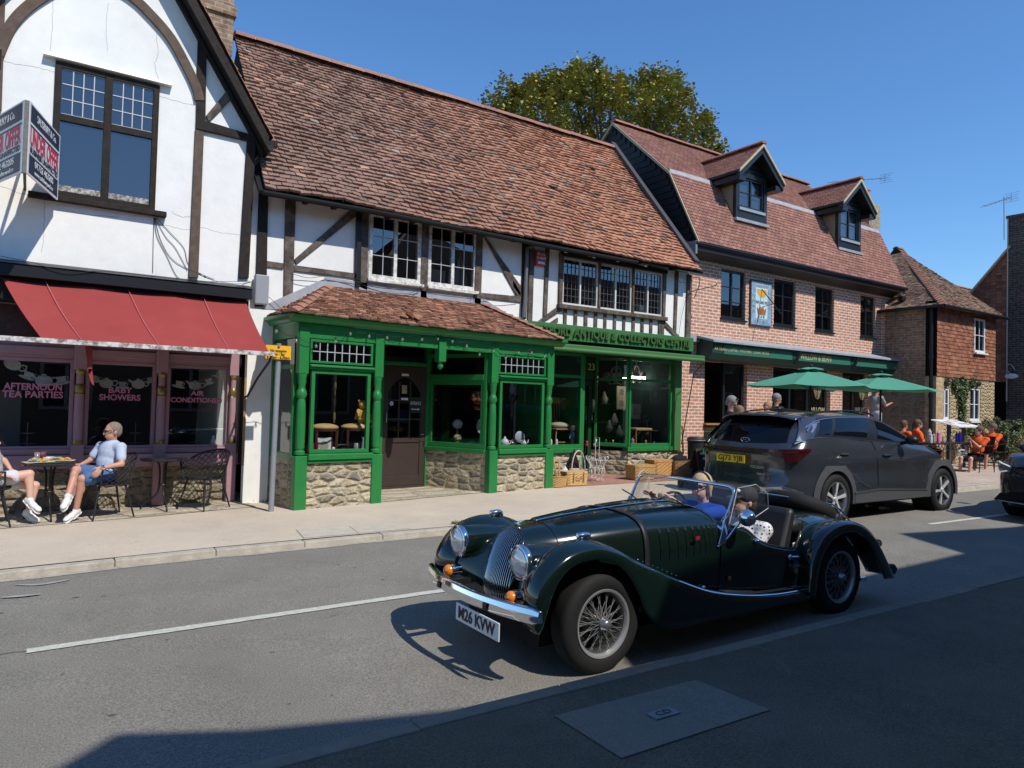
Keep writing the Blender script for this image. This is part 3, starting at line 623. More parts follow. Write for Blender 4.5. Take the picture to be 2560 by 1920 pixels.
# things in tea room windows
def cakestand(x,y,z,label):
    m=MB(); m.lathe([(.005,0),(.1,.012),(.105,.016),(.005,.012)],(x,y,z+.03),n=20); m.lathe([(.005,0),(.08,.012),(.085,.016),(.005,.012)],(x,y,z+.17),n=20)
    m.tube([(x,y,z),(x,y,z+.33)],.004,6); m.lathe([(.05,0),(.004,.01)],(x,y,z)); 
    tag(m.build('cake_stand',mat('dim_china',(.35,.36,.35),.3),smooth=True,auto=True),label,'cake stand','cake stands in the tea room')
p=at(*c2(160,1110),YP+.25); cakestand(p.x,YP+.25,.97,'two-tier cake stand in the tea room window left of the pink column')
p=at(*c2(800,1100),YP+.25); cakestand(p.x,YP+.25,.97,'two-tier cake stand behind the seated man in the BABY SHOWERS window')
p=at(*c2(1160,1100),YP+.25); cakestand(p.x,YP+.25,.97,'two-tier cake stand in the AIR CONDITIONED window')
p=at(*c2(1262,1095),YP+.1); m=MB(); m.lathe([(.03,0),(.045,.03),(.04,.08),(.02,.11),(.03,.14),(.0,.16)],(p.x,YP+.1,.97),n=12); m.tube([(p.x+.035,YP+.1,1.02),(p.x+.06,YP+.1,1.06),(p.x+.03,YP+.1,1.09)],.006,6)
tag(m.build('milk_jug',white,smooth=True),'white china jug on the right-hand sill of the tea room','jug')
m=MB(); m.box(-.36,-.10,YP+.5,YP+.52,.1,1.72); m.build('inner_panel',mat('grey_panel',(.13,.13,.12),.8),tea)
# chalk menu board on return beside white pillar
t=thing('menu_board','tall narrow black menu board in oak frame fixed between tea room and white pillar','board',(2.60,10.95,1.2))
m=MB(); m.box(2.605,2.625,10.88,11.12,.72,1.97); m.build('board',black_m,t); m=MB(); m.box(2.60,2.63,10.85,10.88,.70,2.0); m.box(2.60,2.63,11.121,11.15,.70,2.0); m.build('frame',mat('light_oak',(.3,.2,.1),.7,n=.2,ns=20),t)
crk=mat('crack_line',(.28,.26,.23),.95)
def crack(pts,Y=YG):
    m=MB(); a=cr1([at(*c1(*p),Y-.001) for p in pts],6); a=[p+Vector((rnd(-.008,.008),0,rnd(-.008,.008))) for p in a]; m.tube(a,.0022,3,caps=False); m.build('crack',crk,tea)
for pts in ([(20,360),(120,385),(240,405),(330,432)],[(315,0),(312,90),(300,300)],[(0,1105),(60,1120),(130,1150),(240,1160)],[(925,200),(935,330),(915,380),(940,470)],[(950,570),(1050,600),(1150,625)],[(1020,1255),(1080,1285),(1140,1280)],[(940,1330),(1010,1340),(1100,1360),(1200,1350),(1290,1375),(1420,1390)],[(345,1240),(520,1270),(700,1290)],[(640,20),(630,150),(635,300)],[(260,1180),(262,1300),(250,1500)]): crack(pts)
# ---- estate agent board
navy=mat('navy_print',(.016,.026,.055),.5); bwhite=mat('board_white',(.72,.73,.74),.5); redp=mat('board_red',(.5,.03,.07),.5)
eb=thing('estate_agent_board','navy and white v-shaped UNDER OFFER board projecting from the gable wall','sign board',(-.05,10.5,4.6))
ybf=9.65; PE=(.195,10.74)
pa=at(*crop(0,230,5.53)(352,110),ybf); pb=at(*crop(0,230,5.53)(345,1120),ybf); xb=pa.x+.01; zt_,zb_=pa.z,pb.z
def panel(P0,P1,side):
    """board from spine P0(x,y) to P1, height zb_..zt_"""
    P0=Vector((*P0,0));P1=Vector((*P1,0)); d=P1-P0; L=d.length; dx=d.normalized(); nrm=Vector((dx.y,-dx.x,0))
    if nrm.y>0: nrm=-nrm
    H=zt_-zb_
    def q4(m,u0,u1,v0,v1,off):
        m.prism([P0+dx*(u*L)+Vector((0,0,zb_+v*H))+nrm*off for u,v in ((u0,v0),(u1,v0),(u1,v1),(u0,v1))],nrm*.002)
    m=MB(); m.prism([P0+dx*(u*L)+Vector((0,0,zb_+v*H))-nrm*.015 for u,v in ((0,0),(1,0),(1,1),(0,1))],nrm*.016); pn=m.build('panel',bwhite,eb)
    m=MB(); q4(m,.035,.965,.74,.975,.0015); q4(m,.035,.965,.03,.29,.0015); q4(m,.035,.965,.675,.70,.0015); m.build('navy_band',navy,pn)
    x=dx if side>0 else -dx
    def tx(s,u,v,size,mt,sx=1,off=0): text(s,size,TM(P0+dx*(u*L)+Vector((0,0,zb_+v*H))+nrm*.005,x),mt,pn,ext=.001,fit=sx*L,off=off)
    tx('SALISBURY & Co.',.53,.855,.13,bwhite,.62); tx('UNDER OFFER',.5,.53,.29,redp,.92,.006); tx('BUSINESS UNAFFECTED',.5,.355,.09,navy,.90,.002)
    tx('01732 463205',.5,.205,.11,bwhite,.60,.001); tx('www.salisburyand.co',.5,.09,.075,bwhite,.60)
panel((xb+.035,ybf),PE,1)
pL=(xb-.40,10.74)
panel((xb-.02,ybf),pL,-1)
m=MB(); m.box(xb-.018,xb+.03,ybf-.005,ybf+.04,zb_,zt_); m.build('post',mat('grey_timber_post',(.16,.155,.14),.8,n=.3,ns=20),eb)
m=MB(); m.box(xb-.01,xb+.02,ybf+.04,YG,zb_+.1,zb_+.14); m.box(xb-.01,xb+.02,ybf+.04,YG,zt_-.2,zt_-.16); m.build('bracket',black,eb)
# hanging cables
cab=mat('black_cable',(.012,.012,.012),.7)
def cables(groups,label,Y,mt=cab,r=.004):
    m=MB()
    for cr,pts in groups: m.tube(cr1([at(*cr(*p),Y) for p in pts],5),r,4,caps=False)
    return tag(m.build('cable_bundle',mt),label,'cables')
cables([(c1,[(915,1290),(930,1400),(990,1520),(1040,1625),(1080,1660)]),(c1,[(920,1290),(980,1400),(1040,1470),(1110,1600)]),(c1,[(918,1295),(960,1440),(1050,1560),(1270,1655)]),(c1,[(912,1290),(908,1450),(905,1615)]),(c1,[(925,1290),(1020,1390),(1090,1470),(1120,1570),(1220,1640)])],'thin black cables hanging below the gable window sill',YG-.012)
cables([(c2,[(0,0),(200,40),(390,100),(600,90),(900,120),(1200,150),(1480,150)]),(c2,[(1120,80),(1250,140),(1400,165),(1500,150)])],'slack black cable running along the top of the dark fascia',YG-.24)
# ================================================================== ANTIQUE CENTRE (middle)
c3=crop(600,400,2.766); c4=crop(660,700,2.765); c5=crop(1280,560,3.19); c6=crop(1280,840,3.95)
YM=11.0
ant=thing('antique_centre_building','long timber-framed building with old red tiled roof and green antique shopfronts','building',(7.5,12,.2))
def holes_wall(m,x0,x1,z0,z1,holes,Y,t,ax='y'):
    xs=sorted({x0,x1,*[h[0] for h in holes],*[h[1] for h in holes]}); zs=sorted({z0,z1,*[h[2] for h in holes],*[h[3] for h in holes]})
    for a,b in zip(xs,xs[1:]):
        if b<=x0 or a>=x1: continue
        run=None
        for c,d in zip(zs,zs[1:]):
            mx,mz=(a+b)/2,(c+d)/2
            inside=any(h[0]<mx<h[1] and h[2]<mz<h[3] for h in holes)
            if inside or d<=z0 or c>=z1:
                if run: m.box(a,b,Y,Y+t,run[0],run[1]) if ax=='y' else m.box(Y,Y+t,a,b,run[0],run[1])
                run=None
            else: run=(run[0],d) if run else (c,d)
        if run: m.box(a,b,Y,Y+t,run[0],run[1]) if ax=='y' else m.box(Y,Y+t,a,b,run[0],run[1])
    return m
def casement(parent,x0,x1,z0,z1,Y,lights,cols,rows,fw=.055,mt=whitep,gl=None,bar=.008,barm=None,name='window',depth=.1,mull=None,room=True,sillm=None):
    f=MB(); L=(x1-x0)/lights; mu=mull or fw
    f.box(x0,x1,Y,Y+depth,z1-fw,z1); f.box(x0,x1,Y,Y+depth,z0,z0+fw*1.2)
    for i in range(lights+1):
        xc=x0+L*i; wd=fw/2 if 0<i<lights else fw; a=xc-wd*(0 if i==0 else 1); b=xc+wd*(0 if i==lights else 1)
        if i==0: b=xc+fw
        if i==lights: a=xc-fw
        f.box(a,b,Y+.002,Y+depth,z0+fw*1.2,z1-fw)
    fr=f.build(name,mt,parent,bevel=.003)
    g=MB(); g.quad((x0,Y+.03,z0),(x1,Y+.03,z0),(x1,Y+.03,z1),(x0,Y+.03,z1)); g.build('pane',gl or glass_up,fr)
    if cols*rows>1:
        b=MB()
        for i in range(lights):
            a0=x0+L*i+fw*(1 if i==0 else .5); a1=x0+L*(i+1)-fw*(1 if i==lights-1 else .5); z_0,z_1=z0+fw*1.2,z1-fw
            for k in range(1,cols): x=a0+(a1-a0)*k/cols; b.box(x-bar/2,x+bar/2,Y+.014,Y+.026,z_0,z_1)
            for k in range(1,rows): z=z_0+(z_1-z_0)*k/rows; b.box(a0,a1,Y+.012,Y+.024,z-bar/2,z+bar/2)
        b.build('glazing_bar',barm or mt,fr)
    if room:
        r=MB(); a,b_,c,d=x0-.02,x1+.02,z0-.02,z1+.02; y0,y1=Y+depth+.001,Y+depth+1.1
        r.box(a,b_,y1,y1+.02,c,d); r.box(a-.02,a,y0,y1,c,d); r.box(b_,b_+.02,y0,y1,c,d); r.box(a,b_,y0,y1,c-.02,c); r.box(a,b_,y0,y1,d,d+.02); r.build('room',void,fr)
    return fr
WA=(4.53,5.48); WBq=(5.62,6.60); WC=[(8.58,9.50),(9.54,10.44),(10.48,11.36)]
zA=(3.72,4.82); zC=(3.69,4.63)
m=MB(); holes_wall(m,2.60,12.22,2.9,5.0,[(WA[0],WA[1],*zA),(WBq[0],WBq[1],*zA)]+[(a,b,*zC) for a,b in WC],YM,.14); m.build('wall',white_wall,ant)
m=MB(); m.box(2.63,3.06,10.86,10.99,.12,3.02); m.build('pillar_wall',white_wall,ant)
casement(ant,WA[0],WA[1],*zA,YM-.02,2,2,3,.06,whitep,None,.010,mat('lead_cames_light',(1,1,1)))
casement(ant,WBq[0],WBq[1],*zA,YM-.02,2,2,3,.06,whitep,None,.010,MAT['lead_cames_light'])
wsm=mat('cream_window_paint',(.66,.64,.57),.55,n=.08,ns=20)
for a,b in WC: casement(ant,a,b,*zC,YM-.01,2,4,6,.035,wsm,glass_up,.006,mat('dull_lead',(.12,.12,.12),.7))
# timbers (left half)
def T3(pts,mt=oak,t=.035,nm='timber',cr=c3): return tim(cr,pts,YM,t,mt,ant,nm)
T3([(130,150),(192,190),(178,1015),(100,1015)],dark_oak,.04)
T3([(312,195),(385,205),(360,1010),(298,990)])
T3([(372,690),(770,340),(808,350),(800,390),(385,722)],oak,.03)
T3([(178,698),(298,715),(298,755),(176,738)],oak,.028,'rail'); T3([(370,728),(795,785),(795,822),(370,768)],oak,.028,'rail')
T3([(832,300),(888,340),(876,905),(815,880)])
T3([(1257,430),(1303,435),(1285,960),(1240,950)])
T3([(1632,500),(1675,510),(1660,1010),(1612,990)])
T3([(1675,520),(1712,560),(1936,870),(1936,945),(1908,940)],oak,.03)
T3([(1660,918),(1936,945),(1936,985),(1660,955)],oak,.028,'rail')
T3([(800,290),(835,295),(820,880),(790,880)],black,.09,'downpipe')
# window head beam + gutter shadow beam
m=MB(); m.box(4.46,6.70,YM-.06,YM-.0,4.825,4.93); m.build('lintel',dark_oak,ant,bevel=.01)
m=MB(); m.box(4.50,5.52,YM-.09,YM-.021,3.655,3.715); m.box(5.60,6.62,YM-.09,YM-.021,3.655,3.715); m.build('sill',whitep,ant,bevel=.006)
# right half timbers crop5
def T5(pts,mt=oak,t=.035,nm='timber'): return tim(c5,pts,YM,t,mt,ant,nm)
T5([(78,100),(130,125),(105,760),(70,740)],dark_oak,.04); 
T5([(137,150),(175,165),(155,775),(118,765)])
T5([(265,165),(295,170),(272,740),(243,735)])
T5([(372,230),(405,255),(388,700),(362,690)],oak,.05)
T5([(362,655),(375,640),(375,700),(235,790),(195,782)],oak,.03); T5([(360,745),(362,785),(330,800),(290,792)],oak,.03)
T5([(1297,370),(1322,380),(1302,870),(1282,860)])
T5([(1392,400),(1425,410),(1410,920),(1375,910)],oak,.05)
T5([(1198,380),(1222,385),(1210,760),(1190,750)],oak,.05)
T5([(1210,770),(1340,905),(1335,918),(1300,905),(1205,810)],oak,.03)
T5([(1185,780),(1208,785),(1205,895),(1183,890)],oak,.03)
T5([(0,570),(75,585),(75,620),(0,610)],oak,.03,'rail'); T5([(0,440),(72,560),(72,585),(58,580),(0,500)],oak,.03)
for a,b in zip(WC,WC[1:]):
    m=MB(); m.box(a[1]-.005,b[0]+.005,YM-.05,YM+.1,3.66,4.68); m.build('mullion',oak,ant,bevel=.005)
m=MB(); m.box(8.45,11.45,YM-.10,YM-.001,3.60,3.685); m.build('sill',oak,ant,bevel=.01)
m=MB(); m.box(8.5,11.45,YM-.07,YM-.001,4.64,4.72); m.build('lintel',dark_oak,ant,bevel=.01)
for i in range(11):
    x=8.62+.262*i; m=MB(); m.box(x,x+.075+rnd(-.01,.01),YM-.03,YM-.001,3.28,3.60); m.build('stud',oak,ant,bevel=.004)
# eaves: rafter feet, soffit, gutter
m=MB(); m.prism([(2.65,10.66,4.70),(2.65,11.0,5.05),(2.65,11.0,5.12),(2.65,10.64,4.74)],(9.6,0,0)); m.build('eaves_board',black_m,ant)
x=3.4
while x<12:
    m=MB(); m.box(x,x+.07,10.72,10.999,4.74+.0,4.83); m.build('rafter_foot',dark_oak,ant); x+=.46 if x<5 else 1.05
m=MB(); m.tube([(2.7,10.60,4.70),(4.4,10.60,4.72),(8.3,10.60,4.67),(10.2,10.6,4.67)],.045,8); m.build('gutter',black_m,ant)
# roof
tile_roof('roof',ant,(2.72,10.58,4.76),(12.12,10.58,4.72),(12.0,13.5,8.27),(2.83,13.5,8.28),.108,.17,.35,.038,pal_old,.055,11,miss=.001)
ridge('ridge_tiles',ant,(2.83,13.5,8.29),(7.4,13.5,8.30),.15); ridge('ridge_tiles',ant,(7.4,13.5,8.30),(12.0,13.5,8.28),.15)
m=MB(); m.prism([(12.02,10.9,4.9),(12.02,16.4,4.9),(12.02,13.5,8.2)],(.1,0,0)); m.prism([(2.9,10.9,4.9),(2.9,16.4,4.9),(2.9,13.5,8.2)],(.1,0,0)); m.build('gable_end',black_m,ant)
m=MB(); m.prism([(12.0,10.75,4.97),(12.0,13.5,8.33),(12.0,13.5,8.45),(12.0,10.65,4.97)],(.14,0,0)); m.build('verge_flashing',mat('dark_lead',(.05,.05,.055),.6),ant)
# downpipe right of the small roof, alarm box, cctv-like lamps
m=MB(); p=[at(*c5(*q_),YM-.09) for q_ in ((185,145),(180,165),(122,190),(122,215),(95,745))]; m.tube(p,.036,10); m.build('downpipe',mat('grey_downpipe',(.13,.13,.135),.5),ant,smooth=True,auto=True)
m=MB(); p=at(*c5(215,283),YM); m.box(p.x-.115,p.x+.115,YM-.08,YM-.001,p.z-.13,p.z+.13); ab=m.build('alarm_box',mat('alarm_red',(.42,.05,.06),.4),ant,bevel=.012)
text('ROYAL\nALARMS',.075,TM((p.x,YM-.083,p.z+.05)),bwhite,ab,sx=.8); m=MB(); m.box(p.x-.08,p.x+.08,YM-.083,YM-.081,p.z-.10,p.z-.055); m.build('white_band',bwhite,ab)
m=MB(); q_=at(*c3(148,905),YM); m.box(q_.x-.13,q_.x+.07,YM-.16,YM-.041,q_.z-.22,q_.z+.22); m.build('meter_box',mat('grey_box',(.28,.29,.31),.5),ant,bevel=.015)
# sign fascia
gdark=mat('sign_green',(.045,.155,.045),.45,n=.08,ns=6); gletter=mat('letter_green',(.20,.24,.10),.35)
m=MB(); m.box(7.35,12.24,YM-.13,YM-.002,2.975,3.285); sg=m.build('sign_board',gdark,ant,bevel=.008)
gl2=mat('carved_letter',(.05,.11,.03),.35)
text('OTFORD ANTIQUE & COLLECTORS CENTRE',.215,TM((9.98,YM-.155,3.125)),gl2,sg,'lettering',.024,off=.006,sp=1.04,fit=4.24)
m=MB(); m.box(7.3,12.25,YM-.07,YM-.001,2.90,2.974); m.build('trim_board',black_m,ant)
m=MB(); m.tube(cr1([(12.28,YM-.1,2.95),(12.34,YM-.1,3.0),(12.30,YM-.1,3.06),(12.27,YM-.1,3.02)],4)+cr1([(12.28,YM-.1,3.06),(12.34,YM-.1,3.12),(12.30,YM-.1,3.2),(12.27,YM-.1,3.15)],4),.008,5); m.build('scroll_iron',cab,ant)
# rolled awning cassette
m=MB(); m.box(8.02,12.55,10.80,11.2,2.82,2.90); m.build('awning_hood',green2,ant,bevel=.015)
m=MB(); m.tube([(8.1,10.80,2.79),(12.5,10.80,2.79)],.045,10); m.build('rolled_awning',green2,ant,smooth=True)
m=MB(); m.tube([(12.42,10.8,2.82),(12.46,10.75,2.74),(12.36,10.80,2.62),(12.25,10.85,2.5),(12.05,11.0,.9)],.012,6); m.build('awning_arm',black,ant)
# ---- shop 2 glazed front
YS=11.38; gm=green
zs0=.84; zt2=2.30; zt3=2.78
m=MB(); m.box(8.1,12.3,YS-.03,YS+.10,2.74,2.90); m.build('head_beam',mat('dark_green_paint',(.008,.05,.015),.4),ant)
def sidewin(x0,x1,y0,y1,nm='shop_window',zb=zs0,left=True,right=True):
    """framed glazing between two plan points"""
    a=Vector((x0,y0,0)); b=Vector((x1,y1,0)); d=(b-a); L=d.length; d.normalize(); nr=Vector((d.y,-d.x,0)); 
    if nr.y>0: nr=-nr
    def bx(m,u0,u1,z0,z1,t=.035,bk=.035):
        p=a+d*u0+nr*t; q=a+d*u1+nr*t; m.prism([p+Vector((0,0,z0)),q+Vector((0,0,z0)),q+Vector((0,0,z1)),p+Vector((0,0,z1))],-nr*(t+bk))
    f=MB(); bx(f,0,.05,zb,zt3); bx(f,L-.05,L,zb,zt3); bx(f,.05,L-.05,zb-.005,zb+.07,.05); bx(f,.05,L-.05,zt2-.03,zt2+.03,.033); bx(f,.05,L-.05,zt3-.06,zt3,.033)
    fr=f.build(nm,green,ant,bevel=.004)
    g=MB(); g.quad(a+Vector((0,0,zb)),b+Vector((0,0,zb)),b+Vector((0,0,zt3)),a+Vector((0,0,zt3))); g.build('pane',glass_shop,fr)
    return fr
sidewin(8.10,9.45,YS,YS); sidewin(10.78,12.10,YS,YS); sidewin(10.36,10.78,12.0,YS)
m=MB(); m.box(8.1,9.46,YS-.08,YS+.1,.74,.835); m.box(10.72,12.22,YS-.08,YS+.1,.74,.835); m.build('sill',green,ant,bevel=.01)
m=MB(); m.box(8.05,9.47,YS-.03,YS+.12,.1,.74); m.box(10.76,12.3,YS-.04,YS+.1,.1,.74); m.prism([(10.76,YS-.02,.1),(10.86,YS,.1),(10.42,12.1,.1),(10.32,12.05,.1)],(0,0,.64)); m.build('stone_plinth',stone,ant)
m=MB(); m.box(12.11,12.32,YS-.12,YS+.1,.745,2.82); m.build('end_post',green2,ant,bevel=.01)
m=MB(); m.box(9.46,9.54,YS-.0,12.5,.1,2.74); m.build('door_jamb',green,ant)
# recessed door to shop 2
dr=MB(); dr.box(9.60,10.32,12.05,12.10,.15,.30); dr.box(9.60,9.70,12.05,12.10,.30,2.25); dr.box(10.22,10.32,12.05,12.10,.30,2.25); dr.box(9.70,10.22,12.05,12.10,2.15,2.25); do=dr.build('door',mat('dark_green_paint',(1,1,1)),ant)
m=MB(); m.quad((9.7,12.08,.3),(10.22,12.08,.3),(10.22,12.08,2.15),(9.7,12.08,2.15)); m.build('pane',glass_shop,do)
m=MB(); m.box(9.55,10.36,12.0,12.1,2.28,2.74); m.build('door_head',mat('dark_green_paint',(1,1,1)),ant)
text('23',.2,TM((9.75,YS+.05,2.52)),mat('gold_number',(.55,.42,.12),.4),ant,'house_number',ext=.002)
# shop 2 interior
tealw=mat('teal_wall',(.012,.035,.035),.9)
m=MB(); m.box(8.0,12.2,13.4,13.45,.1,2.95); m.box(8.02,12.2,YS+.1,13.4,2.92,2.96); m.box(8.0,8.04,YS+.12,13.4,.1,2.9); m.box(8.04,9.45,YS+.12,12.1,.77,.80); m.box(10.8,12.15,YS+.12,12.4,.77,.80); m.build('room',void,ant)
m=MB(); m.box(12.15,12.19,YS+.12,13.4,.1,2.9); m.build('partition',tealw,ant)
# ================================================================== BAY SHOPFRONT (canopy roof)
BX=Vector((1,.1,0)).normalized(); BN=Vector((.1,-1,0)).normalized(); BO=Vector((3.08,9.9,0))
def bp(s,d,z): return BO+BX*s-BN*d+Vector((0,0,z))     # s along, d depth inwards
BMx=Matrix(((BX.x,-BN.x,0,BO.x),(BX.y,-BN.y,0,BO.y),(0,0,1,0),(0,0,0,1)))
class BB(MB):
    def build(s,*a,**k): s.xf(BMx); return MB.build(s,*a,**k)
Lb=4.92
bay=ant
P=[(0,.18),(1.20,1.375),(3.44,3.62),(4.74,4.93)]
for i,(a,b) in enumerate(P):
    f=BB(); f.box(a,b,-.02,.12,.10,.90); f.box(a+.015,b-.015,-.0,.12,2.06,2.72); 
    fp=f.build('post',green,bay,bevel=.008)
    c=(a+b)/2; l=BB(); l.lathe([(.055,.90),(.075,.92),(.075,.96),(.05,.985),(.062,1.0),(.065,1.02),(.068,1.25),(.066,1.5),(.06,1.66),(.05,1.70),(.066,1.73),(.078,1.77),(.066,1.82),(.05,1.85),(.048,1.88),(.06,1.94),(.06,2.0),(.07,2.03),(.07,2.06)],(c,.055,0),n=18)
    l.build('turned_column',green,fp,smooth=True,auto=True)
f=BB(); f.box(2.35,2.49,-.02,.12,2.36,2.72); fp=f.build('pendant',green,bay,bevel=.008)
l=BB(); l.lathe([(.05,2.36),(.03,2.34),(.052,2.30),(.05,2.27),(.02,2.24),(.0,2.23)],(2.42,.05,0),n=14); l.build('turned_drop',green,fp,smooth=True)
f=BB(); f.box(0,Lb,.02,.14,2.57,2.78); f.box(0,.10,.14,1.0,2.57,2.78); f.box(4.84,4.92,.14,1.0,2.57,2.78); f.build('beam',green,bay,bevel=.005)
# cornice: stepped moulding
def cornice(pr,y):
    m=BB(); m.prism([(-.14,d,z) for d,z in pr],(5.22,0,0)); return m
cornice([(.02,2.78),(-.05,2.785),(-.10,2.83),(-.17,2.86),(-.17,2.905),(.02,2.905)],0).build('cornice',green2 if 0 else green,bay)
m=BB(); m.prism([(s,0.02,z) for s,z in ((-.0,2.78),(-.05,2.785),(-.08,2.83),(-.14,2.86),(-.14,2.905),(0,2.905))],(0,1.05,0)); m.build('cornice',green,bay)
def fr_win(s0,s1,z0,z1,d,fw,name='shop_window',lead=None,both=True):
    f=BB(); f.box(s0,s1,d,d+.06,z1-fw,z1); f.box(s0,s1,d,d+.06,z0,z0+fw); f.box(s0,s0+fw,d,d+.06,z0+fw,z1-fw); f.box(s1-fw,s1,d,d+.06,z0+fw,z1-fw); fr=f.build(name,green,bay,bevel=.005)
    g=BB(); g.quad((s0+fw,d+.03,z0+fw),(s1-fw,d+.03,z0+fw),(s1-fw,d+.03,z1-fw),(s0+fw,d+.03,z1-fw)); g.build('pane',glass_shop,fr)
    if lead:
        b=BB()
        for k in range(1,lead[0]): x=s0+fw+(s1-s0-2*fw)*k/lead[0]; b.box(x-.006,x+.006,d+.015,d+.027,z0+fw,z1-fw)
        for k in range(1,lead[1]): z=z0+fw+(z1-z0-2*fw)*k/lead[1]; b.box(s0+fw,s1-fw,d+.013,d+.025,z-.006,z+.006)
        b.build('lead_came',mat('bright_lead',(.42,.43,.44),.5),fr)
    return fr
for s0,s1 in ((.18,1.20),(3.62,4.74)):
    fr_win(s0+.01,s1-.01,2.22,2.56,.03,.035,'transom_light',(8,2))
    f=BB(); f.box(s0,s1,-.01,.12,2.13,2.20); f.box(s0,s1,-.04,.12,2.165,2.185); f.build('transom_rail',green,bay,bevel=.006)
    fr_win(s0+.04,s1-.04,.93,2.125,.02,.055)
    f=BB(); f.box(s0-.0,s1,-.06,.12,.84,.925); f.box(s0,s1,-.03,.12,.79,.838); f.build('sill',green,bay,bevel=.012)
    f=BB(); f.box(s0-.0,s1,.01,.18,.08,.79); f.build('stone_plinth',stone,bay)
# left return of the bay
f=BB(); f.box(-.0,.06,.14,.95,.84,.92); f.box(.0,.06,.14,.95,2.13,2.19); f.box(0,.06,.90,.98,.1,2.6); f.box(.0,.06,.14,.2,.92,2.13); f.build('side_frame',green,bay); 
f=BB(); f.quad((.03,.2,.92),(.03,.9,.92),(.03,.9,2.56),(.03,.2,2.56)); f.build('pane',glass_shop,bay); f=BB(); f.box(.0,.1,.12,.98,.08,.84); f.build('stone_plinth',stone,bay)
f=BB(); f.box(4.86,4.92,.14,1.0,.84,2.6); f.build('side_frame',green,bay)
# splayed returns to the recessed door (plan points in bay coordinates)
def splay(s0,d0,s1,d1):
    a=Vector((s0,d0,0)); b=Vector((s1,d1,0)); d=b-a; L=d.length; d.normalize(); nr=Vector((d.y,-d.x,0))
    if nr.y>0: nr=-nr
    def bx(m,u0,u1,z0,z1,t=.03,bk=.03):
        p=a+d*u0+nr*t; q=a+d*u1+nr*t; m.prism([p+Vector((0,0,z0)),q+Vector((0,0,z0)),q+Vector((0,0,z1)),p+Vector((0,0,z1))],-nr*(t+bk))
    f=BB(); bx(f,0,.06,.92,2.57); bx(f,L-.06,L,.92,2.57); bx(f,.06,L-.06,.92,1.0); bx(f,.06,L-.06,2.10,2.20,.045); bx(f,.06,L-.06,2.5,2.57); bx(f,.06,.12,1.0,2.1,.02); bx(f,L-.12,L-.06,1.0,2.1,.02); bx(f,.12,L-.12,2.02,2.1,.02); fr=f.build('splayed_window',green,bay,bevel=.004)
    g=BB(); g.quad(a+Vector((0,0,.95)),b+Vector((0,0,.95)),b+Vector((0,0,2.55)),a+Vector((0,0,2.55))); g.build('pane',glass_shop,fr)
    f=BB(); bx(f,0,L,.84,.915,.06); f.build('sill',green,bay,bevel=.01); f=BB(); bx(f,0,L,.05,.84,.02,.1); f.build('stone_plinth',stone,bay)
splay(1.36,.12,1.98,1.30); splay(3.46,.12,3.02,1.32)
f=BB(); f.box(2.0,2.10,1.28,1.42,.1,2.75); f.box(2.98,3.08,1.28,1.42,.1,2.75); f.box(2.1,2.98,1.30,1.40,2.33,2.40); f.build('door_frame',green,bay,bevel=.006)
f=BB(); f.quad((2.1,1.36,2.40),(2.98,1.36,2.40),(2.98,1.36,2.75),(2.1,1.36,2.75)); f.build('fanlight',glass_shop,bay)
# door
dbr=mat('dark_brown_door',(.045,.03,.026),.45,n=.15,ns=8)
s0,s1,z0,z1=2.10,2.98,.22,2.32
f=BB(); 
f.box(s0,s0+.11,1.30,1.35,z0,z1); f.box(s1-.11,s1,1.30,1.35,z0,z1); f.box(s0+.11,s1-.11,1.30,1.35,z0,z0+.18); f.box(s0+.11,s1-.11,1.30,1.35,.98,1.06); f.box(s0+.11,s1-.11,1.318,1.35,.40,.98)
for k in range(1,3): x=s0+.11+(s1-s0-.22)*k/3; f.box(x-.012,x+.012,1.305,1.34,1.06,2.05)
for k in range(1,3): z=1.06+.33*k; f.box(s0+.11,s1-.11,1.307,1.34,z-.012,z+.012)
arc=[(s0+.11,1.303,1.86)]+[(s0+.11+(s1-s0-.22)*k/10,1.303,1.86+.28*math.sin(math.pi*k/10)**.8) for k in range(11)]+[(s1-.11,1.303,1.86),(s1-.11,1.303,z1),(s0+.11,1.303,z1)]
tp=[(s0+.11+(s1-s0-.22)*k/12,1.86+.27*math.sin(math.pi*k/12)**.8) for k in range(13)]
for a,b in zip(tp,tp[1:]): f.prism([(a[0],1.303,a[1]),(b[0],1.303,b[1]),(b[0],1.303,z1),(a[0],1.303,z1)],(0,.045,0))
f.box(s0,s1,1.285,1.36,.15,.215)
do=f.build('door',dbr,bay,bevel=.004)
g=BB(); g.quad((s0+.1,1.325,1.05),(s1-.1,1.325,1.05),(s1-.1,1.325,2.2),(s0+.1,1.325,2.2)); g.build('pane',glass_shop,do)
g=BB(); g.tube([(s0+.055,1.30,1.33),(s0+.055,1.26,1.34),(s0+.055,1.25,1.42),(s0+.055,1.26,1.50),(s0+.055,1.30,1.51)],.009,6); g.tube([(s1-.06,1.30,1.12),(s1-.06,1.26,1.12),(s1-.12,1.25,1.12)],.009,6); g.build('door_handle',mat('steel',(.5,.5,.5),.35,.9),do)
sgn=mat('dark_sign',(.012,.03,.025),.5); g=BB(); g.box(s1-.33,s1-.115,1.295,1.302,1.50,1.78); es=g.build('entrance_sign',sgn,do)
xs=lambda s,z: (BMx@Vector((s,1.292,z)))
text('ENTRANCE',.085,TM(xs(s1-.222,1.67),BX),bwhite,es,sx=.50,ext=.0005); g=BB(); g.prism([(s1-.31,1.292,1.56),(s1-.17,1.292,1.56),(s1-.17,1.292,1.545),(s1-.135,1.292,1.565),(s1-.17,1.292,1.588),(s1-.17,1.292,1.573),(s1-.31,1.292,1.573)],(0,.002,0)); g.build('arrow',bwhite,es)
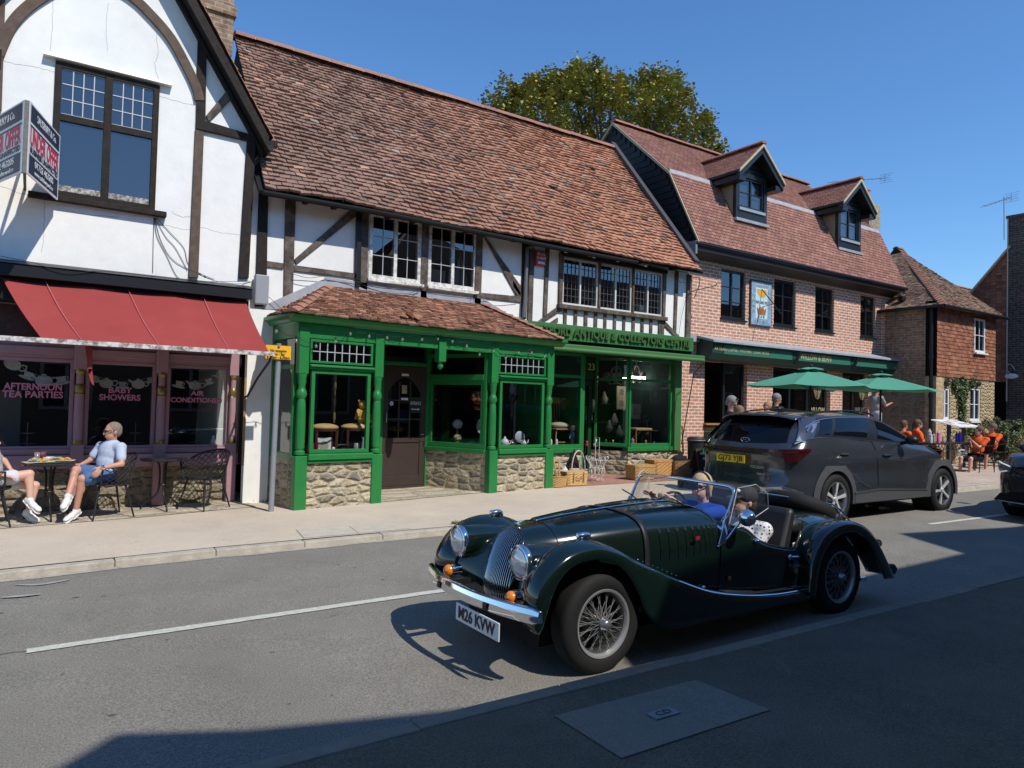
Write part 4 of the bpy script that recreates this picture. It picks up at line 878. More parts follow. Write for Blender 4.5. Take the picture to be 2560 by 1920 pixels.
g=BB(); g.box(2.47,2.57,1.296,1.301,1.84,1.99); nt_=g.build('notice',mat('notice_yellow',(.42,.40,.2),.8),do); text('PLEASE\nTAKE\nTHINGS\nAS\nALARMED',.024,TM(xs(2.52,1.965),BX),black,nt_,ext=.0003)
for zz in (1.745,2.17): 
    g=BB(); g.box(2.46,2.60,1.296,1.301,zz-.02,zz+.02); g.build('card',bwhite,do)
g=BB(); g.lathe([(.0,0),(.038,0),(.038,.004),(0,.004)],(2.27,1.296,1.66),'y',16); st=g.build('round_sticker',mat('pale_blue_sticker',(.5,.62,.7),.5),do); text('open',.028,TM(xs(2.27,1.66)+Vector((.0,-.006,0)),BX),mat('blue_ink',(.05,.1,.35),.5),st,ext=.0003)
# bay interior
m=BB(); m.box(.0,.04,.95,3.0,.1,2.8); m.box(.1,1.9,1.35,1.38,.1,2.8); m.box(.1,1.25,.20,.9,.86,.89); m.box(3.65,4.8,.20,.9,.86,.89); m.box(3.1,4.85,1.6,1.62,.1,2.8); m.box(.1,4.8,.16,3.0,2.76,2.77); m.box(2.0,3.1,2.6,2.63,.1,2.8); m.box(1.94,1.98,1.42,2.6,.1,2.8); m.box(3.1,3.14,1.45,2.6,.1,2.8); m.build('room',void,bay)
# small tiled canopy roof: hipped both ends
e0=bp(-.20,-.20,2.90); e1=bp(4.93,-.20,2.90); q0=Vector((3.86,10.98,3.50)); q1=Vector((6.75,10.98,3.50)); b0=Vector((2.90,10.98,2.93)); b1=Vector((8.05,10.98,2.95))
tile_roof('canopy_roof',bay,e0,e1,q1,q0,.092,.17,.5,.022,pal_bay,.03,21,miss=.006)
tile_roof('canopy_roof',bay,b0,e0,q0,q0+Vector((-.02,.02,0)),.092,.17,.5,.022,pal_bay,.02,22)
tile_roof('canopy_roof',bay,e1,b1,q1+Vector((.02,.02,0)),q1,.092,.17,.5,.022,pal_bay,.02,23)
def bonnet(a,b,n):
    m=MB(); a,b=Vector(a),Vector(b)
    for i in range(n):
        p=a.lerp(b,i/n); q=a.lerp(b,(i+1.2)/n); k=rnd(.85,1.1); m.col=(.33*k,.17*k,.115*k); d=(q-p).normalized(); s=d.cross(Vector((0,0,1))).normalized()*.10; up=s.cross(d).normalized()
        if up.z<0: up=-up
        m.grid([[p+s+up*.0,p+s*.5+up*.035,p+up*.055,p-s*.5+up*.035,p-s],[q+s-up*.015,q+s*.5+up*.01,q+up*.02,q-s*.5+up*.01,q-s-up*.015]]); m.add([p+s,p+s*.5+up*.035,p+up*.055,p-s*.5+up*.035,p-s],[(0,1,2,3,4)])
    return m
bonnet(e0,q0,8).build('hip_tiles',tilem,bay); bonnet(e1,q1,11).build('hip_tiles',tilem,bay)
m=MB(); m.prism([(3.75,10.99,3.50),(6.8,10.99,3.50),(6.8,10.99,3.60),(3.80,10.99,3.64)],(0,-.025,0)); m.prism([b0+Vector((0,0,.0)),q0+Vector((0,0,.0)),q0+Vector((-.06,0,.12)),b0+Vector((-.05,0,.16))],(0,-.025,0)); m.prism([q1,b1,b1+Vector((0,0,.12)),q1+Vector((0,0,.1))],(0,-.025,0)); m.build('flashing',lead,bay)
# broken tiles in the small roof
pb_=at(*c4(1010,275),10.05); m=MB()
for i in range(5): 
    c=Vector((pb_.x+rnd(-.12,.12),pb_.y+rnd(-.05,.1),pb_.z+.045+rnd(0,.02))); a=rnd(0,3); m.col=(.3,.14,.09); d=Vector((math.cos(a),math.sin(a)*.7,.4))*.07; e=Vector((-math.sin(a),math.cos(a)*.7,.5))*.05; m.prism([c-d-e,c+d-e,c+d*.6+e,c-d+e],(0,0,.012))
m.build('broken_tiles',tilem,bay)
# cable bundles over facade
cables([(c3,[(0,870),(80,850),(180,930),(290,1040),(200,1030),(60,1050)]),(c3,[(370,790),(480,815),(620,800),(800,822),(900,850),(1100,900),(1250,890)]),(c3,[(370,770),(600,790),(780,830),(950,905),(1180,920),(1290,830)]),(c3,[(880,830),(1000,850),(1250,875),(1400,900),(1640,930)]),(c3,[(1290,900),(1300,960),(1400,985),(1600,990),(1612,935),(1660,925)]),(c3,[(1660,945),(1800,960),(1936,950)]),(c3,[(160,950),(185,900),(130,980)])],'tangled thin black cables along the timber rail above the small tiled roof',YM-.10,cab,.0045)
cables([(c5,[(1400,520),(1380,620),(1350,750),(1330,890)]),(c5,[(1310,390),(1330,460),(1420,465)]),(c5,[(360,200),(620,260),(900,330),(1280,370),(1400,390)])],'thin cable loosely hung by the right end post of the timber facade',YM-.06,cab,.004)
m=MB(); m.tube([at(*c5(*p),10.9) for p in ((1415,540),(1520,515),(1610,495),(1635,480),(1630,470))],.011,5); m.tube([at(*c5(*p),10.9) for p in ((1420,420),(1500,430),(1490,500),(1455,585))],.010,5)
tag(m.build('iron_bracket',cab),'black scrolled wrought iron bracket at the corner between timber and brick buildings','bracket')
# festoon bulbs
bulb=mat('clear_bulb',(.35,.37,.33),.1,spec=.8,alpha=.4)
pts=[(85,355),(222,420),(360,458),(495,425),(597,372),(727,390),(850,400),(957,412),(1092,412),(1200,408),(1302,425),(1402,455),(1490,515),(1585,492),(1670,540),(1760,503),(1850,503),(1940,528)]
fs=thing('festoon_lights','string of clear bulbs hanging across the green bay shopfront','string lights',(5.5,9.95,2.5))
def bayhit(px,py,off=.05):
    r=ray(px,py); n=Vector((-.1,1,0)); t=n.dot(Vector((3.08,9.9-off,0))-CAM)/n.dot(r); return CAM+r*t
m=MB(); W=[bayhit(*c4(*p)) for p in pts]; W2_=[]
for a,b in zip(W,W[1:]): W2_+=[a+Vector((0,0,.06)),(a+b)/2+Vector((0,0,.035+rnd(-.02,.02)))]
W2_.append(W[-1]+Vector((0,0,.06))); m.tube(cr1(W2_,4),.004,4); m.build('cable',cab,fs)
for p in W:
    m=MB(); m.tube([p+Vector((0,0,.06)),p+Vector((0,0,.02))],.011,6); bb=m.build('lamp_holder',cab,fs); m=MB(); m.ell(p,(.022,.022,.026),8,6); m.build('bulb',bulb,bb,smooth=True)
# chimney-side lead valley and iron letter lamps under eaves
for i,p in enumerate([(430,218),(655,262),(845,293),(1068,332)]):
    q_=at(*c5(*p),10.72); m=MB(); m.ell(q_,(.05,.03,.03),8,5); m.tube([q_,q_+Vector((-.1,.1,.03))],.012,5); tag(m.build('eaves_lamp',mat('cream_lamp',(.5,.48,.4),.5),smooth=True),'small cream lamp under the tiled eaves, '+['first','second','third','fourth'][i]+' from the left','lamp','lamps under the eaves of the antique centre')
# ================================================================== CAFE (brick, mansard roof)
c7=crop(1460,280,2.765); c8=crop(1700,600,3.318); c9=crop(2100,480,2.074)
YB=11.5
cafe=thing('cafe_building','red brick cafe with dark green fascia and brown tiled mansard roof with two dormers','building',(17,12,.25))
brk=brick_mat('facade_brick',(.53,.235,.145),(.45,.19,.12),(.62,.54,.44),.225,.078,.0145,.22,.06)
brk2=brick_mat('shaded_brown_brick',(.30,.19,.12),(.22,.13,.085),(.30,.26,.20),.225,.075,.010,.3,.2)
wins=[(c7(950,1070),c7(1115,1430)),(c7(1315,1150),c7(1460,1480)),(c7(1600,1200),c7(1725,1515)),(c7(1912,1270),c7(2012,1560))]
H=[]
for a,b in wins:
    A=at(*a,YB); Bq=at(*b,YB); H.append((A.x,Bq.x,3.90,5.17))
doorsH=[(13.36,14.95,.0,2.86),(16.0,18.6,.0,2.86),(19.2,20.55,.0,2.86)]
m=MB(); holes_wall(m,12.16,21.75,.1,5.62,H+doorsH,YB,.25); m.box(21.5,21.75,YB+.25,16,.1,5.6); m.box(12.36,12.6,YB+.25,16,.1,5.6); m.build('wall',brk,cafe)
m=MB(); m.box(21.2,21.74,YB-.12,YB-.001,.1,5.0); m.build('brick_pier',brk,cafe)
blk=mat('black_window_frame',(.015,.017,.018),.35)
for x0,x1,z0,z1 in H:
    f=casement(cafe,x0+.01,x1-.01,z0+.05,z1-.005,YB+.06,2,1,3,.055,blk,glass_sky,.022,blk,mull=.10)
    m=MB(); m.box(x0-.02,x1+.02,YB-.05,YB+.12,z0,z0+.045); m.build('sill',blk,f)
# eaves
m=MB(); m.prism([(12.5,11.12,5.42),(12.5,11.5,5.26),(12.5,11.5,5.66),(12.5,11.12,5.50)],(9.3,0,0)); m.box(12.5,21.8,11.10,11.12,5.36,5.50); m.build('eaves_board',mat('dark_brown_board',(.025,.018,.016),.5),cafe)
m=MB(); m.tube([(12.45,11.07,5.50),(21.85,11.07,5.49)],.05,8); m.build('gutter',black,cafe)
m=MB(); m.box(12.44,12.5,11.04,11.6,5.25,5.55); m.build('gutter_end',mat('grey_paint',(.2,.21,.22),.5),cafe)
# mansard roof
ex0,ex1=12.62,21.85
bz,by=7.43,12.05; rz,ry=9.3,14.15
tile_roof('mansard_slope',cafe,(ex0,11.08,5.56),(ex1,11.08,5.52),(22.05,by,bz),(ex0,by,bz),.1,.165,.12,.016,pal_new,.008,31)
tile_roof('upper_slope',cafe,(ex0,by+.04,bz+.05),(22.05,by+.04,bz+.05),(21.4,ry,rz),(ex0,ry,rz),.1,.165,.12,.014,pal_new,.008,32)
m=MB(); m.prism([(ex0,by-.05,bz-.09),(ex0,by+.02,bz+.08),(ex0,by+.05,bz+.08),(ex0,by+.0,bz-.09)],(22.04-ex0,0,0)); m.build('flashing',lead,cafe)
ridge('ridge_tiles',cafe,(ex0,ry,rz+.04),(21.4,ry,rz+.04),.12,.38,((.30,.14,.10),(.33,.16,.12)))
# dark weatherboarded gable end and verge
m=MB()
gp_=[(11.35,5.3),(11.16,5.5),(by+.02,bz-.02),(ry,rz-.05),(ry+2.1,bz),(17.2,5.3)]
m.prism([(ex0+.10,y,z) for y,z in gp_],(.1,0,0)); 
for k in range(26): z=5.0+k*.165; m.box(ex0+.075,ex0+.099,11.3+max(0,(z-5.5))*.52 if z<7.4 else 12.35+(z-7.4)*1.123,17-(z-5)*.7,z,z+.15)
m.build('gable_end',mat('black_weatherboard',(.012,.011,.012),.6,n=.3,ns=9),cafe)
vb=mat('verge_mortar',(.46,.38,.24),.85,n=.25,ns=20); m=MB()
for (y0,z0),(y1,z1) in zip([(11.07,5.50),(by,bz-.03),(ry,rz-.03)],[(by,bz-.03),(ry,rz-.03),(ry+2.3,bz-.1)]):
    m.prism([(ex0-.03,y0,z0-.05),(ex0-.03,y1,z1-.05),(ex0-.03,y1,z1+.03),(ex0-.03,y0,z0+.03)],(.06,0,0))
m.build('verge',vb,cafe)
# dormers
def dormer(x0,x1,zb,label):
    xc=(x0+x1)/2; zw=7.70; za=8.36; ov=.26; yf=YB
    d=thing('dormer','x','x',(xc,yf,zb)); d.parent=cafe; d.matrix_parent_inverse=world_of(cafe).inverted(); del d['label'],d['category']
    m=MB(); m.box(x0,x0+.12,yf,yf+.1,zb,zw); m.box(x1-.12,x1,yf,yf+.1,zb,zw); m.box(x0+.12,x1-.12,yf,yf+.1,zb,zb+.30); m.box(x0+.12,x1-.12,yf,yf+.1,zw-.12,zw); m.prism([(x0,yf+.05,zw),(x1,yf+.05,zw),(xc,yf+.05,za-.08)],(0,.06,0))
    for k in range(4): z=zw+.02+k*.14; w_=(x1-x0)/2*(1-(z-zw)/(za-zw)); m.box(xc-w_,xc+w_,yf+.025,yf+.048,z,z+.12)
    m.build('frame',blk,d,bevel=.004)
    m=MB(); m.box(x0+.1,x1-.1,yf-.04,yf-.001,zb+.22,zb+.29); m.build('sill',mat('grey_sill',(.3,.32,.34),.5),d); m=MB(); m.box(x0-.04,x1+.04,yf-.06,yf+.12,zb-.07,zb-.0); m.build('flashing',lead,d)
    casement(d,x0+.125,x1-.125,zb+.305,zw-.125,yf+.03,2,1,2,.045,blk,glass_sky,.02,blk,room=False)
    m=MB(); m.box(x0+.13,x1-.13,yf+.12,yf+.14,zb+.3,zw-.12); m.build('blind',mat('pale_blind',(.30,.31,.33),.9),d)
    m=MB(); m.prism([(x0+.015,yf+.1,zb),(x0+.015,13.0,zw-.02),(x0+.015,yf+.1,zw-.02)],(.05,0,0)); m.prism([(x1-.065,yf+.1,zb),(x1-.065,13.0,zw-.02),(x1-.065,yf+.1,zw-.02)],(.05,0,0)); m.build('cheek',mat('buff_cheek',(.33,.26,.16),.85,n=.1,ns=6),d)
    yo=yf-.30; sl=.90
    zf=lambda x: za-abs(x-xc)*sl
    for sgn_ in (-1,1):
        xe=xc+sgn_*((x1-x0)/2+ov)
        m=MB(); m.prism([(xc,yo,za-.02),(xe,yo,zf(xe)-.02),(xe,yo,zf(xe)-.20),(xc,yo,za-.20)],(0,.03,0)); m.prism([(xc,yo+.03,za-.03),(xe,yo+.03,zf(xe)-.03),(xe,yo+.03,zf(xe)-.08),(xc,yo+.03,za-.08)],(0,.30,0)); m.build('bargeboard',blk,d)
        m=MB(); m.box(min(xe,xe-sgn_*.28),max(xe,xe-sgn_*.28),yo+.03,12.6,zf(xe)-.22,zf(xe)-.10); m.build('soffit',blk,d)
        m=MB(); m.tube([(xe+sgn_*.03,yo,zf(xe)-.04),(xe+sgn_*.03,12.4,zf(xe)-.04)],.04,6); m.build('gutter',black,d)
        xe2=xc+sgn_*((x1-x0)/2+ov+.03)
        yb0=12.25+.0; yb1=13.45
        a=(xe2,yo-.03,zf(xe2)+.03); b=(xe2,yb0,zf(xe2)+.03); r0=(xc,yo-.03,za+.03); r1=(xc,yb1,za+.03)
        if sgn_<0: tile_roof('dormer_roof',d,b,a,r0,r1,.1,.165,.12,.014,pal_new,.004,41)
        else: tile_roof('dormer_roof',d,a,b,r1,r0,.1,.165,.12,.014,pal_new,.004,42)
        m=MB(); m.prism([(xc,yo-.04,za-.03),(xe2,yo-.04,zf(xe2)-.03),(xe2,yo-.04,zf(xe2)+.04),(xc,yo-.04,za+.04)],(0,.035,0)); m.build('verge',vb,d)
    ridge('ridge_tiles',d,(xc,yo-.05,za+.08),(xc,13.5,za+.08),.10,.34,((.30,.14,.10),(.33,.16,.12)))
dormer(14.40,15.63,6.50,''); dormer(18.88,20.05,6.40,'')
# fascia
dg=mat('dark_teal_green',(.010,.060,.045),.45); dgl=mat('mid_teal_green',(.03,.15,.10),.5); goldl=mat('pale_gold_letters',(.50,.47,.24),.5)
yf=11.02
m=MB(); m.prism([(13.05,yf,3.02),(13.05,yf+.12,2.86),(13.05,YB-.001,2.86),(13.05,YB-.001,3.40),(13.05,yf-.08,3.28),(13.05,yf,3.24)],(9.2,0,0)); fa=m.build('fascia',dg,cafe)
m=MB(); m.prism([(12.95,yf-.12,3.25),(12.95,YB-.001,3.40),(12.95,YB-.001,3.46),(12.95,yf-.12,3.31)],(9.45,0,0)); m.build('lead_cover',lead,cafe,bevel=.01)
m=MB(); m.box(12.3,13.1,YB-.10,YB-.001,3.28,3.44); m.build('lead_cover',lead,cafe)
m=MB()
for a,b in ((13.45,16.1),(16.3,18.75),(18.95,21.9)): m.prism([(a,yf-.012,3.01),(b,yf-.012,3.01),(b,yf-.012,3.22),(a,yf-.012,3.22)],(0,.011,0))
m.build('sign_panel',dgl,fa)
tx0=at(*c8(280,950),yf).x; tx1=at(*c8(730,990),yf).x
text('ARTISAN COFFEE · PASTRIES · LIGHT BITES',.115,TM(((tx0+tx1)/2,yf-.016,3.115)),goldl,fa,ext=.002,fit=tx1-tx0)
tx0=at(*c8(995,1020),yf).x; tx1=at(*c8(1248,1040),yf).x
text('WILLOW & BEAN',.23,TM(((tx0+tx1)/2,yf-.016,3.12)),goldl,fa,ext=.002,fit=tx1-tx0)
text('WILLOWBEAN',.07,TM((21.4,yf-.016,3.05)),goldl,fa,ext=.002,fit=.75)
m=MB()
for x in (16.2,18.85): m.prism([(x-.05,yf-.2,3.24),(x+.05,yf-.2,3.24),(x+.03,yf-.05,2.9),(x-.09,yf-.05,2.9)],(0,.03,0))
m.build('lamp_arm',black,cafe)
# shopfronts
def glazed(x0,x1,z0,z1,Y,cols,rows=None,name='glazed_front'):
    f=MB(); f.box(x0,x1,Y,Y+.08,z1-.08,z1); f.box(x0,x1,Y,Y+.08,z0,z0+.10)
    n=len(cols)
    for c in [x0]+cols+[x1-.07]: f.box(c,c+.07,Y-.002,Y+.08,z0,z1)
    fr=f.build(name,blk,cafe); g=MB(); g.quad((x0,Y+.03,z0),(x1,Y+.03,z0),(x1,Y+.03,z1),(x0,Y+.03,z1)); g.build('pane',glass_shop,fr); return fr
glazed(14.15,14.93,.75,2.85,YB+.10,[])
fA=glazed(16.02,18.58,.25,2.85,YB+.12,[16.85,17.65]); fB=glazed(19.22,20.5,.25,2.85,YB+.12,[19.9])
m=MB(); m.box(14.15,14.95,YB+.02,YB+.22,.1,.75); m.build('wall_below',brk,cafe)
m=MB(); m.box(12.4,21.6,14.4,14.45,.1,2.9); m.box(12.6,21.4,YB+.26,14.4,2.88,2.92); m.build('room',void,cafe)
m=MB(); m.box(16.5,17.4,13.2,13.3,.1,1.2); m.build('counter',mat('pale_counter',(.25,.26,.24),.7),cafe)
# takeaway hatch
m=MB(); m.box(13.36,14.10,YB+.05,YB+.12,.2,1.30); 
for k in range(8): m.box(13.42+.082*k,13.49+.082*k,YB+.04,YB+.049,.4,1.05)
hd=m.build('stable_door',blk,cafe,bevel=.004); m=MB(); m.box(13.34,14.14,YB-.10,YB+.2,1.32,1.36); m.build('counter_top',mat('oak_counter',(.35,.17,.06),.5,n=.2,ns=20),hd)
m=MB(); m.box(13.42,13.98,YB+.035,YB+.045,1.15,1.27); pq=m.build('name_panel',mat('brass_panel',(.25,.19,.07),.5),hd); text('TAKE AWAY',.07,TM((13.7,YB+.033,1.21)),MAT['brass_panel'] if 0 else goldl,pq,ext=.0005)
# logos on glass: nested outlines + name
def logo(xc,zc,Y,fr):
    m=MB()
    for k in range(5):
        s=.20-.036*k; pts=[]
        for i in range(24):
            a=2*math.pi*i/24; r=s*(1+.16*math.cos(3*a-math.pi/2*1.0)); pts.append((xc+r*math.cos(a)*.92,Y,zc+r*math.sin(a)*1.15))
        m.tube(pts,.005,4,closed=True)
    m.build('logo',goldl,fr)
lx=at(*c8(1140,1240),YB+.10); logo(lx.x,lx.z,YB+.10,fA); text('WILLOW\n& BEAN',.25,TM((lx.x,YB+.10,lx.z-.72)),goldl,fA,ext=.001,fit=at(*c8(1200,1350),YB).x-at(*c8(1073,1350),YB).x)
lx=at(*c8(1510,1250),YB+.10); dimg=mat('dim_gold',(.2,.2,.14),.5); logo(lx.x,lx.z,YB+.10,fB); text('WILLOW\n& BEAN',.25,TM((lx.x,YB+.10,lx.z-.72)),dimg,fB,ext=.001,fit=.75)
# sundial plaque
pl0=at(*c7(1155,1165),YB-.03); pl1=at(*c7(1290,1525),YB-.03)
sd=thing('sundial_plaque','blue and cream painted sundial plaque with orange sun between the first two cafe windows','sundial',((pl0.x+pl1.x)/2,YB-.03,(pl0.z+pl1.z)/2))
x0,x1,z1,z0=pl0.x,pl0.x+.80,pl0.z,3.88; w_=x1-x0; h_=z1-z0; X_=lambda u:x0+u*w_; Z_=lambda v:z0+v*h_; yp=YB-.055
m=MB(); m.box(x0-.03,x1+.03,YB-.05,YB-.002,z0-.03,z1+.03); m.build('frame',mat('dark_frame',(.05,.05,.05),.6),sd)
m=MB(); m.box(x0,x1,yp,YB-.051,z0,z1); m.build('panel',mat('mottled_blue',(.16,.29,.44),.7,n=.3,ns=10,col2=(.25,.38,.48),ns2=8),sd)
m=MB(); m.box(X_(.2),X_(.8),yp-.003,yp-.001,Z_(.15),Z_(.86)); m.build('face',mat('pale_cyan_face',(.50,.66,.68),.7,n=.15,ns=14),sd)
m=MB(); c_=(X_(.5),Z_(.83)); pts=[]
for i in range(32): a=math.pi+math.pi*i/31; r=.23 if i%2 else .17; pts.append((c_[0]+r*math.cos(a),yp-.005,c_[1]+r*math.sin(a)))
m.prism(pts,(0,-.003,0)); m.build('sun',mat('orange_sun',(.72,.36,.03),.6),sd)
m=MB()
for i in range(15): a=math.pi*(1.12+.76*i/14); m.prism([(c_[0]+.24*math.cos(a),yp-.0045,c_[1]+.24*math.sin(a)),(c_[0]+.75*math.cos(a)*.55,yp-.0045,c_[1]+.75*math.sin(a)),(c_[0]+.75*math.cos(a+.015)*.55,yp-.0045,c_[1]+.75*math.sin(a+.015)),(c_[0]+.24*math.cos(a+.02),yp-.0045,c_[1]+.24*math.sin(a+.02))],(0,-.001,0))
m.build('ray',mat('ray_white',(.62,.74,.74),.7),sd)
text('Solemnia Revertere',.11,TM((X_(.5),yp-.008,Z_(.93))),mat('cream_letters',(.6,.58,.5),.6),sd,ext=.001,fit=.62)
text('2ND JUNE 1953',.10,TM((X_(.5),yp-.008,Z_(.52))),black,sd,ext=.001,fit=.5); text('E II R',.09,TM((X_(.5),yp-.008,Z_(.19))),black,sd,ext=.001,fit=.26)
hrs=['V','VI','VII','VIII','IX','X','XI','XII','I','II','III','IV']
for i,(u,v) in enumerate([(.1,.78),(.1,.66),(.1,.54),(.1,.42),(.1,.30),(.22,.07),(.42,.07),(.6,.07),(.9,.30),(.9,.42),(.9,.54),(.9,.66)]): text(hrs[i],.085,TM((X_(u),yp-.008,Z_(v))),mat('ochre_letters',(.42,.28,.08),.6),sd,ext=.001)
m=MB(); cc=(X_(.5),Z_(.33)); m.prism([(cc[0]-.15,yp-.006,cc[1]-.1),(cc[0]+.15,yp-.006,cc[1]-.1),(cc[0]+.19,yp-.006,cc[1]+.08),(cc[0]+.1,yp-.006,cc[1]+.03),(cc[0]+.06,yp-.006,cc[1]+.13),(cc[0],yp-.006,cc[1]+.04),(cc[0]-.06,yp-.006,cc[1]+.13),(cc[0]-.1,yp-.006,cc[1]+.03),(cc[0]-.19,yp-.006,cc[1]+.08)],(0,-.003,0)); m.build('crown',mat('crown_red',(.35,.12,.05),.6),sd)
m=MB(); a=Vector((X_(.5),yp,Z_(.84))); b=at(*c7(1378,1412),10.7); m.tube([a,b],.012,6); m.tube([a+(b-a)*.55,(X_(.52),yp,Z_(.42))],.008,5); m.build('gnomon',black,sd)
# floodlight at right end of cafe eaves
p=at(*c8(1840,480),11.0); fl=thing('floodlight','small dark floodlight on a bracket under the right end of the cafe eaves','lamp',tuple(p)); m=MB(); m.box(p.x-.1,p.x+.1,p.y-.08,p.y+.08,p.z-.10,p.z+.05); m.build('head',black,fl,bevel=.02); m=MB(); m.tube([p,p+Vector((.0,.15,.2))],.02,6); m.build('bracket',black,fl)
# chimney of the cafe with pot
cp=at(*c7(1985,700),13.6); m=MB(); m.box(cp.x-.3,cp.x+.42,13.5,14.1,8.2,at(*c7(1990,640),13.6).z); m.build('chimney',brick_mat('pale_chimney_brick',(.42,.34,.22),(.34,.25,.15),(.4,.36,.3),.225,.075,.01,.3,.2),cafe)
cpp=at(*c7(1950,600),13.9); ztop=at(*c7(1950,540),13.9).z; m=MB(); m.lathe([(.14,8.3),(.13,ztop-.06),(.15,ztop-.05),(.15,ztop),(.11,ztop)],(cpp.x,13.9,0),n=14); m.build('chimney_pot',mat('terracotta',(.45,.16,.08),.7),cafe,smooth=True,auto=True)
# ================================================================== aerials
def aerial(p0,p1,mastbase,masttop,n,label,el=.22,panel_=True):
    t=thing('tv_aerial',label,'aerial',tuple(mastbase)); al=mat('aerial_metal',(.22,.22,.23),.5,.6)
    m=MB(); m.tube([mastbase,masttop],.014,6); m.build('mast',al,t)
    m=MB(); d=(Vector(p1)-Vector(p0)); m.tube([p0,p1],.010,5); u=d.normalized().cross(Vector((0,0,1))).normalized()
    for i in range(n):
        c=Vector(p0)+d*(i+.5)/n; up=Vector((0,0,.03 if i%2 else 0)); m.tube([c-u*el+up,c+u*el],.006,4)
    if panel_:
        c=Vector(p1); z=Vector((0,0,1))
        for k in range(5): m.tube([c-u*.2+z*(-.16+.08*k),c+u*.2+z*(-.16+.08*k)+d.normalized()*.1*abs(k-2)],.006,4)
        m.tube([c-z*.17,c+z*.17],.008,4)
    m.build('antenna',al,t)
Ya=14.6
aerial(at(*c7(1690,487),Ya),at(*c7(2080,458),Ya),at(*c7(1930,600),Ya),at(*c7(1922,480),Ya),13,'long thin tv aerial above the right dormer of the cafe',.12)
Yb=11.5
aerial(at(*c9(738,78),Yb),at(*c9(888,28),Yb),at(*c9(851,248),Yb),at(*c9(850,25),Yb),12,'tv aerial on a tall mast beside the dark brick chimney at the far right',.12)
# ================================================================== TILE-HUNG HOUSE
house=thing('tile_hung_house','old brick and stone house with red tile-hung upper front and hipped brown roof','building',(23,11,.3))
YH=9.9; XH=at(2341,900,YH).x; XE=at(*c9(800,1100),YH).x
eh=at(*c9(520,600),YH).z; tb=at(*c9(515,955),YH).z
m=MB(); 
w2=[at(*c9(527,1015),YH),at(*c9(568,1180),YH)]; w3=[at(*c9(675,1015),YH),at(*c9(728,1188),YH)]; w1=[at(*c9(693,652),YH),at(*c9(747,838),YH)]
hs=[(w2[0].x,w2[1].x,w2[1].z,w2[0].z),(w3[0].x,w3[1].x,w3[1].z,w3[0].z)]
fst=rubble_mat('golden_rubble',[(.50,.38,.20),(.44,.32,.17),(.55,.43,.26),(.36,.26,.15)],(.45,.37,.25),(7,9))
m=MB(); holes_wall(m,XH+.45,XE,.1,tb,hs,YH,.3); m.build('front_wall',fst,house)
m=MB(); holes_wall(m,XH,XH+.45,.1,tb,[],YH-.004,.3); m.build('quoin',brick_mat('yellow_brick',(.50,.38,.20),(.42,.29,.15),(.42,.36,.27),.225,.075,.01,.3,.1),house)
m=MB(); holes_wall(m,XH,XE,tb,eh+.2,[(w1[0].x,w1[1].x,w1[1].z,w1[0].z)],YH,.3); m.build('upper_wall',void,house)
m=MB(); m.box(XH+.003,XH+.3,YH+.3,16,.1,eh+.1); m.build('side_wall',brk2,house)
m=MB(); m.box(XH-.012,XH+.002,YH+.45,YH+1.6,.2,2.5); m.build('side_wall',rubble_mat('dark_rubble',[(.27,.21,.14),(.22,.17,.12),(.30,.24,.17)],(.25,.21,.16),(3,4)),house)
# hung tiles
def hung(m_name,x0,x1,z0,z1,Y,hole,seed=5,ax='y'):
    rg=random.Random(seed); m=MB(); z=z0; r=0
    while z<z1:
        x=x0-(.08 if r%2 else 0)
        while x<x1:
            a=max(x0,x)+.003; b=min(x1,x+.165)-.003
            if b-a>.03 and not (hole and hole[0]-.02<(a+b)/2<hole[1]+.02 and hole[2]-.03<z+.05<hole[3]+.02):
                zz=z+rg.uniform(-.006,.006); t=.03+rg.uniform(-.004,.006); m.col=pal_hung(rg,0,0)
                if ax=='y': v=[(a,Y-t,zz),(b,Y-t-rg.uniform(-.003,.003),zz),(b,Y-.012,z+.13),(a,Y-.012,z+.13),(a,Y-t+.014,zz),(b,Y-t+.014,zz)]
                else: v=[(Y-t,b,zz),(Y-t,a,zz),(Y-.012,a,z+.13),(Y-.012,b,z+.13),(Y-t+.014,b,zz),(Y-t+.014,a,zz)]
                m.add(v,[(0,1,2,3),(4,5,1,0)])
            x+=.165
        z+=.105; r+=1
    return m
hung('t',XH-.02,XE,tb,eh+.12,YH,(w1[0].x,w1[1].x,w1[1].z,w1[0].z)).build('hung_tiles',tilem,house)
wsp=mat('white_upvc',(.72,.73,.74),.35)
for h in hs+[(w1[0].x,w1[1].x,w1[1].z,w1[0].z)]:
    k=YH-.03 if h[3]>3 else YH+.02
    f=casement(house,*h,k,2 if h[3]<3 else 1,1 if h[3]<3 else 2,2,.06,wsp,glass_sky,.02,wsp); m=MB(); m.box(h[0]-.04,h[1]+.04,k-.08,k+.05,h[2]-.05,h[2]-.002); m.build('sill',wsp,f)
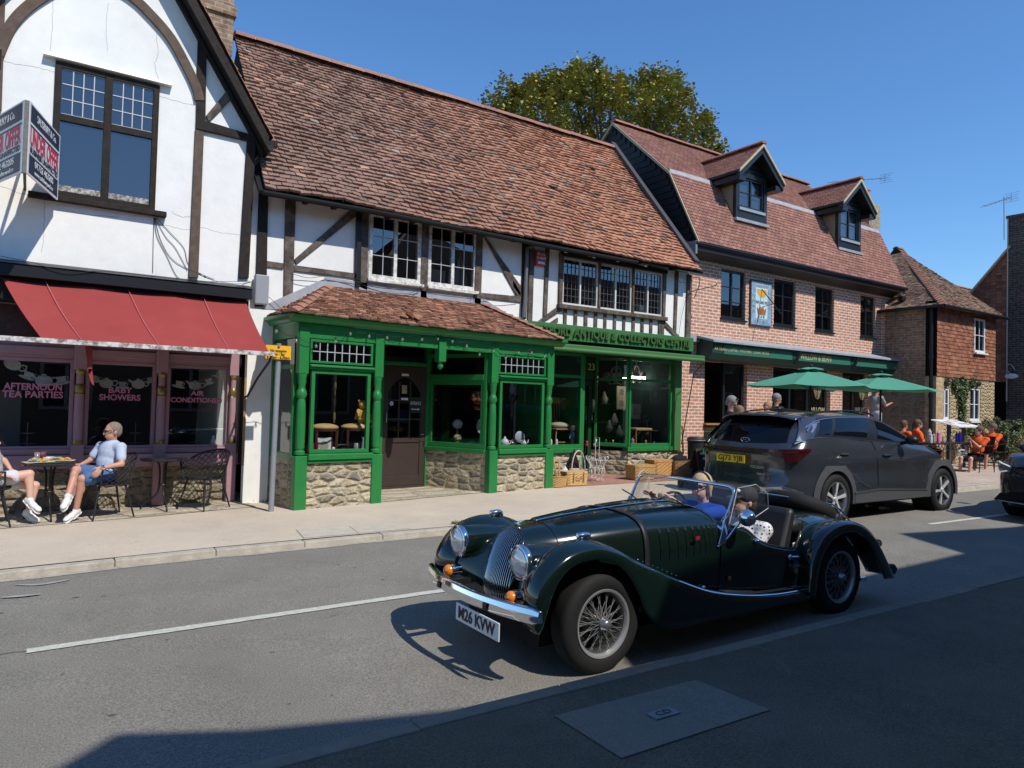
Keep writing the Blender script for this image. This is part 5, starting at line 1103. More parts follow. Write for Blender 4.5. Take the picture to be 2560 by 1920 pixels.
# roof: hip
rL=at(*c9(315,297),12.8); rr=Vector((XH+2.3,12.8,rL.z)); ry2=12.8
rx=rL.x
E0=Vector((XH-.15,YH-.25,eh+.02)); E1=Vector((XE+.25,YH-.25,eh+.02)); E2=Vector((XH-.15,15.6,eh+.02)); E3=Vector((XE+.25,15.6,eh+.02))
R0=Vector((max(XH+1.2,rx),ry2,rL.z)); 
RR=at(*c9(560,470),ry2)
R1=Vector((XE-.4,ry2,rL.z))
tile_roof('roof',house,E0,E1,R1,R0,.105,.165,.45,.018,pal_brown,.04,51)
tile_roof('roof',house,E2,E0,R0,R0+Vector((-.02,.03,0)),.105,.165,.45,.018,pal_brown,.04,52)
tile_roof('roof',house,E1,E3,R1+Vector((0,.03,0)),R1,.105,.165,.45,.018,pal_brown,.04,53)
bonnet(E0,R0,34).build('hip_tiles',tilem,house); ridge('ridge_tiles',house,R0,R1)
m=MB(); m.tube([(XH-.2,YH-.28,eh),(XE+.2,YH-.28,eh)],.05,8); m.tube([(XH-.2,YH-.28,eh),(XH-.2,15,eh)],.05,8); m.build('gutter',black,house)
dp=atx(*c9(472,900),XH-.08); m=MB(); m.tube([(XH-.08,dp.y,eh-.05),(XH-.08,dp.y,.1)],.05,8)
for k in range(3): m.tube([(XH-.08,dp.y,1.1+1.1*k),(XH-.08,dp.y,1.2+1.1*k)],.065,8)
m.build('downpipe',black,house)
# creeper
leafc=mat('creeper_leaf',(.055,.095,.03),.6,n=.35,ns=40,tint=1)
def leaves(m,pts,n,sz,rg=random,shade=(.6,1.5)):
    """scatter leaf quads around points (x,y,z,rx,ry,rz)"""
    for i in range(n):
        c=pts[rg.randrange(len(pts))]; 
        while True:
            a=Vector((rg.uniform(-1,1),rg.uniform(-1,1),rg.uniform(-1,1)))
            if a.length<1: break
        p=Vector(c[:3])+Vector((a.x*c[3],a.y*c[4],a.z*c[5])); s=sz*rg.uniform(.6,1.3)
        u=Vector((rg.uniform(-1,1),rg.uniform(-1,1),rg.uniform(-1,1))).normalized(); v=u.orthogonal().normalized(); k=rg.uniform(*shade); m.col=(k,k*rg.uniform(.9,1.05),k*.9)
        m.quad(p-u*s,p-v*s*.6,p+u*s,p+v*s*.6)
cr=thing('creeper','dense green creeper climbing the house wall between the two ground floor windows','plant',(21.9,YH-.05,.3))
m=MB(); pts=[]
for px,py,r in [(600,990,.16),(560,985,.12),(640,985,.2),(690,990,.16),(720,995,.08),(620,1030,.2),(645,1060,.22),(630,1090,.2),(640,1130,.2),(635,1160,.16),(640,1190,.14),(600,1010,.15),(655,1010,.2)]:
    q_=at(*c9(px,py),YH-.06); pts.append((q_.x,q_.y,q_.z,r,.06,r))
leaves(m,pts,2600,.035); m.build('leaves',leafc,cr)
m=MB(); q_=at(*c9(640,1190),YH-.03); m.tube(cr1([(q_.x,YH-.03,.3),(q_.x+.05,YH-.03,1.2),(q_.x-.05,YH-.03,2.2)],5),.02,5); m.build('stem',oak,cr)
# ================================================================== TALL DARK BRICK BUILDING + TILE-HUNG GABLE (far right)
drk=thing('dark_brick_building','tall dark brick building with red tile-hung gable at the right edge','building',(28,11,.3))
XD=26.6; g0=atx(*c9(868,140),XD); gb=atx(*c9(865,310),XD); gl_=atx(*c9(670,540),XD); gm=atx(*c9(815,985),XD)
dbk=brick_mat('dark_blue_brick',(.10,.075,.065),(.065,.05,.05),(.16,.14,.12),.225,.075,.010,.35,.15)
m=MB(); m.box(XD,XD+5,2.5,g0.y,.1,g0.z); m.box(XD-.03,XD+5,2.4,g0.y+.03,g0.z,g0.z+.1); m.build('wall',dbk,drk)
m=MB(); zr=gl_.z; sl=(gb.z-gl_.z)/(gl_.y-gb.y); m.box(XD+.06,XD+5,g0.y,g0.y+6,.1,gl_.z-.2); m.prism([(XD+.06,g0.y,gl_.z-.2),(XD+.06,g0.y,gb.z),(XD+.06,gl_.y,gl_.z),(XD+.06,gl_.y+1.6,gl_.z-sl*1.6)],(4,0,0)); m.build('gable_wall',void,drk)
hz_=MB()
for k in range(60):
    z=gm.z+k*.105
    if z>gb.z: break
    ymax=gl_.y+.9 if z<gl_.z-sl*.9 else gl_.y-(z-gl_.z)/sl
    if ymax-g0.y>.1:
        q_=hung('x',g0.y,ymax,z,z+.1,XD+.06,None,60+k,'x'); b_=len(hz_.v); hz_.v+=q_.v; hz_.f+=[tuple(i+b_ for i in f) for f in q_.f]; hz_.c+=q_.c
hz_.build('hung_tiles',tilem,drk)
tile_roof('roof',drk,(XD+3,gl_.y+3,gl_.z-sl*3),(XD-.05,gl_.y+3,gl_.z-sl*3),(XD-.05,gb.y,gb.z+.1),(XD+3,gb.y,gb.z+.1),.1,.165,.3,.015,pal_brown,.02,71)
m=MB(); m.prism([(XD-.08,g0.y-.1,gb.z+.12),(XD-.08,gl_.y+3,gl_.z-sl*3+.02),(XD-.08,gl_.y+3,gl_.z-sl*3+.12),(XD-.08,g0.y-.1,gb.z+.2)],(.1,0,0)); m.build('verge',vb,drk)
m=MB(); m.tube([(XD-.04,g0.y-.03,g0.z),(XD-.04,g0.y-.03,2.2)],.02,6); m.build('waste_pipe',mat('pale_pipe',(.5,.45,.4),.6),drk)
p=atx(*c9(890,955),XD-.1); wl=thing('wall_light','white oval bulkhead light on the dark brick wall','lamp',tuple(p)); m=MB(); m.ell(p,(.07,.2,.09),12,8); m.build('diffuser',bwhite,wl,smooth=True); m=MB(); m.tube(cr1([p+Vector((0,0,.05)),p+Vector((0,.15,.25)),p+Vector((0,.05,.4)),p+Vector((0,-.1,.2))],4),.012,5); m.build('bracket',mat('pale_pipe',(1,1,1)),wl)
# low roof behind between house and dark building
m0=atx(2388,1030,26) if 0 else None
bh=thing('rear_building','brown tiled roof of a building glimpsed behind the hipped house roof','building',(31,17,.3))
ra=at(*c9(582,483),17); tile_roof('roof',bh,(ra.x-3,14.5,ra.z-2.2),(ra.x+9,14.5,ra.z-2.2),(ra.x+9,17,ra.z),(ra.x-1.5,17,ra.z),.1,.165,.3,.015,pal_brown,.02,81)
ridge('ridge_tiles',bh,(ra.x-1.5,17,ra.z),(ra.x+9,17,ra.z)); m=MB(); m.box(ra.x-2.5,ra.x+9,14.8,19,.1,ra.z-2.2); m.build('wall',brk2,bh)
# ================================================================== TREE behind
ct=crop(1180,120,3.456)
tree=thing('sycamore_tree','large green tree with uneven spiky crown rising behind the tiled roofs','tree',(21,23,0))
tl=mat('sycamore_leaf',(.27,.265,.08),.6,tint=1,n=.2,ns=30,spec=.25)
bark=mat('bark',(.10,.08,.06),.9,n=.3,ns=12)
blobs=[(170,480,1.1,1.4),(330,420,1.3,1.6),(360,330,.5,.9),(520,370,1.2,1.6),(540,270,.5,.9),(640,250,.5,.9),(700,380,1.5,1.8),(760,270,.9,1.2),(840,200,.8,1.2),(890,140,.4,.9),(960,220,1.0,1.2),(1060,150,.5,1.2),(1030,300,1.5,1.6),(1180,270,1.0,1.1),(1200,400,1.6,1.6),(1350,300,1.1,1.1),(1400,420,1.6,1.6),(1480,220,.5,1.0),(1560,260,1.1,1.2),(1620,180,.7,.8),(1700,250,.7,1.1),(1770,220,.3,.4),(1640,400,1.6,1.6),(1800,400,.9,1.3),(1840,340,.5,.5),(1900,560,1.1,1.1),(1980,580,.8,.6),(2040,550,.4,.35),(1950,720,1.1,1.1),(2040,690,.4,.5),(2030,850,.9,.7),(2120,800,.45,.3),(850,480,1.9,1.6),(560,560,1.8,1.4),(300,580,1.3,1.0),(1100,560,1.9,1.6),(1500,560,1.9,1.6),(1750,620,1.6,1.6),(700,700,1.9,1.4),(1000,760,1.6,1.4),(1350,700,1.8,1.6),(100,550,.3,.35),(1600,800,1.9,1.6),(1850,840,1.4,1)]
pts=[]; rg=random.Random(5)
cents=[]
for bx_,by_,rx_,rz_ in blobs:
    rx_*=.72; rz_*=.6
    Yt=rg.uniform(21.0,24.5); q_=at(*ct(bx_,by_+12),Yt)-Vector((0,0,.25)); cents.append((q_,rx_,rz_))
    nsub=int(24*rx_*rz_)+4
    for k in range(nsub):
        while True:
            a=Vector((rg.uniform(-1,1),rg.uniform(-1,1),rg.uniform(-1,1)))
            if .35<a.length<1: break
        r=rg.uniform(.16,.36); pts.append((q_.x+a.x*rx_,q_.y+a.y*rx_,q_.z+a.z*rz_*.85,r,r,r*1.3,))
m=MB(); 
for c in pts:
    k0=rg.uniform(.7,1.25); hue=rg.random(); n_=int(26*(c[3]/.25)**2)+8
    for i in range(n_):
        a=Vector((rg.gauss(0,.5),rg.gauss(0,.5),rg.gauss(0,.5))); p=Vector(c[:3])+Vector((a.x*c[3],a.y*c[4],a.z*c[5])); s=rg.uniform(.05,.11)
        u=Vector((rg.uniform(-1,1),rg.uniform(-1,1),rg.uniform(-.6,.6))).normalized(); v=(u.cross(Vector((rg.uniform(-.5,.5),rg.uniform(-.5,.5),1)))).normalized(); k=k0*rg.uniform(.7,1.3)
        m.col=(k*(.85+.45*hue),k*1.05,k*(.9-.2*hue)); m.quad(p-u*s,p-v*s*.75,p+u*s,p+v*s*.75)
m.build('crown',tl,tree)
m=MB(); base=Vector((20.5,23,0)); fork=Vector((20.7,23,7.5)); m.tube([base,base+Vector((.05,0,3)),fork],[.5,.42,.34],10)
for q_,rx_,rz_ in cents:
    mid=fork.lerp(q_,.5)+Vector((0,0,.6)); m.tube(cr1([fork,mid,q_],4),[.16,.15,.13,.12,.09,.07,.05,.035,.02],5)
m.build('trunk',bark,tree)
# ================================================================== VEHICLES
brg=mat('british_green_lacquer',(.0035,.010,.0065),.16,coat=1,spec=.5)
tyre=mat('tyre_rubber',(.014,.014,.014),.75,bump=.2,bs=60,spec=.3)
rimm=mat('silver_wire',(.45,.45,.44),.32,.6)
blackl=mat('black_leather',(.014,.014,.016),.5,n=.2,ns=20)
carglass=glass_mat('car_screen_glass',(.88,.9,.9),.02)
lampglass=mat('headlamp_glass',(.55,.58,.6),.08,.35,coat=1)
amber=mat('amber_lens',(.75,.20,.01),.2,coat=1)
redlens=mat('red_lens',(.035,.002,.003),.2,coat=1)
def Vn(u,v,z): return (u,-v,z)
def wheel_tyre(r,w,rr,y0): # y0 outer face y (negative near side), width inward
    return [(rr,y0+.02),(rr+.01,y0+.004),(rr+.25*(r-rr),y0-.004),(rr+.6*(r-rr),y0-.008),(r-.018,y0+.004),(r-.002,y0+.022),(r,y0+w*.3),(r+.002,y0+w*.5),(r,y0+w*.7),(r-.002,y0+w-.022),(r-.018,y0+w-.004),(rr+.5*(r-rr),y0+w+.006),(rr,y0+w-.02)]
def wire_wheel(parent,x,y,z,side,R_=.32,RR=.205,w=.155):
    s=-side  # side=+1 near (outer face at -y)
    def fix(m):
        m.v=[(px+x,s*py*(1)+y if False else y+py*(1 if side>0 else -1),pz+z) for px,py,pz in m.v]
        if side<0: m.f=[f[::-1] for f in m.f]
        return m
    hub0=thing('wheel','x','x',(x,y,z)); hub0.parent=parent; hub0.matrix_parent_inverse=world_of(parent).inverted(); del hub0['label'],hub0['category']
    m=MB(); m.lathe(wheel_tyre(R_,w,RR,0),ax='y',n=48); 
    fix(m).build('tyre',tyre,hub0,smooth=True,auto=True)
    m=MB(); m.lathe([(RR+.004,.008),(RR+.012,.002),(RR+.010,-.004),(RR-.004,0),(RR-.012,.014),(RR-.014,.024)],ax='y',n=48); fix(m).build('rim',rimm,hub0,smooth=True,auto=True)
    m=MB(); m.lathe([(RR-.013,.022),(RR-.022,.035),(RR-.026,.075),(RR-.022,.115),(RR+.0,.14)],ax='y',n=40); fix(m).build('rim_barrel',mat('rim_shadow_metal',(.10,.10,.10),.4,.6),hub0,smooth=True)
    m=MB(); m.lathe([(.0,.10),(RR-.03,.10),(RR-.03,.102),(0,.102)],ax='y',n=24); m.lathe([(.10,.085),(.12,.09),(.115,.10)],ax='y',n=20); fix(m).build('brake_drum',black_m,hub0)
    m=MB()
    for k in range(60):
        a=2*math.pi*k/60; t=(k%4); off=[.42,-.42,.30,-.30][t]; r0=.036; y0=[.0,.0,.06,.06][t]; r1=RR-.016; y1=[.03,.03,.055,.06][t]
        m.tube([(r0*math.cos(a+off),y0,r0*math.sin(a+off)),(r1*math.cos(a),y1,r1*math.sin(a))],.0017,4)
    fix(m).build('spokes',rimm,hub0)
    m=MB(); m.lathe([(.036,.07),(.036,.0),(.040,-.008),(.034,-.018),(.03,-.035),(.022,-.042),(0,-.044)],ax='y',n=20); fix(m).build('hub_cap',mat('satin_hub',(.35,.35,.35),.3,.8),hub0,smooth=True,auto=True)
    return hub0
def sportscar():
    car=thing('sports_car','dark green vintage open two-seater sports car with wire wheels driving left','car',(0,0,0))
    # wings
    def wing(lip,out,mid,inn,vl,vo,vm,vi,nm,k=5):
        N=len(lip); gl_=[[Vn(u,vl[i] if isinstance(vl,list) else vl,z) for i,(u,z) in enumerate(L)] for L,vl in ((lip,vl),(out,vo),(mid,vm),(inn,vi))]
        g0=[(p[0],p[1]+.012,p[2]-.004) for p in gl_[0]]
        rows=surf([g0]+gl_,k,4); m=MB(); m.grid(rows); m.v=[tuple(v) for v in m.v]
        m.build(nm,brg,car,smooth=True,solid=.008)
        m2=MB(); m2.grid([[(p[0],-p[1],p[2]) for p in r] for r in rows],flip=True); m2.build(nm,brg,car,smooth=True,solid=.008)
    lip=[(-.50,.34),(-.47,.53),(-.41,.655),(-.29,.735),(-.12,.752),(.04,.71),(.16,.62),(.26,.49),(.35,.34),(.55,.235),(1.0,.225),(1.5,.225),(2.10,.225)]
    out=[(-.54,.34),(-.545,.54),(-.475,.68),(-.33,.785),(-.12,.812),(.07,.765),(.23,.685),(.42,.60),(.62,.51),(.95,.395),(1.35,.32),(1.70,.285),(2.12,.275)]
    mid=[(-.54,.36),(-.56,.55),(-.49,.70),(-.33,.815),(-.12,.842),(.07,.79),(.23,.705),(.42,.61),(.62,.52),(.95,.405),(1.35,.33),(1.70,.295),(2.12,.285)]
    inn=[(-.46,.36),(-.50,.55),(-.42,.66),(-.28,.74),(-.10,.76),(.07,.73),(.23,.67),(.42,.60),(.62,.51),(.95,.40),(1.35,.325),(1.70,.29),(2.12,.28)]
    vi=[.40,.40,.38,.37,.37,.38,.40,.42,.44,.49,.53,.55,.56]; vo=[.63,.655,.66,.66,.66,.66,.66,.66,.66,.66,.665,.665,.665]; vm=[.50,.54,.53,.52,.52,.53,.55,.57,.58,.60,.61,.61,.61]
    wing(lip,out,mid,inn,[.63,.665]+[.675]*11,vo,vm,vi,'front_wing')
    lip=[(2.10,.225),(2.135,.43),(2.20,.56),(2.32,.66),(2.48,.71),(2.66,.705),(2.82,.64),(2.94,.53),(3.03,.40),(3.13,.26)]
    out=[(2.06,.24),(2.085,.46),(2.15,.60),(2.27,.71),(2.44,.765),(2.64,.77),(2.84,.71),(2.99,.60),(3.14,.43),(3.28,.25)]
    inn=[(2.08,.24),(2.11,.45),(2.18,.58),(2.30,.68),(2.46,.735),(2.64,.74),(2.82,.685),(2.97,.58),(3.12,.42),(3.26,.26)]
    wing(lip,out,[(u,z+.012) for u,z in out],inn,.71,[.70]*10,[.62]*10,[.46]*10,'rear_wing')
    # chrome bead along front wing edge / running board strip
    m=MB(); pts=[Vn(u,.662,z+.006) for u,z in [(.62,.515),(.95,.40),(1.35,.325),(1.70,.292),(2.05,.285)]]; m.tube(cr1(pts,5),.006,6); m.build('trim_strip',chrome,car)
    m=MB()
    for k in range(3): pts=[Vn(u,.62-.03*k,z+.012) for u,z in [(1.15,.36),(1.45,.315),(1.75,.297),(2.04,.292)]]; m.tube(cr1(pts,4),.005,5)
    m.build('running_board_strip',chrome,car)
    # bonnet and scuttle
    US=[-.28,-.10,.20,.60,1.00,1.22]
    prof=[[(0,.845),(.10,.825),(.165,.755),(.195,.65),(.19,.50),(.165,.36)],
          [(0,.875),(.14,.858),(.235,.79),(.275,.68),(.28,.50),(.27,.30)],
          [(0,.905),(.19,.885),(.305,.825),(.35,.70),(.35,.50),(.345,.28)],
          [(0,.93),(.24,.912),(.375,.855),(.43,.72),(.435,.50),(.43,.26)],
          [(0,.945),(.28,.925),(.435,.865),(.495,.74),(.505,.50),(.50,.26)],
          [(0,.945),(.30,.925),(.46,.860),(.515,.74),(.53,.50),(.53,.26)]]
    us2=[[-.28,-.29,-.31,-.33,-.37,-.42]]+[[u]*6 for u in US[1:]]
    guides=[[Vn(us2[i][j],prof[i][j][0],prof[i][j][1]) for i in range(6)] for j in range(6)]
    rows=surf(guides,8,6)   # rows[u][section]
    def half(rows,nm,mt,flip=False,**k):
        m=MB(); m.grid(rows,flip=not flip); sv=len(m.v); m.grid([[(p[0],-p[1],p[2]) for p in r] for r in rows],flip=flip); return m.build(nm,mt,car,smooth=True,auto=True,ang=50,**k)
    half(rows,'bonnet',brg)
    # seam lines
    def band(i0,off,wd,mt,nm,lo=0,hi=None):
        r=rows[i0]; r2=rows[min(i0+1,len(rows)-1)]
        pts=[]
        for j in range(len(r)):
            p=r[j]; t=(r[min(j+1,len(r)-1)]-r[max(j-1,0)]); n=Vector((0,t.z,-t.y)).normalized()
            if n.y>0 and j>3: n=-n
            if j<=3 and n.z<0: n=-n
            pts.append(p+n*off)
        a=[(p.x-wd/2,p.y,p.z) for p in pts]; b=[(p.x+wd/2,p.y,p.z) for p in pts]
        m=MB(); m.grid([a,b]); m.grid([[(x,-y,z) for x,y,z in a],[(x,-y,z) for x,y,z in b]],flip=True); return m.build(nm,mt,car,smooth=True,solid=.004)
    band(8,.002,.004,black,'bonnet_seam'); band(23,.006,.045,blackl,'bonnet_strap'); band(38,.002,.004,black,'bonnet_seam')
    m=MB(); c_=[r[0]+Vector((0,0,.006)) for r in rows[8:39]]; m.tube(c_,.006,6); m.build('hinge_strip',chrome,car)
    m=MB()
    for i in range(10,38):
        f=i; 
        for jj,je in ((3,7),(9,13)):
            pass
    def surfpt(ui,vj):
        i=int(ui); fi=ui-i; j=int(vj); fj=vj-j; a=rows[i][j].lerp(rows[i][min(j+1,len(rows[0])-1)],fj); b=rows[min(i+1,len(rows)-1)][j].lerp(rows[min(i+1,len(rows)-1)][min(j+1,len(rows[0])-1)],fj); return a.lerp(b,fi)
    m=MB(); u=10.
    while u<38:
        if not 22.2<u<24.4:
            for (j0,j1) in ((3.6,6.6),):
                a=[surfpt(u,j0+(j1-j0)*k/4)+Vector((0,0,.001+.007*math.sin(math.pi*k/4)**.5)) for k in range(5)]; b=[surfpt(u+.42,j0+(j1-j0)*k/4)+Vector((0,0,.0005)) for k in range(5)]
                for s in (1,-1):
                    A=[(p.x,p.y*s,p.z) for p in a]; Bq=[(p.x,p.y*s,p.z) for p in b]; m.grid([A,Bq],flip=(s<0)); m.grid([[(p.x,p.y*s,p.z) for p in [surfpt(u,j0+(j1-j0)*k/4) for k in range(5)]],A],flip=(s<0))
        u+=.62
    m.build('top_louvres',brg,car)
    m=MB()
    for k in range(9):
        u=25.6+1.42*k
        for s in (1,-1):
            a=[surfpt(u,t)for t in (13.5,15,17,19,21)]; A=[(p.x+.0,(p.y-(.007 if 0<i<4 else .001))*s,p.z) for i,p in enumerate(a)]; Bq=[(p.x-.022,(p.y-.001)*s,p.z) for p in a]; Cq=[(p.x+.002,(p.y-.0)*s,p.z) for p in a]
            m.grid([Bq,A],flip=(s<0)); m.grid([A,Cq],flip=(s<0)); m.add([Bq[0],A[0],Cq[0]],[(0,1,2)])
    m.build('side_louvres',brg,car)
    # apron between wings and grille
    ap=[[(-.42,.15,.34),(-.44,.27,.34),(-.47,.42,.34)],[(-.40,.16,.45),(-.45,.28,.46),(-.51,.42,.48)],[(-.36,.17,.58),(-.42,.28,.58),(-.50,.42,.58)],[(-.32,.17,.70),(-.35,.27,.69),(-.42,.40,.67)],[(-.22,.17,.76),(-.24,.26,.74),(-.28,.38,.74)]]
    half(surf([[Vn(*p) for p in r] for r in ap],5,5),'front_apron',brg,flip=True)
    # grille
    def hw(z): 
        tab=[(.36,.125),(.45,.145),(.55,.163),(.65,.172),(.72,.168),(.78,.142),(.82,.095),(.84,.04),(.846,0)]
        for (a,b),(c,d) in zip(tab,tab[1:]):
            if z<=c: return b+(d-b)*max(0,z-a)/(c-a)
        return 0
    def gu(z,y): return (-.45+.10*max(0,(z-.42)/.33)**1.6 if z<.75 else -.35+.07*((z-.75)/.095)**1.3)+y*y*1.6-.012
    m=MB(); n=21
    for k in range(n):
        y=-.165+.33*k/(n-1); zt=.845
        while zt>.4 and hw(zt)<abs(y)+.002: zt-=.004
        zb=.40
        while zb<.8 and hw(zb)<abs(y)+.002: zb+=.004
        if zt-zb<.05: continue
        pts=[(gu(zb+(zt-zb)*i/12,y),y,zb+(zt-zb)*i/12) for i in range(13)]; m.tube(pts,.0042,5)
    m.build('grille',mat('grille_chrome',(.6,.6,.62),.15,1.),car,smooth=True)
    m=MB(); zs=[.37+.475*i/16 for i in range(17)]; m.grid([[(gu(z,hw(z)*t)+.02,hw(z)*t,z) for t in (-1,-.5,0,.5,1)] for z in zs]); m.build('grille_backing',void,car)
    m=MB(); pts=[(gu(z,hw(z))+.002,hw(z)+.006,z) for z in zs]; m.tube(pts+[(p[0],-p[1],p[2]) for p in pts[::-1]],.011,8); m.build('grille_surround',brg,car,smooth=True)
    # headlamps in nacelles
    for s,nm in ((1,0),(-1,1)):
        hp=thing('headlight','x','x',(0,0,0)); hp.parent=car; hp.matrix_parent_inverse=Matrix.Identity(4); del hp['label'],hp['category']
        y=-s*.39; 
        m=MB(); m.lathe([(.104,-.50),(.108,-.47),(.106,-.38),(.10,-.25),(.08,-.10),(.05,.08),(.0,.22)],(0,y,.705),'x',24); m.build('nacelle',brg,hp,smooth=True)
        m=MB(); m.lathe([(.097,-.515),(.108,-.512),(.114,-.50),(.113,-.485),(.106,-.475)],(0,y,.705),'x',28); m.build('bezel',chrome,hp,smooth=True)
        m=MB(); m.lathe([(0,-.54),(.04,-.536),(.075,-.525),(.098,-.508)],(0,y,.705),'x',24); m.build('lens',lampglass,hp,smooth=True)
        m=MB(); m.lathe([(.042,-.58+.02),(.042,-.50)],(0,-s*.40,.50),'x',16); m.lathe([(0,-.60),(.03,-.595),(.042,-.575),(.042,-.555)],(0,-s*.40,.50),'x',16); m.build('indicator',amber,car,smooth=True)
        m=MB(); m.lathe([(.046,-.557),(.046,-.47)],(0,-s*.40,.50),'x',16); m.build('indicator_base',chrome,car,smooth=True)
        m=MB(); m.ell((-.10,-s*.52,.862),(.055,.026,.024),14,8); m.tube([(-.06,-s*.52,.835),(-.06,-s*.52,.85)],.018,8); m.ell((-.148,-s*.52,.862),(.012,.023,.022),10,6); m.build('side_lamp',chrome,car,smooth=True)
    # bumper
    m=MB(); rows_=[]
    for i in range(33):
        v=-.70+1.40*i/32; u=-.69+.13*abs(v/.70)**2.2; th=1 if abs(v)<.68 else .7
        pr=[(.02,-.048),(-.012,-.045),(-.022,-.02),(-.020,0),(-.026,.012),(-.018,.04),(.0,.048),(.02,.046)]
        rows_.append([(u+a*th,v,.455+b*th) for a,b in pr])
    m.grid(rows_,closed=True,flip=True); m.add(rows_[0],[tuple(range(8))]); m.add(rows_[-1],[tuple(range(7,-1,-1))]); m.build('bumper',chrome,car,smooth=True,auto=True,ang=35)
    m=MB(); m.box(-.70,-.42,-.32,-.28,.42,.46); m.box(-.70,-.42,.28,.32,.42,.46); m.build('bumper_iron',black,car)
    pc=atx(1198,1530,3.06-.70); yy=pc.y-4.02; zz=pc.z-.025
    m=MB(); zz=min(zz,.335); m.box(-.715,-.705,yy-.26,yy+.26,zz-.056,zz+.056); pl=m.build('number_plate',mat('plate_white',(.72,.72,.70),.4),car,bevel=.01)
    text('M26 KVW',.105,TM((-.718,yy,zz),(0,-1,0)),black,pl,ext=.0005,fit=.44,off=.0025)
    m=MB(); m.lathe([(0,0),(.018,.004),(.018,.01)],(-.26,0,.868),'x',12); m.prism([(-.27,-.05,.868),(-.27,.05,.868),(-.27,.02,.878),(-.27,-.02,.878)],(.01,0,0)); m.build('wing_badge',chrome,car)
    # tub
    top=[(1.20,.515,.80),(1.32,.53,.81),(1.46,.545,.78),(1.60,.555,.69),(1.76,.56,.635),(1.98,.56,.59),(2.07,.55,.60),(2.17,.53,.71),(2.32,.50,.765),(2.55,.48,.775),(2.80,.46,.75),(3.0,.42,.67),(3.18,.36,.52),(3.26,.30,.38)]
    md=[(1.20,.53,.60),(1.32,.545,.60),(1.46,.56,.58),(1.60,.57,.54),(1.76,.575,.52),(1.98,.575,.50),(2.07,.57,.50),(2.17,.56,.52),(2.32,.53,.55),(2.55,.50,.55),(2.80,.48,.52),(3.0,.45,.48),(3.18,.38,.42),(3.28,.31,.34)]
    bt=[(u,v-.01,.26) for u,v,z in md]
    half(surf([[Vn(*p) for p in g] for g in (top,md,bt)],5,4),'tub',brg,flip=False,solid=.012)
    m=MB(); t_=cr1([Vn(u,v-.004,z+.004) for u,v,z in top[1:8]],5); m.tube(t_,.012,6); m.tube([(x,-y,z) for x,y,z in t_],.012,6); m.build('cockpit_trim',blackl,car,smooth=True)
    dk=[[Vn(u,v,z) for u,v,z in top[8:]],[Vn(u,v*.66,z+.035) for u,v,z in top[8:]],[Vn(u,0,z+.045) for u,v,z in top[8:]]]
    half(surf(dk,5,4),'rear_deck',brg,flip=True)
    m=MB(); m.box(1.22,3.1,-.50,.50,.20,.24); m.box(1.22,1.26,-.48,.48,.24,.80); m.build('floor',black_m,car)
    m=MB(); m.prism([(1.25,-.50,.80),(1.36,-.50,.78),(1.36,.50,.78),(1.25,.50,.80)],(0,0,.05)); m.build('dashboard',blackl,car,bevel=.02)
    for s in (1,-1):
        m=MB(); sx=[(1.62,.40),(2.0,.37),(2.06,.40),(2.18,.84),(2.15,.90),(2.09,.88),(1.96,.48),(1.64,.50)]
        m.prism([(a,-s*.27-.21,b) for a,b in sx],(0,.42,0)); m.build('seat',blackl,car,bevel=.03,smooth=True,auto=True)
    m=MB(); m.box(2.14,2.34,-.46,.46,.66,.80); m.build('folded_hood',blackl,car,bevel=.05,smooth=True,auto=True)
    m=MB(); Mt=Matrix.Translation((2.93,0,.80))@Matrix.Rotation(math.radians(21),4,'Y'); m.lathe([(.19,-.07),(.24,-.075),(.29,-.06),(.315,-.03),(.315,.03),(.29,.06),(.24,.075),(.19,.07)],n=36,M=Mt); sp_=m.build('spare_tyre',tyre,car,smooth=True,auto=True)
    sp_.location=(2.93,0,.80) if 0 else (0,0,0)
    for i,v in enumerate(sp_.data.vertices): v.co=Mt.to_translation()+ (v.co) if False else v.co
    m=MB(); m.lathe([(0,.0),(.19,0),(.19,.02),(0,.02)],n=24,M=Mt); m.build('spare_hub',black_m,car)
    # steering wheel (far side)
    m=MB(); Ms=Matrix.Translation((1.50,.28,.80))@Matrix.Rotation(math.radians(-65),4,'Y'); m.tube([Ms@Vector((.18*math.cos(a),.18*math.sin(a),0)) for a in [2*math.pi*k/24 for k in range(24)]],.012,6,closed=True); m.tube([Ms@Vector((0,0,0)),Ms@Vector((0,0,-.25))],.015,6)
    for k in range(3): a=2.1*k; m.tube([Ms@Vector((0,0,0)),Ms@Vector((.18*math.cos(a),.18*math.sin(a),0))],.008,5)
    m.build('steering_wheel',black,car)
    # windscreen
    def ws(v,t): # t 0 base..1 top
        b=1.22-.06*(1-(v/.52)**2); z0=.80+.10*(1-(v/.52)**2)**.8; return Vector((b+.16*t,-v,z0+(1.10-z0)*t+.02*(1-(v/.52)**2)*t))
    N=16; base=[ws(-.52+1.04*i/N,0) for i in range(N+1)]; topp=[ws(-.50+1.0*i/N,1) for i in range(N+1)]
    fp=[ws(.52,0),ws(.52,.5),ws(.515,.85),ws(.50,.96)]+[ws(.46-.92*i/N,1) for i in range(N+1)]+[ws(-.50,.96),ws(-.515,.85),ws(-.52,.5),ws(-.52,0)]
    wsf=thing('windscreen','x','x',(0,0,0)); wsf.parent=car; wsf.matrix_parent_inverse=Matrix.Identity(4); del wsf['label'],wsf['category']
    m=MB(); m.tube(fp,.013,8); m.tube(base,.012,8); m.build('frame',chrome,wsf,smooth=True)
    m=MB(); m.grid([base,topp]); m.build('pane',carglass,wsf,smooth=True)
    m=MB()
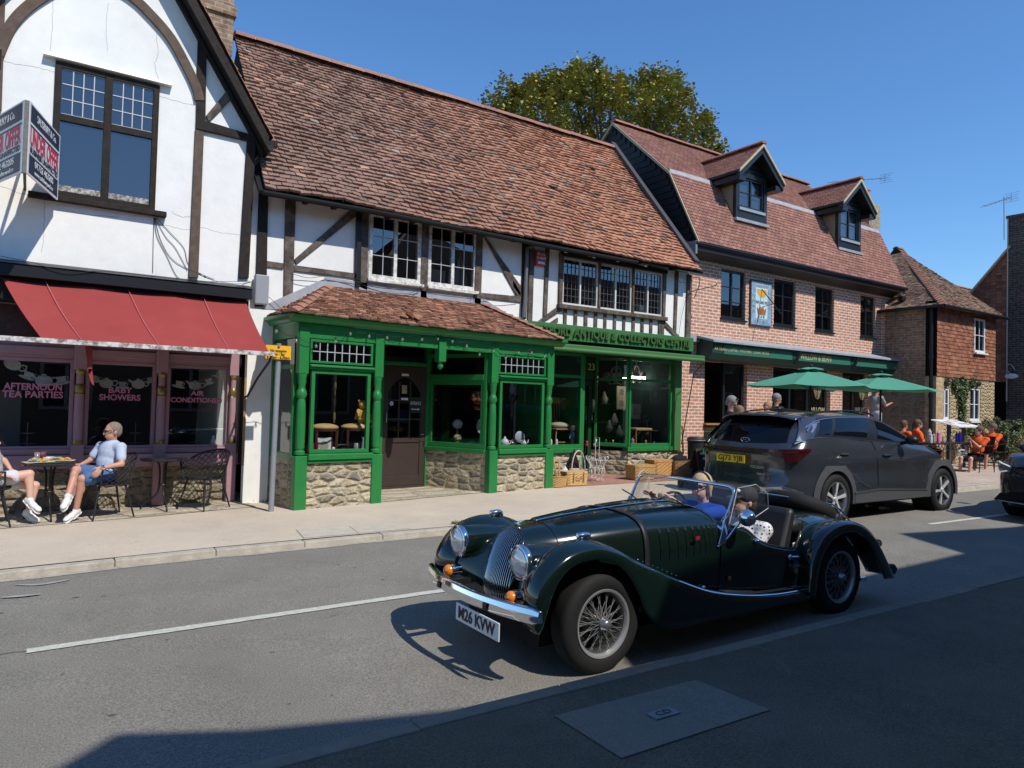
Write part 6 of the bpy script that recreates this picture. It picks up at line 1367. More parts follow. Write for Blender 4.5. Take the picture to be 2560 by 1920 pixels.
    for s in (1,-1): m.prism([(1.16,-s*.545,.70),(1.24,-s*.545,.70),(1.30,-s*.53,.92),(1.26,-s*.53,.92)],(0,s*.012,0))
    m.build('pillar_foot',chrome,wsf,bevel=.004)
    m=MB()
    for v in (.30,.02,-.27): b=ws(v,0); m.tube([b+Vector((-.05,0,-.02)),b+Vector((-.03,0,.03)),b+Vector((-.02,.12,.075)),b+Vector((.01,.26,.10))],.006,5)
    m.build('wiper',black,car)
    # wind deflectors
    for s in (1,-1):
        df=thing('wind_deflector','x','x',(0,0,0)); df.parent=car; df.matrix_parent_inverse=Matrix.Identity(4); del df['label'],df['category']
        pts=[(1.375,.53,1.10),(1.50,.60,1.13),(1.60,.63,1.06),(1.61,.63,.95),(1.40,.56,.82),(1.27,.53,.78)]
        m=MB(); q_=[Vn(u,s*v,z) for u,v,z in pts]; m.quad(*q_); m.build('pane',carglass,df)
        m=MB(); m.tube(q_,.003,4,closed=True); m.ell(Vn(1.385,s*.53,1.08),(.02,.015,.015),8,5); m.build('edge',mat('acrylic_edge',(.6,.65,.65),.2),df)
    # mirrors
    m=MB(); pm=at(1540+1000/3.072,1120+535/3.072,3.36)-Vector((3.06,4.02,.025)); m.ell(pm,(.055,.07,.062),16,10); m.tube([pm+Vector((-.02,.05,-.04)),pm+Vector((-.06,.12,-.16)),pm+Vector((-.16,.13,-.22))],.010,6); m.build('door_mirror',chrome,car,smooth=True)
    m=MB(); pi_=at(1720,1213,4.0)-Vector((3.06,4.02,.025)); m.box(pi_.x-.01,pi_.x+.02,-.10,.10,pi_.z-.03,pi_.z+.03); m.tube([pi_,(1.38,0,1.12)],.006,5); m.build('rear_view_mirror',black,car,bevel=.012)
    # badge, script, side repeater, door handle, tonneau studs
    p=at(1540+617/3.072,1120+688/3.072,3.50)-Vector((3.06,4.02,.025)); q_=Vector((p.x,-.525,p.z)); fl=MB(); fl.box(q_.x-.022,q_.x+.022,q_.y-.004,q_.y,q_.z-.014,q_.z+.014); fb=fl.build('flag_badge',navy,car)
    fl=MB(); y=q_.y-.005; fl.box(q_.x-.022,q_.x+.022,y-.001,y,q_.z-.004,q_.z+.004); fl.box(q_.x-.004,q_.x+.004,y-.0012,y-.0002,q_.z-.014,q_.z+.014); 
    for a,b in ((1,1),(1,-1)): fl.prism([(q_.x-.022,y,q_.z-.014*b),(q_.x-.018,y,q_.z-.014*b),(q_.x+.022,y,q_.z+.014*b),(q_.x+.018,y,q_.z+.014*b)],(0,-.0005,0))
    fl.build('flag_red',mat('badge_red',(.35,.01,.015),.4),fb)
    text('Morgan',.05,TM((2.02,-.585,.46)),chrome,car,'script_badge',ext=.001,shear=.4)
    m=MB(); m.tube([(1.96,-.575,.535),(2.02,-.60,.535),(2.05,-.60,.53)],.010,6); m.ell((1.96,-.58,.535),(.022,.015,.022),10,6); m.build('door_handle',chrome,car,smooth=True)
    m=MB(); m.ell((1.55,-.575,.70),(.03,.03,.018),10,6); m.build('screen_bracket',chrome,car,smooth=True)
    m=MB(); m.ell((1.27,-.555,.44),(.020,.012,.020),10,6); m.build('side_repeater',mat('dim_amber',(.35,.10,.01),.3),car,smooth=True)
    m=MB(); m.ell((1.02,-.525,.40),(.016,.02,.016),10,6); m.build('bonnet_catch',chrome,car,smooth=True)
    m=MB()
    for k in range(9): m.ell((.80+.38*k/8,-.668-.0,.475-.10*k/8) if 0 else (.30+.045*k,-.60,.685-.018*k),(.004,.004,.004),6,4)
    for x,z in ((2.25,.77),(2.42,.80),(2.6,.80)): m.ell((x,-.47,z-.0),(.008,.008,.006),8,4)
    m.build('tonneau_stud',chrome,car)
    # boot rack
    o=Vector((3.06,4.02,.025)); r5=lambda x,y,Y: at(1540+x/3.072,1120+y/3.072,Y)-o
    m=MB()
    a,b,c=r5(1090,345,4.05),r5(1640,430,3.98),r5(1855,650,3.9)
    for dy in (0,.5):
        D=Vector((0,dy*.0,0)); 
    A=Vector((2.34,-.28,.94)); B_=Vector((3.12,-.28,.80)); Cc_=Vector((3.34,-.28,.58))
    P1=[r5(1095,345,4.02),r5(1300,375,3.95),r5(1500,405,3.88),r5(1640,430,3.82),r5(1700,470,3.80),r5(1855,655,3.78)]
    m.tube(P1,.009,8); P2=[Vector((p.x,-p.y,p.z)) for p in P1]; m.tube(P2,.009,8); m.tube([P1[0],P2[0]],.009,8); m.tube([P1[-1],P2[-1]],.009,8); m.tube([P1[3],P2[3]],.008,8)
    for f in (.35,.7): 
        q0=P1[3].lerp(P1[5],f); q1=P2[3].lerp(P2[5],f); m.tube([q0,q1],.006,6)
    for q_ in (P1,P2): m.tube([q_[0],q_[0]+Vector((.06,0,-.14))],.008,6); m.tube([q_[4],q_[4]+Vector((-.05,0,-.2))],.008,6); m.tube([q_[5],q_[5]+Vector((-.12,0,-.12))],.008,6)
    m.build('luggage_rack',chrome,car,smooth=True)
    # rear lamps, exhaust, rear bumper end
    m=MB(); 
    for s in (1,-1): m.lathe([(.035,3.12),(.038,3.20),(.036,3.27),(.0,3.29)],(0,-s*.56,.53),'x',14)
    m.build('tail_lamp',redlens,car,smooth=True); m=MB()
    for s in (1,-1): m.lathe([(.042,3.08),(.042,3.2)],(0,-s*.56,.53),'x',14)
    m.build('tail_lamp_base',black,car,smooth=True)
    m=MB(); m.prism([(3.20,-.66,.37),(3.42,-.64,.34),(3.50,-.62,.29),(3.46,-.62,.24),(3.24,-.66,.26)],(0,.05,0)); m.prism([(3.20,.66,.37),(3.42,.64,.34),(3.50,.62,.29),(3.46,.62,.24),(3.24,.66,.26)],(0,-.05,0)); m.build('rear_bumper',black,car,bevel=.015)
    m=MB(); m.tube([(2.9,-.42,.18),(3.30,-.42,.18)],.025,8); m.build('exhaust',chrome,car)
    m=MB(); m.box(-.35,3.1,-.40,.40,.16,.27); m.box(-.1,.1,-.5,.5,.28,.36); m.build('chassis',black_m,car)
    for s in (1,-1): 
        wire_wheel(car,0,-s*.615,.315,s); wire_wheel(car,2.60,-s*.615,.315,s)
    car.location=(3.06,4.02,.025); car.rotation_euler=(0,0,math.radians(-.5))
    return car
sports=sportscar()
# ------------------------------------------------------------------ modern cars
def alloy(parent,x,y,z,side,R_=.355,RR=.245,w=.235,rot=0):
    hub0=thing('wheel','x','x',(0,0,0)); hub0.parent=parent; hub0.matrix_parent_inverse=Matrix.Identity(4); del hub0['label'],hub0['category']
    def fix(m):
        m.v=[(px+x,y+py*side,pz+z) for px,py,pz in m.v]
        if side<0: m.f=[f[::-1] for f in m.f]
        return m
    m=MB(); m.lathe(wheel_tyre(R_,w,RR,0),ax='y',n=56)
    for k in range(56):   # tread blocks
        a=2*math.pi*k/56; 
        for yy in (.045,.12,.185): 
            c=Vector((math.cos(a)*(R_+.001),yy,math.sin(a)*(R_+.001))); t=Vector((-math.sin(a),0,math.cos(a)))*.014; n=Vector((math.cos(a),0,math.sin(a)))*.004; yv=Vector((0,.024,0)); m.prism([c-t-yv,c+t-yv,c+t+yv,c-t+yv],n)
    fix(m).build('tyre',tyre,hub0,smooth=True,auto=True,ang=35)
    m=MB(); m.lathe([(RR+.004,.01),(RR+.008,.0),(RR-.008,.004),(RR-.02,.03),(RR-.03,.12),(RR-.02,.2)],ax='y',n=40); fix(m).build('rim',mat('rim_grey',(.3,.3,.31),.3,.8),hub0,smooth=True,auto=True)
    m=MB(); m.lathe([(0,.09),(RR-.03,.10)],ax='y',n=24); fix(m).build('brake_disc',black_m,hub0)
    m=MB(); md=MB()
    for k in range(5):
        a=2*math.pi*k/5+rot
        def pt(r,da,y_): return (r*math.cos(a+da),y_,r*math.sin(a+da))
        m.prism([pt(.03,-.7,.02),pt(.07,-.25,.012),pt(RR-.012,-.20,.004),pt(RR-.008,.02,.004),pt(.10,.10,.014),pt(.05,.55,.02)],(0,.022,0))
        md.prism([pt(.06,.35,.03),pt(RR-.01,.10,.02),pt(RR-.008,.42,.02),pt(RR-.07,.46,.024),pt(.09,.65,.03)],(0,.02,0))
    m.lathe([(0,.0),(.03,.004),(.034,.03)],ax='y',n=16)
    fix(m).build('spokes',mat('machined_alloy',(.72,.72,.72),.35,.5),hub0); fix(md).build('spoke_inserts',mat('dark_insert',(.03,.03,.032),.4),hub0)
def plate_text(parent,s,c,w,h,xdir,mt,name='number_plate'):
    xdir=Vector(xdir); nrm=xdir.cross(Vector((0,0,1))); m=MB(); c=Vector(c)
    m.prism([c-xdir*w/2-Vector((0,0,h/2)),c+xdir*w/2-Vector((0,0,h/2)),c+xdir*w/2+Vector((0,0,h/2)),c-xdir*w/2+Vector((0,0,h/2))],nrm*.008); pl=m.build(name,mt,parent)
    text(s,h*.95,TM(c+nrm*.011,xdir),black,pl,ext=.0005,fit=w*.86,off=.002); return pl
def suv():
    car=thing('grey_suv','dark grey suv with yellow rear number plate driving away to the right','car',(0,0,0))
    paint=mat('dark_grey_metallic',(.05,.056,.065),.22,.45,coat=1); clad=mat('grey_cladding',(.055,.057,.06),.6); gl=mat('privacy_glass',(.003,.004,.006),.04,spec=.45)
    plan=[(0,0),(.0,.42),(.06,.70),(.22,.86),(.48,.915),(1.0,.93),(1.5,.92),(2.3,.92),(3.0,.925),(3.55,.93),(3.92,.91),(4.16,.83),(4.30,.66),(4.36,.36),(4.38,0)]
    def lvl(z,ri,fi,vi,zs=None): # rear inset, front inset, side inset
        o=[]
        for i,(u,v) in enumerate(plan):
            uu=u+(ri*(1-u/.8) if u<.8 else 0)-(fi*(1-(4.38-u)/.9) if u>3.48 else 0); zz=zs[i] if zs else z
            o.append(Vn(uu,max(0,v-vi) if v>0 else 0,zz))
        return o
    belt=[1.12,1.13,1.15,1.17,1.22,1.24,1.20,1.16,1.12,1.09,1.02,.96,.92,.90,.89]
    beltv=lvl(0,.10,.16,.06,belt)
    sh=[1.00,1.0,1.02,1.03,1.04,1.05,1.03,1.0,.98,.98,.94,.88,.84,.82,.81]
    levels=[lvl(.24,.06,.12,.10),lvl(.32,.0,.04,.02),lvl(.52,-.03,.0,.0),lvl(.72,.02,.01,.012),lvl(.88,.03,.02,-.004),lvl(0,.02,.05,.005,sh),beltv]
    rows=surf(levels,9,5)
    hubs=[(.96,.36),(4.05-.0,.36)]
    hubs=[(9.66-8.7,.36),(12.66-8.7,.36)]
    m=MB(); n=len(rows[0]); vs=[p for r in rows for p in r]; fs=[]
    for i in range(len(rows)-1):
        for j in range(n-1):
            c=(rows[i][j]+rows[i+1][j+1])/2
            if any((c.x-h[0])**2+(c.z-h[1])**2<.43**2 for h in hubs) and abs(c.y)>.5: continue
            fs.append((i*n+j,i*n+j+1,(i+1)*n+j+1,(i+1)*n+j))
    def two(m,vs,fs,nm,mt,**k):
        m.add(vs,fs); m.add([(p[0],-p[1],p[2]) for p in vs],[f[::-1] for f in fs]); return m.build(nm,mt,car,smooth=True,auto=True,**k)
    two(m,vs,fs,'body',paint,ang=35)
    # bonnet
    fr=[p for p in beltv[8:]]
    rail=[(.50,.62,1.50),(.75,.64,1.53),(1.15,.655,1.55),(1.72,.66,1.565),(2.2,.655,1.55),(2.6,.64,1.49),(2.95,.64,1.385),(3.25,.68,1.25),(3.45,.74,1.12)]
    b0=[Vector(p) for p in beltv]
    hood=[[p for p in b0[9:]],[Vector((3.46+(p.x-3.55)*.98,p.y*.80,p.z+.05)) for p in b0[9:]],[Vector((3.42+(p.x-3.55)*1.0,p.y*.42,p.z+.075)) for p in b0[9:]],[Vector((3.40+(p.x-3.55)*1.0,0,p.z+.085)) for p in b0[9:]]]
    r_=surf(hood,5,5); m=MB(); n=len(r_[0]); two(m,[p for r in r_ for p in r],[(i*n+j,(i+1)*n+j,(i+1)*n+j+1,i*n+j+1)[::-1] for i in range(len(r_)-1) for j in range(n-1)],'bonnet',paint,ang=35)
    # greenhouse sides : belt -> rail
    bs=[(.16,.80,1.14),(.42,.845,1.21),(.78,.86,1.235),(1.3,.865,1.215),(1.9,.865,1.18),(2.5,.865,1.14),(2.95,.862,1.115),(3.3,.855,1.09),(3.46,.80,1.09)]
    md=[tuple((bs[i][k]*.52+rail[i][k]*.48)+(.035 if k==1 else 0) for k in range(3)) for i in range(9)]
    r_=surf([[Vn(*p) for p in g] for g in (bs,md,rail)],6,6); n=len(r_[0]); N=len(r_)
    def gsec(i0,i1,j0,j1,off,nm,mt,par=None):
        m=MB(); vs=[];cols=[]
        for i in range(i0,i1+1):
            row=[]
            for j in range(j0,j1+1):
                p=r_[i][j]; row.append(p+Vector((0,-off,off*.3)))
            cols.append(row)
        w_=j1-j0+1; return two(m,[p for r in cols for p in r],[(a*w_+b,(a+1)*w_+b,(a+1)*w_+b+1,a*w_+b+1) for a in range(i1-i0) for b in range(w_-1)],nm,mt)
    gsec(0,N-1,0,n-1,0,'upper_side',paint)
    def gpt(x,z): # point on side surface at x,z
        best=None
        for i in range(N):
            for j in range(n):
                p=r_[i][j]; d=(p.x-x)**2+(p.z-z)**2
                if best is None or d<best[0]: best=(d,p.y)
        return best[1]
    gsec(8,46,1,11,.004,'window_surround',black); gsec(9,13,2,10,.008,'quarter_window',gl); gsec(14,23,2,10,.008,'rear_side_window',gl); gsec(26,45,2,10,.008,'front_side_window',gl)
    m=MB(); c_=[Vector((x,gpt(x,z)-.008,z)) for x,z in [(.45,1.32),(.62,1.42),(.85,1.485),(1.2,1.515),(1.7,1.533),(2.1,1.528),(2.45,1.485),(2.8,1.37),(3.15,1.19)]]; c2_=cr1(c_,4)
    satin=mat('satin_trim',(.42,.45,.5),.25,.9)
    for s in (1,-1): m.tube([(p.x,p.y*s,p.z) for p in c2_],[.012]*4+[.012]*6+[.010]*(len(c2_)-10),6)
    m.build('window_trim',satin,car,smooth=True)
    m=MB(); q_=[Vector((x,gpt(x,z)-.006,z)) for x,z in [(.20,1.19),(.34,1.17),(.60,1.345),(.85,1.47),(.72,1.47),(.52,1.40)]]; 
    for s in (1,-1): m.prism([(p.x,p.y*s,p.z) for p in q_],(0,-.006*s,0))
    m.build('quarter_fin',satin,car)
    # roof
    rr=[[Vn(*p) for p in rail],[Vn(u,v*.6,z+.045) for u,v,z in rail],[Vn(u-.02,0,z+.06) for u,v,z in rail]]
    for g in rr[1:]:
        for k in (6,7,8): g[k]=(g[k][0]+.0,g[k][1],g[k][2])
    q_=surf([g[:6] for g in rr],5,5); n2=len(q_[0]); m=MB(); two(m,[p for r in q_ for p in r],[(i*n2+j,i*n2+j+1,(i+1)*n2+j+1,(i+1)*n2+j)[::-1] for i in range(len(q_)-1) for j in range(n2-1)],'roof',paint)
    q_=surf([g[5:] for g in ([Vn(*p) for p in rail],[Vn(u-.02,v*.6,z+.03) for u,v,z in rail],[Vn(u-.02,0,z+.035) for u,v,z in rail])],5,5); n2=len(q_[0]); m=MB(); two(m,[p for r in q_ for p in r],[(i*n2+j,i*n2+j+1,(i+1)*n2+j+1,(i+1)*n2+j)[::-1] for i in range(len(q_)-1) for j in range(n2-1)],'windscreen',gl)
    # roof rails
    m=MB()
    for s in (1,-1): m.tube(cr1([(x,-s*y,z+.03) for x,y,z in [(.8,.60,1.535),(1.0,.61,1.565),(1.6,.615,1.60),(2.2,.61,1.585),(2.45,.60,1.53)]],4),.014,6)
    m.build('roof_rail',black,car,smooth=True)
    # tailgate glass and spoiler
    tg=[[(.02+.09,0,1.12),(.12,-.40,1.13),(.18,-.66,1.15)],[(.24,0,1.33),(.26,-.38,1.33),(.32,-.62,1.33)],[(.42,0,1.52),(.44,-.34,1.51),(.52,-.58,1.48)]]
    q_=surf(tg,6,5); n2=len(q_[0]); m=MB(); two(m,[p+Vector((-.006,0,0)) for r in q_ for p in r],[(i*n2+j,i*n2+j+1,(i+1)*n2+j+1,(i+1)*n2+j)[::-1] for i in range(len(q_)-1) for j in range(n2-1)],'rear_window',gl)
    tg=[[(.18,-.66,1.15),(.20,-.74,1.15),(.22,-.79,1.15)],[(.32,-.62,1.33),(.36,-.69,1.33),(.42,-.745,1.34)],[(.52,-.58,1.48),(.52,-.62,1.49),(.52,-.64,1.50)]]
    q_=surf(tg,4,4); n2=len(q_[0]); m=MB(); two(m,[p for r in q_ for p in r],[(i*n2+j,i*n2+j+1,(i+1)*n2+j+1,(i+1)*n2+j)[::-1] for i in range(len(q_)-1) for j in range(n2-1)],'tail_pillar',paint)
    sp=[[(.24,0,1.53),(.26,-.40,1.525),(.38,-.66,1.47)],[(.50,0,1.567),(.52,-.38,1.555),(.62,-.63,1.535)]]
    q_=surf(sp,5,3); n2=len(q_[0]); m=MB(); two(m,[p+Vector((0,0,.006)) for r in q_ for p in r],[(i*n2+j,i*n2+j+1,(i+1)*n2+j+1,(i+1)*n2+j)[::-1] for i in range(len(q_)-1) for j in range(n2-1)],'spoiler',paint,solid=.02)
    # belt ledge closing body->tailgate
    m=MB(); m.quad(*[Vector(p) for p in beltv[:5]],(.42,0,1.15)); m.quad(*[Vector((p[0],-p[1],p[2])) for p in beltv[:5]][::-1],(.42,0,1.15)); m.build('tailgate_ledge',paint,car)
    # cladding arches, sill
    for hx,hz_ in hubs:
        for s in (1,-1):
            m=MB(); a_=[]; b_=[]; c_=[]
            for k in range(25):
                t=math.radians(-12+204*k/24); ro=.515+(.03 if 60<math.degrees(t)<120 else 0); vv=.945; vo=.925
                ci=Vector((hx+.405*math.cos(t),-s*vv,hz_+.405*math.sin(t))); co=Vector((hx+ro*math.cos(t)*1.02,-s*vo,min(hz_+ro*math.sin(t),hz_+.50))); cb=Vector((hx+.405*math.cos(t),-s*.70,hz_+.405*math.sin(t)))
                a_.append(cb); b_.append(ci); c_.append(co)
            m.grid([a_,b_,c_],flip=s<0); m.build('wheel_arch',clad,car)
            m=MB(); m.lathe([(.0,.0),(.42,.0)],(hx,-s*.62,hz_),'y',24); m.grid([[(hx+.41*math.cos(t),-s*y_,hz_+.41*math.sin(t)) for t in [math.pi*2*k/24 for k in range(25)]] for y_ in (.62,.92)]); m.build('wheel_well',void,car)
    m=MB()
    for s in (1,-1):
        pts=[(1.42,.27),(3.50,.27),(3.46,.40),(3.3,.40),(2.06,.455),(1.42,.44)]; m.prism([(x,-s*.925,z) for x,z in pts],(0,-s*.02,0))
    m.build('sill_cladding',clad,car,bevel=.008)
    m=MB()
    for s in (1,-1): m.prism([(1.42,-s*.946,.44),(2.06,-s*.946,.47),(3.44,-s*.946,.40),(3.44,-s*.946,.375),(2.06,-s*.946,.44),(1.42,-s*.946,.41)],(0,-s*.008,0))
    m.build('sill_trim',satin,car)
    # door seams, handles
    def seam(pts,w_=.004): 
        m=MB(); m.tube([Vector((x,-y,z)) for x,y,z in pts],w_,4); return m
    m=seam([(1.50,.862,1.20),(1.52,.90,1.10),(1.62,.935,.90),(1.72,.925,.7),(1.5,.935,.46)] if 0 else [(.90,.87,1.23),(.95,.905,1.12),(1.02,.928,.98)]); m.build('door_seam',black,car)
    seam([(1.96,.868,1.17),(1.99,.90,1.08),(2.03,.93,.88),(2.06,.915,.72),(2.06,.93,.5)]).build('door_seam',black,car)
    seam([(3.25,.862,1.09),(3.32,.90,1.0),(3.38,.928,.88),(3.42,.915,.7),(3.40,.93,.48)]).build('door_seam',black,car)
    for x,z in ((1.15,.99),(2.28,.955)):
        m=MB(); m.ell((x,-.93,z),(.12,.012,.035),16,8); h=m.build('handle_recess',black,car,smooth=True); m=MB(); m.tube([(x-.11,-.935,z+.012),(x,-.962,z+.012),(x+.11,-.935,z+.008)],.012,6); m.build('door_handle',paint,car,smooth=True)
    # crease
    m=MB(); m.tube([Vector((x,-y,z)) for x,y,z in [(1.15,.929,.87),(1.55,.936,.60),(1.85,.938,.48)]],.004,4); m.build('body_crease',satin,car)
    # mirror
    mp=at(1740+1692/3.16,980+392/3.16,5.72)-Vector((8.7,6.78,.08)); m=MB(); m.ell(mp,(.09,.10,.075),14,8); m.tube([mp+Vector((0,.06,-.03)),mp+Vector((.02,.18,-.06))],.03,6); m.build('door_mirror',black,car,smooth=True)
    # rear lamps and light bar, plate, badges, lower bumper
    m=MB(); lb=[]
    for p,z in (((-.02,.0),1.03),((-.02,.45),1.035),((.04,.69),1.045),((.20,.86),1.055),((.40,.905),1.06)): lb.append(Vn(p[0],p[1]+.004,z))
    lbc=cr1(lb,4); 
    m.grid([[(p.x-.008,p.y,p.z+.025) for p in lbc],[(p.x-.008,p.y,p.z-.015) for p in lbc]]); m.grid([[(p.x-.008,-p.y,p.z+.025) for p in lbc],[(p.x-.008,-p.y,p.z-.015) for p in lbc]],flip=True); m.build('light_bar',mat('dark_red_lens',(.06,.004,.006),.12,coat=1),car)
    m=MB()
    for s in (1,-1): m.quad(*[(x,-s*y,z) for x,y,z in [(.026,.70,1.02),(.16,.84,1.03),(.36,.915,1.04),(.16,.862,.90),(.05,.735,.88)]][::s]); m.quad(*[(x,-s*y,z) for x,y,z in [(-.02,.46,1.02),(.02,.68,1.02),(.035,.69,.93),(-.005,.56,.97)]][::s])
    m.build('tail_lamp',redlens,car)
    plate_text(car,'GJ73 YJB',(-.045,.13,.885),.52,.115,(0,-1,0),mat('plate_yellow',(.75,.50,.02),.4))
    text('TUCSON',.055,TM((-.035,-.33,.79),(0,-1,0)),satin,car,'model_script',ext=.002,fit=.24); text('hybrid',.045,TM((-.035,-.40,.70),(0,-1,0)),satin,car,'model_script',ext=.002,fit=.12)
    m=MB(); m.tube([(.115,.0+.075*math.cos(a),1.165+.033*math.sin(a)) for a in [2*math.pi*k/20 for k in range(20)]],.005,5,closed=True); m.tube([(.108,-.03,1.145),(.108,-.02,1.18)],.005,4); m.tube([(.108,.03,1.15),(.108,.02,1.185)],.005,4); m.tube([(.108,-.025,1.16),(.108,.025,1.17)],.005,4); m.build('oval_badge',chrome,car)
    m=MB()
    for s in (1,-1): m.prism([(-.035,-s*.40,.52),(.0,-s*.72,.56),(.24,-s*.90,.48),(.24,-s*.90,.455),(.0,-s*.73,.50),(-.035,-s*.42,.45)],(-.02,0,0))
    m.build('bumper_trim',satin,car)
    m=MB()
    for s in (1,-1): m.prism([(-.03,-s*.50,.50),(-.0,-s*.70,.51),(-.0,-s*.70,.46),(-.03,-s*.52,.455)],(-.03,0,0))
    m.build('bumper_reflector',redlens,car)
    m=MB(); m.prism([(-.01,-.80,.40),(-.01,.80,.40),(-.01,.80,.26),(-.01,-.80,.26)],(-.03,0,0)); m.build('rear_skirt',clad,car,bevel=.02)
    m=MB(); m.ell((.95,0,1.63),(.09,.025,.04),10,6); m.build('shark_fin',black,car,smooth=True)
    m=MB(); m.box(.3,4.0,-.7,.7,.20,.32); m.build('underbody',black_m,car)
    for s in (1,-1):
        alloy(car,hubs[0][0],-s*.945,.355,s,rot=.3); alloy(car,hubs[1][0],-s*.945,.355,s,rot=.75)
    car.location=(8.7,6.80,.105); car.rotation_euler=(0,0,math.radians(-1.2))
    return car
suv()
def black_car():
    car=thing('black_car','black suv nose with starry grille at the right edge of the picture','car',(0,0,0))
    paint=mat('black_metallic',(.022,.022,.025),.25,.2,coat=1)
    plan=[(0,0),(.03,.35),(.10,.62),(.24,.80),(.45,.88),(.9,.905),(2.2,.91),(3.6,.89),(4.2,.80),(4.4,0)]
    def lvl(zs,fi,vi):
        return [Vn(u+(fi*(1-u/1.2) if u<1.2 else 0),max(0,v-vi),zs[i] if isinstance(zs,list) else zs) for i,(u,v) in enumerate(plan)]
    top=[.93,.935,.95,.97,1.0,1.03,1.06,1.1,1.1,1.1]
    L=[lvl(.22,.10,.06),lvl(.32,.02,.0),lvl(.5,.0,.0),lvl(.68,.02,.0),lvl(.84,.09,.02),lvl(top,.20,.07)]
    rows=surf(L,8,5); n=len(rows[0]); vs=[p for r in rows for p in r]; fs=[]
    for i in range(len(rows)-1):
        for j in range(n-1):
            c=(rows[i][j]+rows[i+1][j+1])/2
            if ((c.x-.86)**2+(c.z-.36)**2<.40**2 or (c.x-3.55)**2+(c.z-.36)**2<.40**2) and abs(c.y)>.5: continue
            fs.append((i*n+j,i*n+j+1,(i+1)*n+j+1,(i+1)*n+j))
    def two(vs,fs,nm,mt,**k):
        m=MB(); m.add(vs,fs); m.add([(p[0],-p[1],p[2]) for p in vs],[f[::-1] for f in fs]); return m.build(nm,mt,car,smooth=True,auto=True,**k)
    two(vs,fs,'body',paint)
    b=[Vector(p) for p in L[-1]]
    hood=[b[:7],[Vector((p.x+.0+(.02),p.y*.8,p.z+.045)) for p in b[:7]],[Vector((p.x,p.y*.4,p.z+.07)) for p in b[:7]],[Vector((p.x,0,p.z+.075)) for p in b[:7]]]
    hood=[[g[0]]+g[1:] for g in hood]
    for g in hood[1:]:
        for i in range(1,7): g[i].x=g[i].x
    r_=surf(hood,5,4); n=len(r_[0]); two([p for r in r_ for p in r],[(i*n+j,(i+1)*n+j,(i+1)*n+j+1,i*n+j+1) for i in range(len(r_)-1) for j in range(n-1)],'bonnet',paint)
    gl=MAT['privacy_glass']
    gh=[[Vn(1.25,.72,1.06),Vn(1.9,.80,1.09),Vn(3.4,.80,1.12),Vn(4.1,.7,1.12)],[Vn(1.9,.60,1.38),Vn(2.3,.63,1.50),Vn(3.2,.63,1.52),Vn(3.8,.58,1.42)],[Vn(2.05,.0,1.50),Vn(2.4,.0,1.56),Vn(3.2,.0,1.56),Vn(3.7,.0,1.5)]]
    r_=surf(gh,5,5); n=len(r_[0]); two([p for r in r_ for p in r],[(i*n+j,(i+1)*n+j,(i+1)*n+j+1,i*n+j+1)[::-1] for i in range(len(r_)-1) for j in range(n-1)],'greenhouse',gl)
    m=MB(); m.quad(Vn(1.2,.72,1.06),Vn(1.2,-.72,1.06),Vn(1.95,-.6,1.42),Vn(1.95,.6,1.42)); m.quad(Vn(1.95,.6,1.42),Vn(1.95,-.6,1.42),Vn(2.05,-.3,1.50),Vn(2.05,.3,1.50)); m.build('windscreen',gl,car)
    # far side is +y here (car heads to -x); grille
    m=MB(); go=[(-.60,.70),(-.52,.83),(-.30,.88),(.30,.88),(.52,.83),(.60,.70),(.45,.56),(.25,.50),(-.25,.50),(-.45,.56)]
    m.prism([(.045+abs(y)**2*.28,y,z) for y,z in go],(.03,0,0)); m.build('grille_surround',black_m,car)
    m=MB()
    for i in range(-11,12):
        for k in range(8):
            y=i*.05+(.025 if k%2 else 0); z=.53+.045*k
            if abs(y)<.56-.9*max(0,.62-z)-.7*max(0,z-.80): m.ell((.04+y*y*.28,y,z),(.004,.007,.006),5,3)
    m.build('grille_stars',chrome,car)
    m=MB(); m.prism([(.03+y*y*.28,y,z) for y,z in [(-.50,.72),(-.50,.68),(-.1,.665),(.1,.665),(.5,.68),(.50,.72),(.1,.71),(-.1,.71)]],(.02,0,0)); m.build('grille_bar',satin if 0 else MAT['satin_trim'],car)
    for s in (1,-1):
        m=MB(); pts=[(.14,.56,.88),(.24,.74,.92),(.40,.84,.93),(.30,.82,.80),(.20,.74,.74),(.13,.60,.77)]; m.prism([(x-.035,s*y*1.03,z-.02) for x,y,z in pts],(.02,0,0)); hl=m.build('headlight',mat('dark_lens',(.10,.11,.12),.08,coat=1),car)
        m=MB(); m.tube([(x-.045,s*y*1.04,z-.025) for x,y,z in [(.15,.585,.86),(.24,.735,.90),(.38,.83,.915)]],.012,6); m.tube([(x-.045,s*y*1.04,z-.02) for x,y,z in [(.30,.82,.80),(.20,.745,.755),(.14,.62,.785)]],.010,6); m.build('daytime_light',mat('lamp_strip',(.8,.82,.85),.1,emit=(1,1,1,.25)),hl)
    m=MB(); m.prism([(.0,-.70,.42),(.0,.70,.42),(.06,.82,.30),(.06,-.82,.30)],(.06,0,0)); m.build('lower_intake',black_m,car)
    m=MB(); m.tube([(-.02+y*y*.16,y,.27+.04*abs(y)) for y in [-.8+.1*k for k in range(17)]],.012,6); m.build('splitter',MAT['satin_trim'],car,smooth=True)
    m=MB(); m.box(-.025,-.005,.205,.25,.49,.60); m.build('country_strip',mat('strip_blue',(.01,.05,.35),.4),car); m=MB(); m.box(-.024,-.004,-.26,.205,.49,.60); m.build('number_plate',bwhite,car)
    for s in (1,-1): alloy(car,.86,-s*.925,.34,s,R_=.34,RR=.23); alloy(car,3.55,-s*.925,.34,s,R_=.34,RR=.23)
    for s in (1,-1):
        m=MB(); m.ell((1.55,s*1.02,1.08),(.07,.11,.075),12,8); m.build('door_mirror',paint,car,smooth=True)
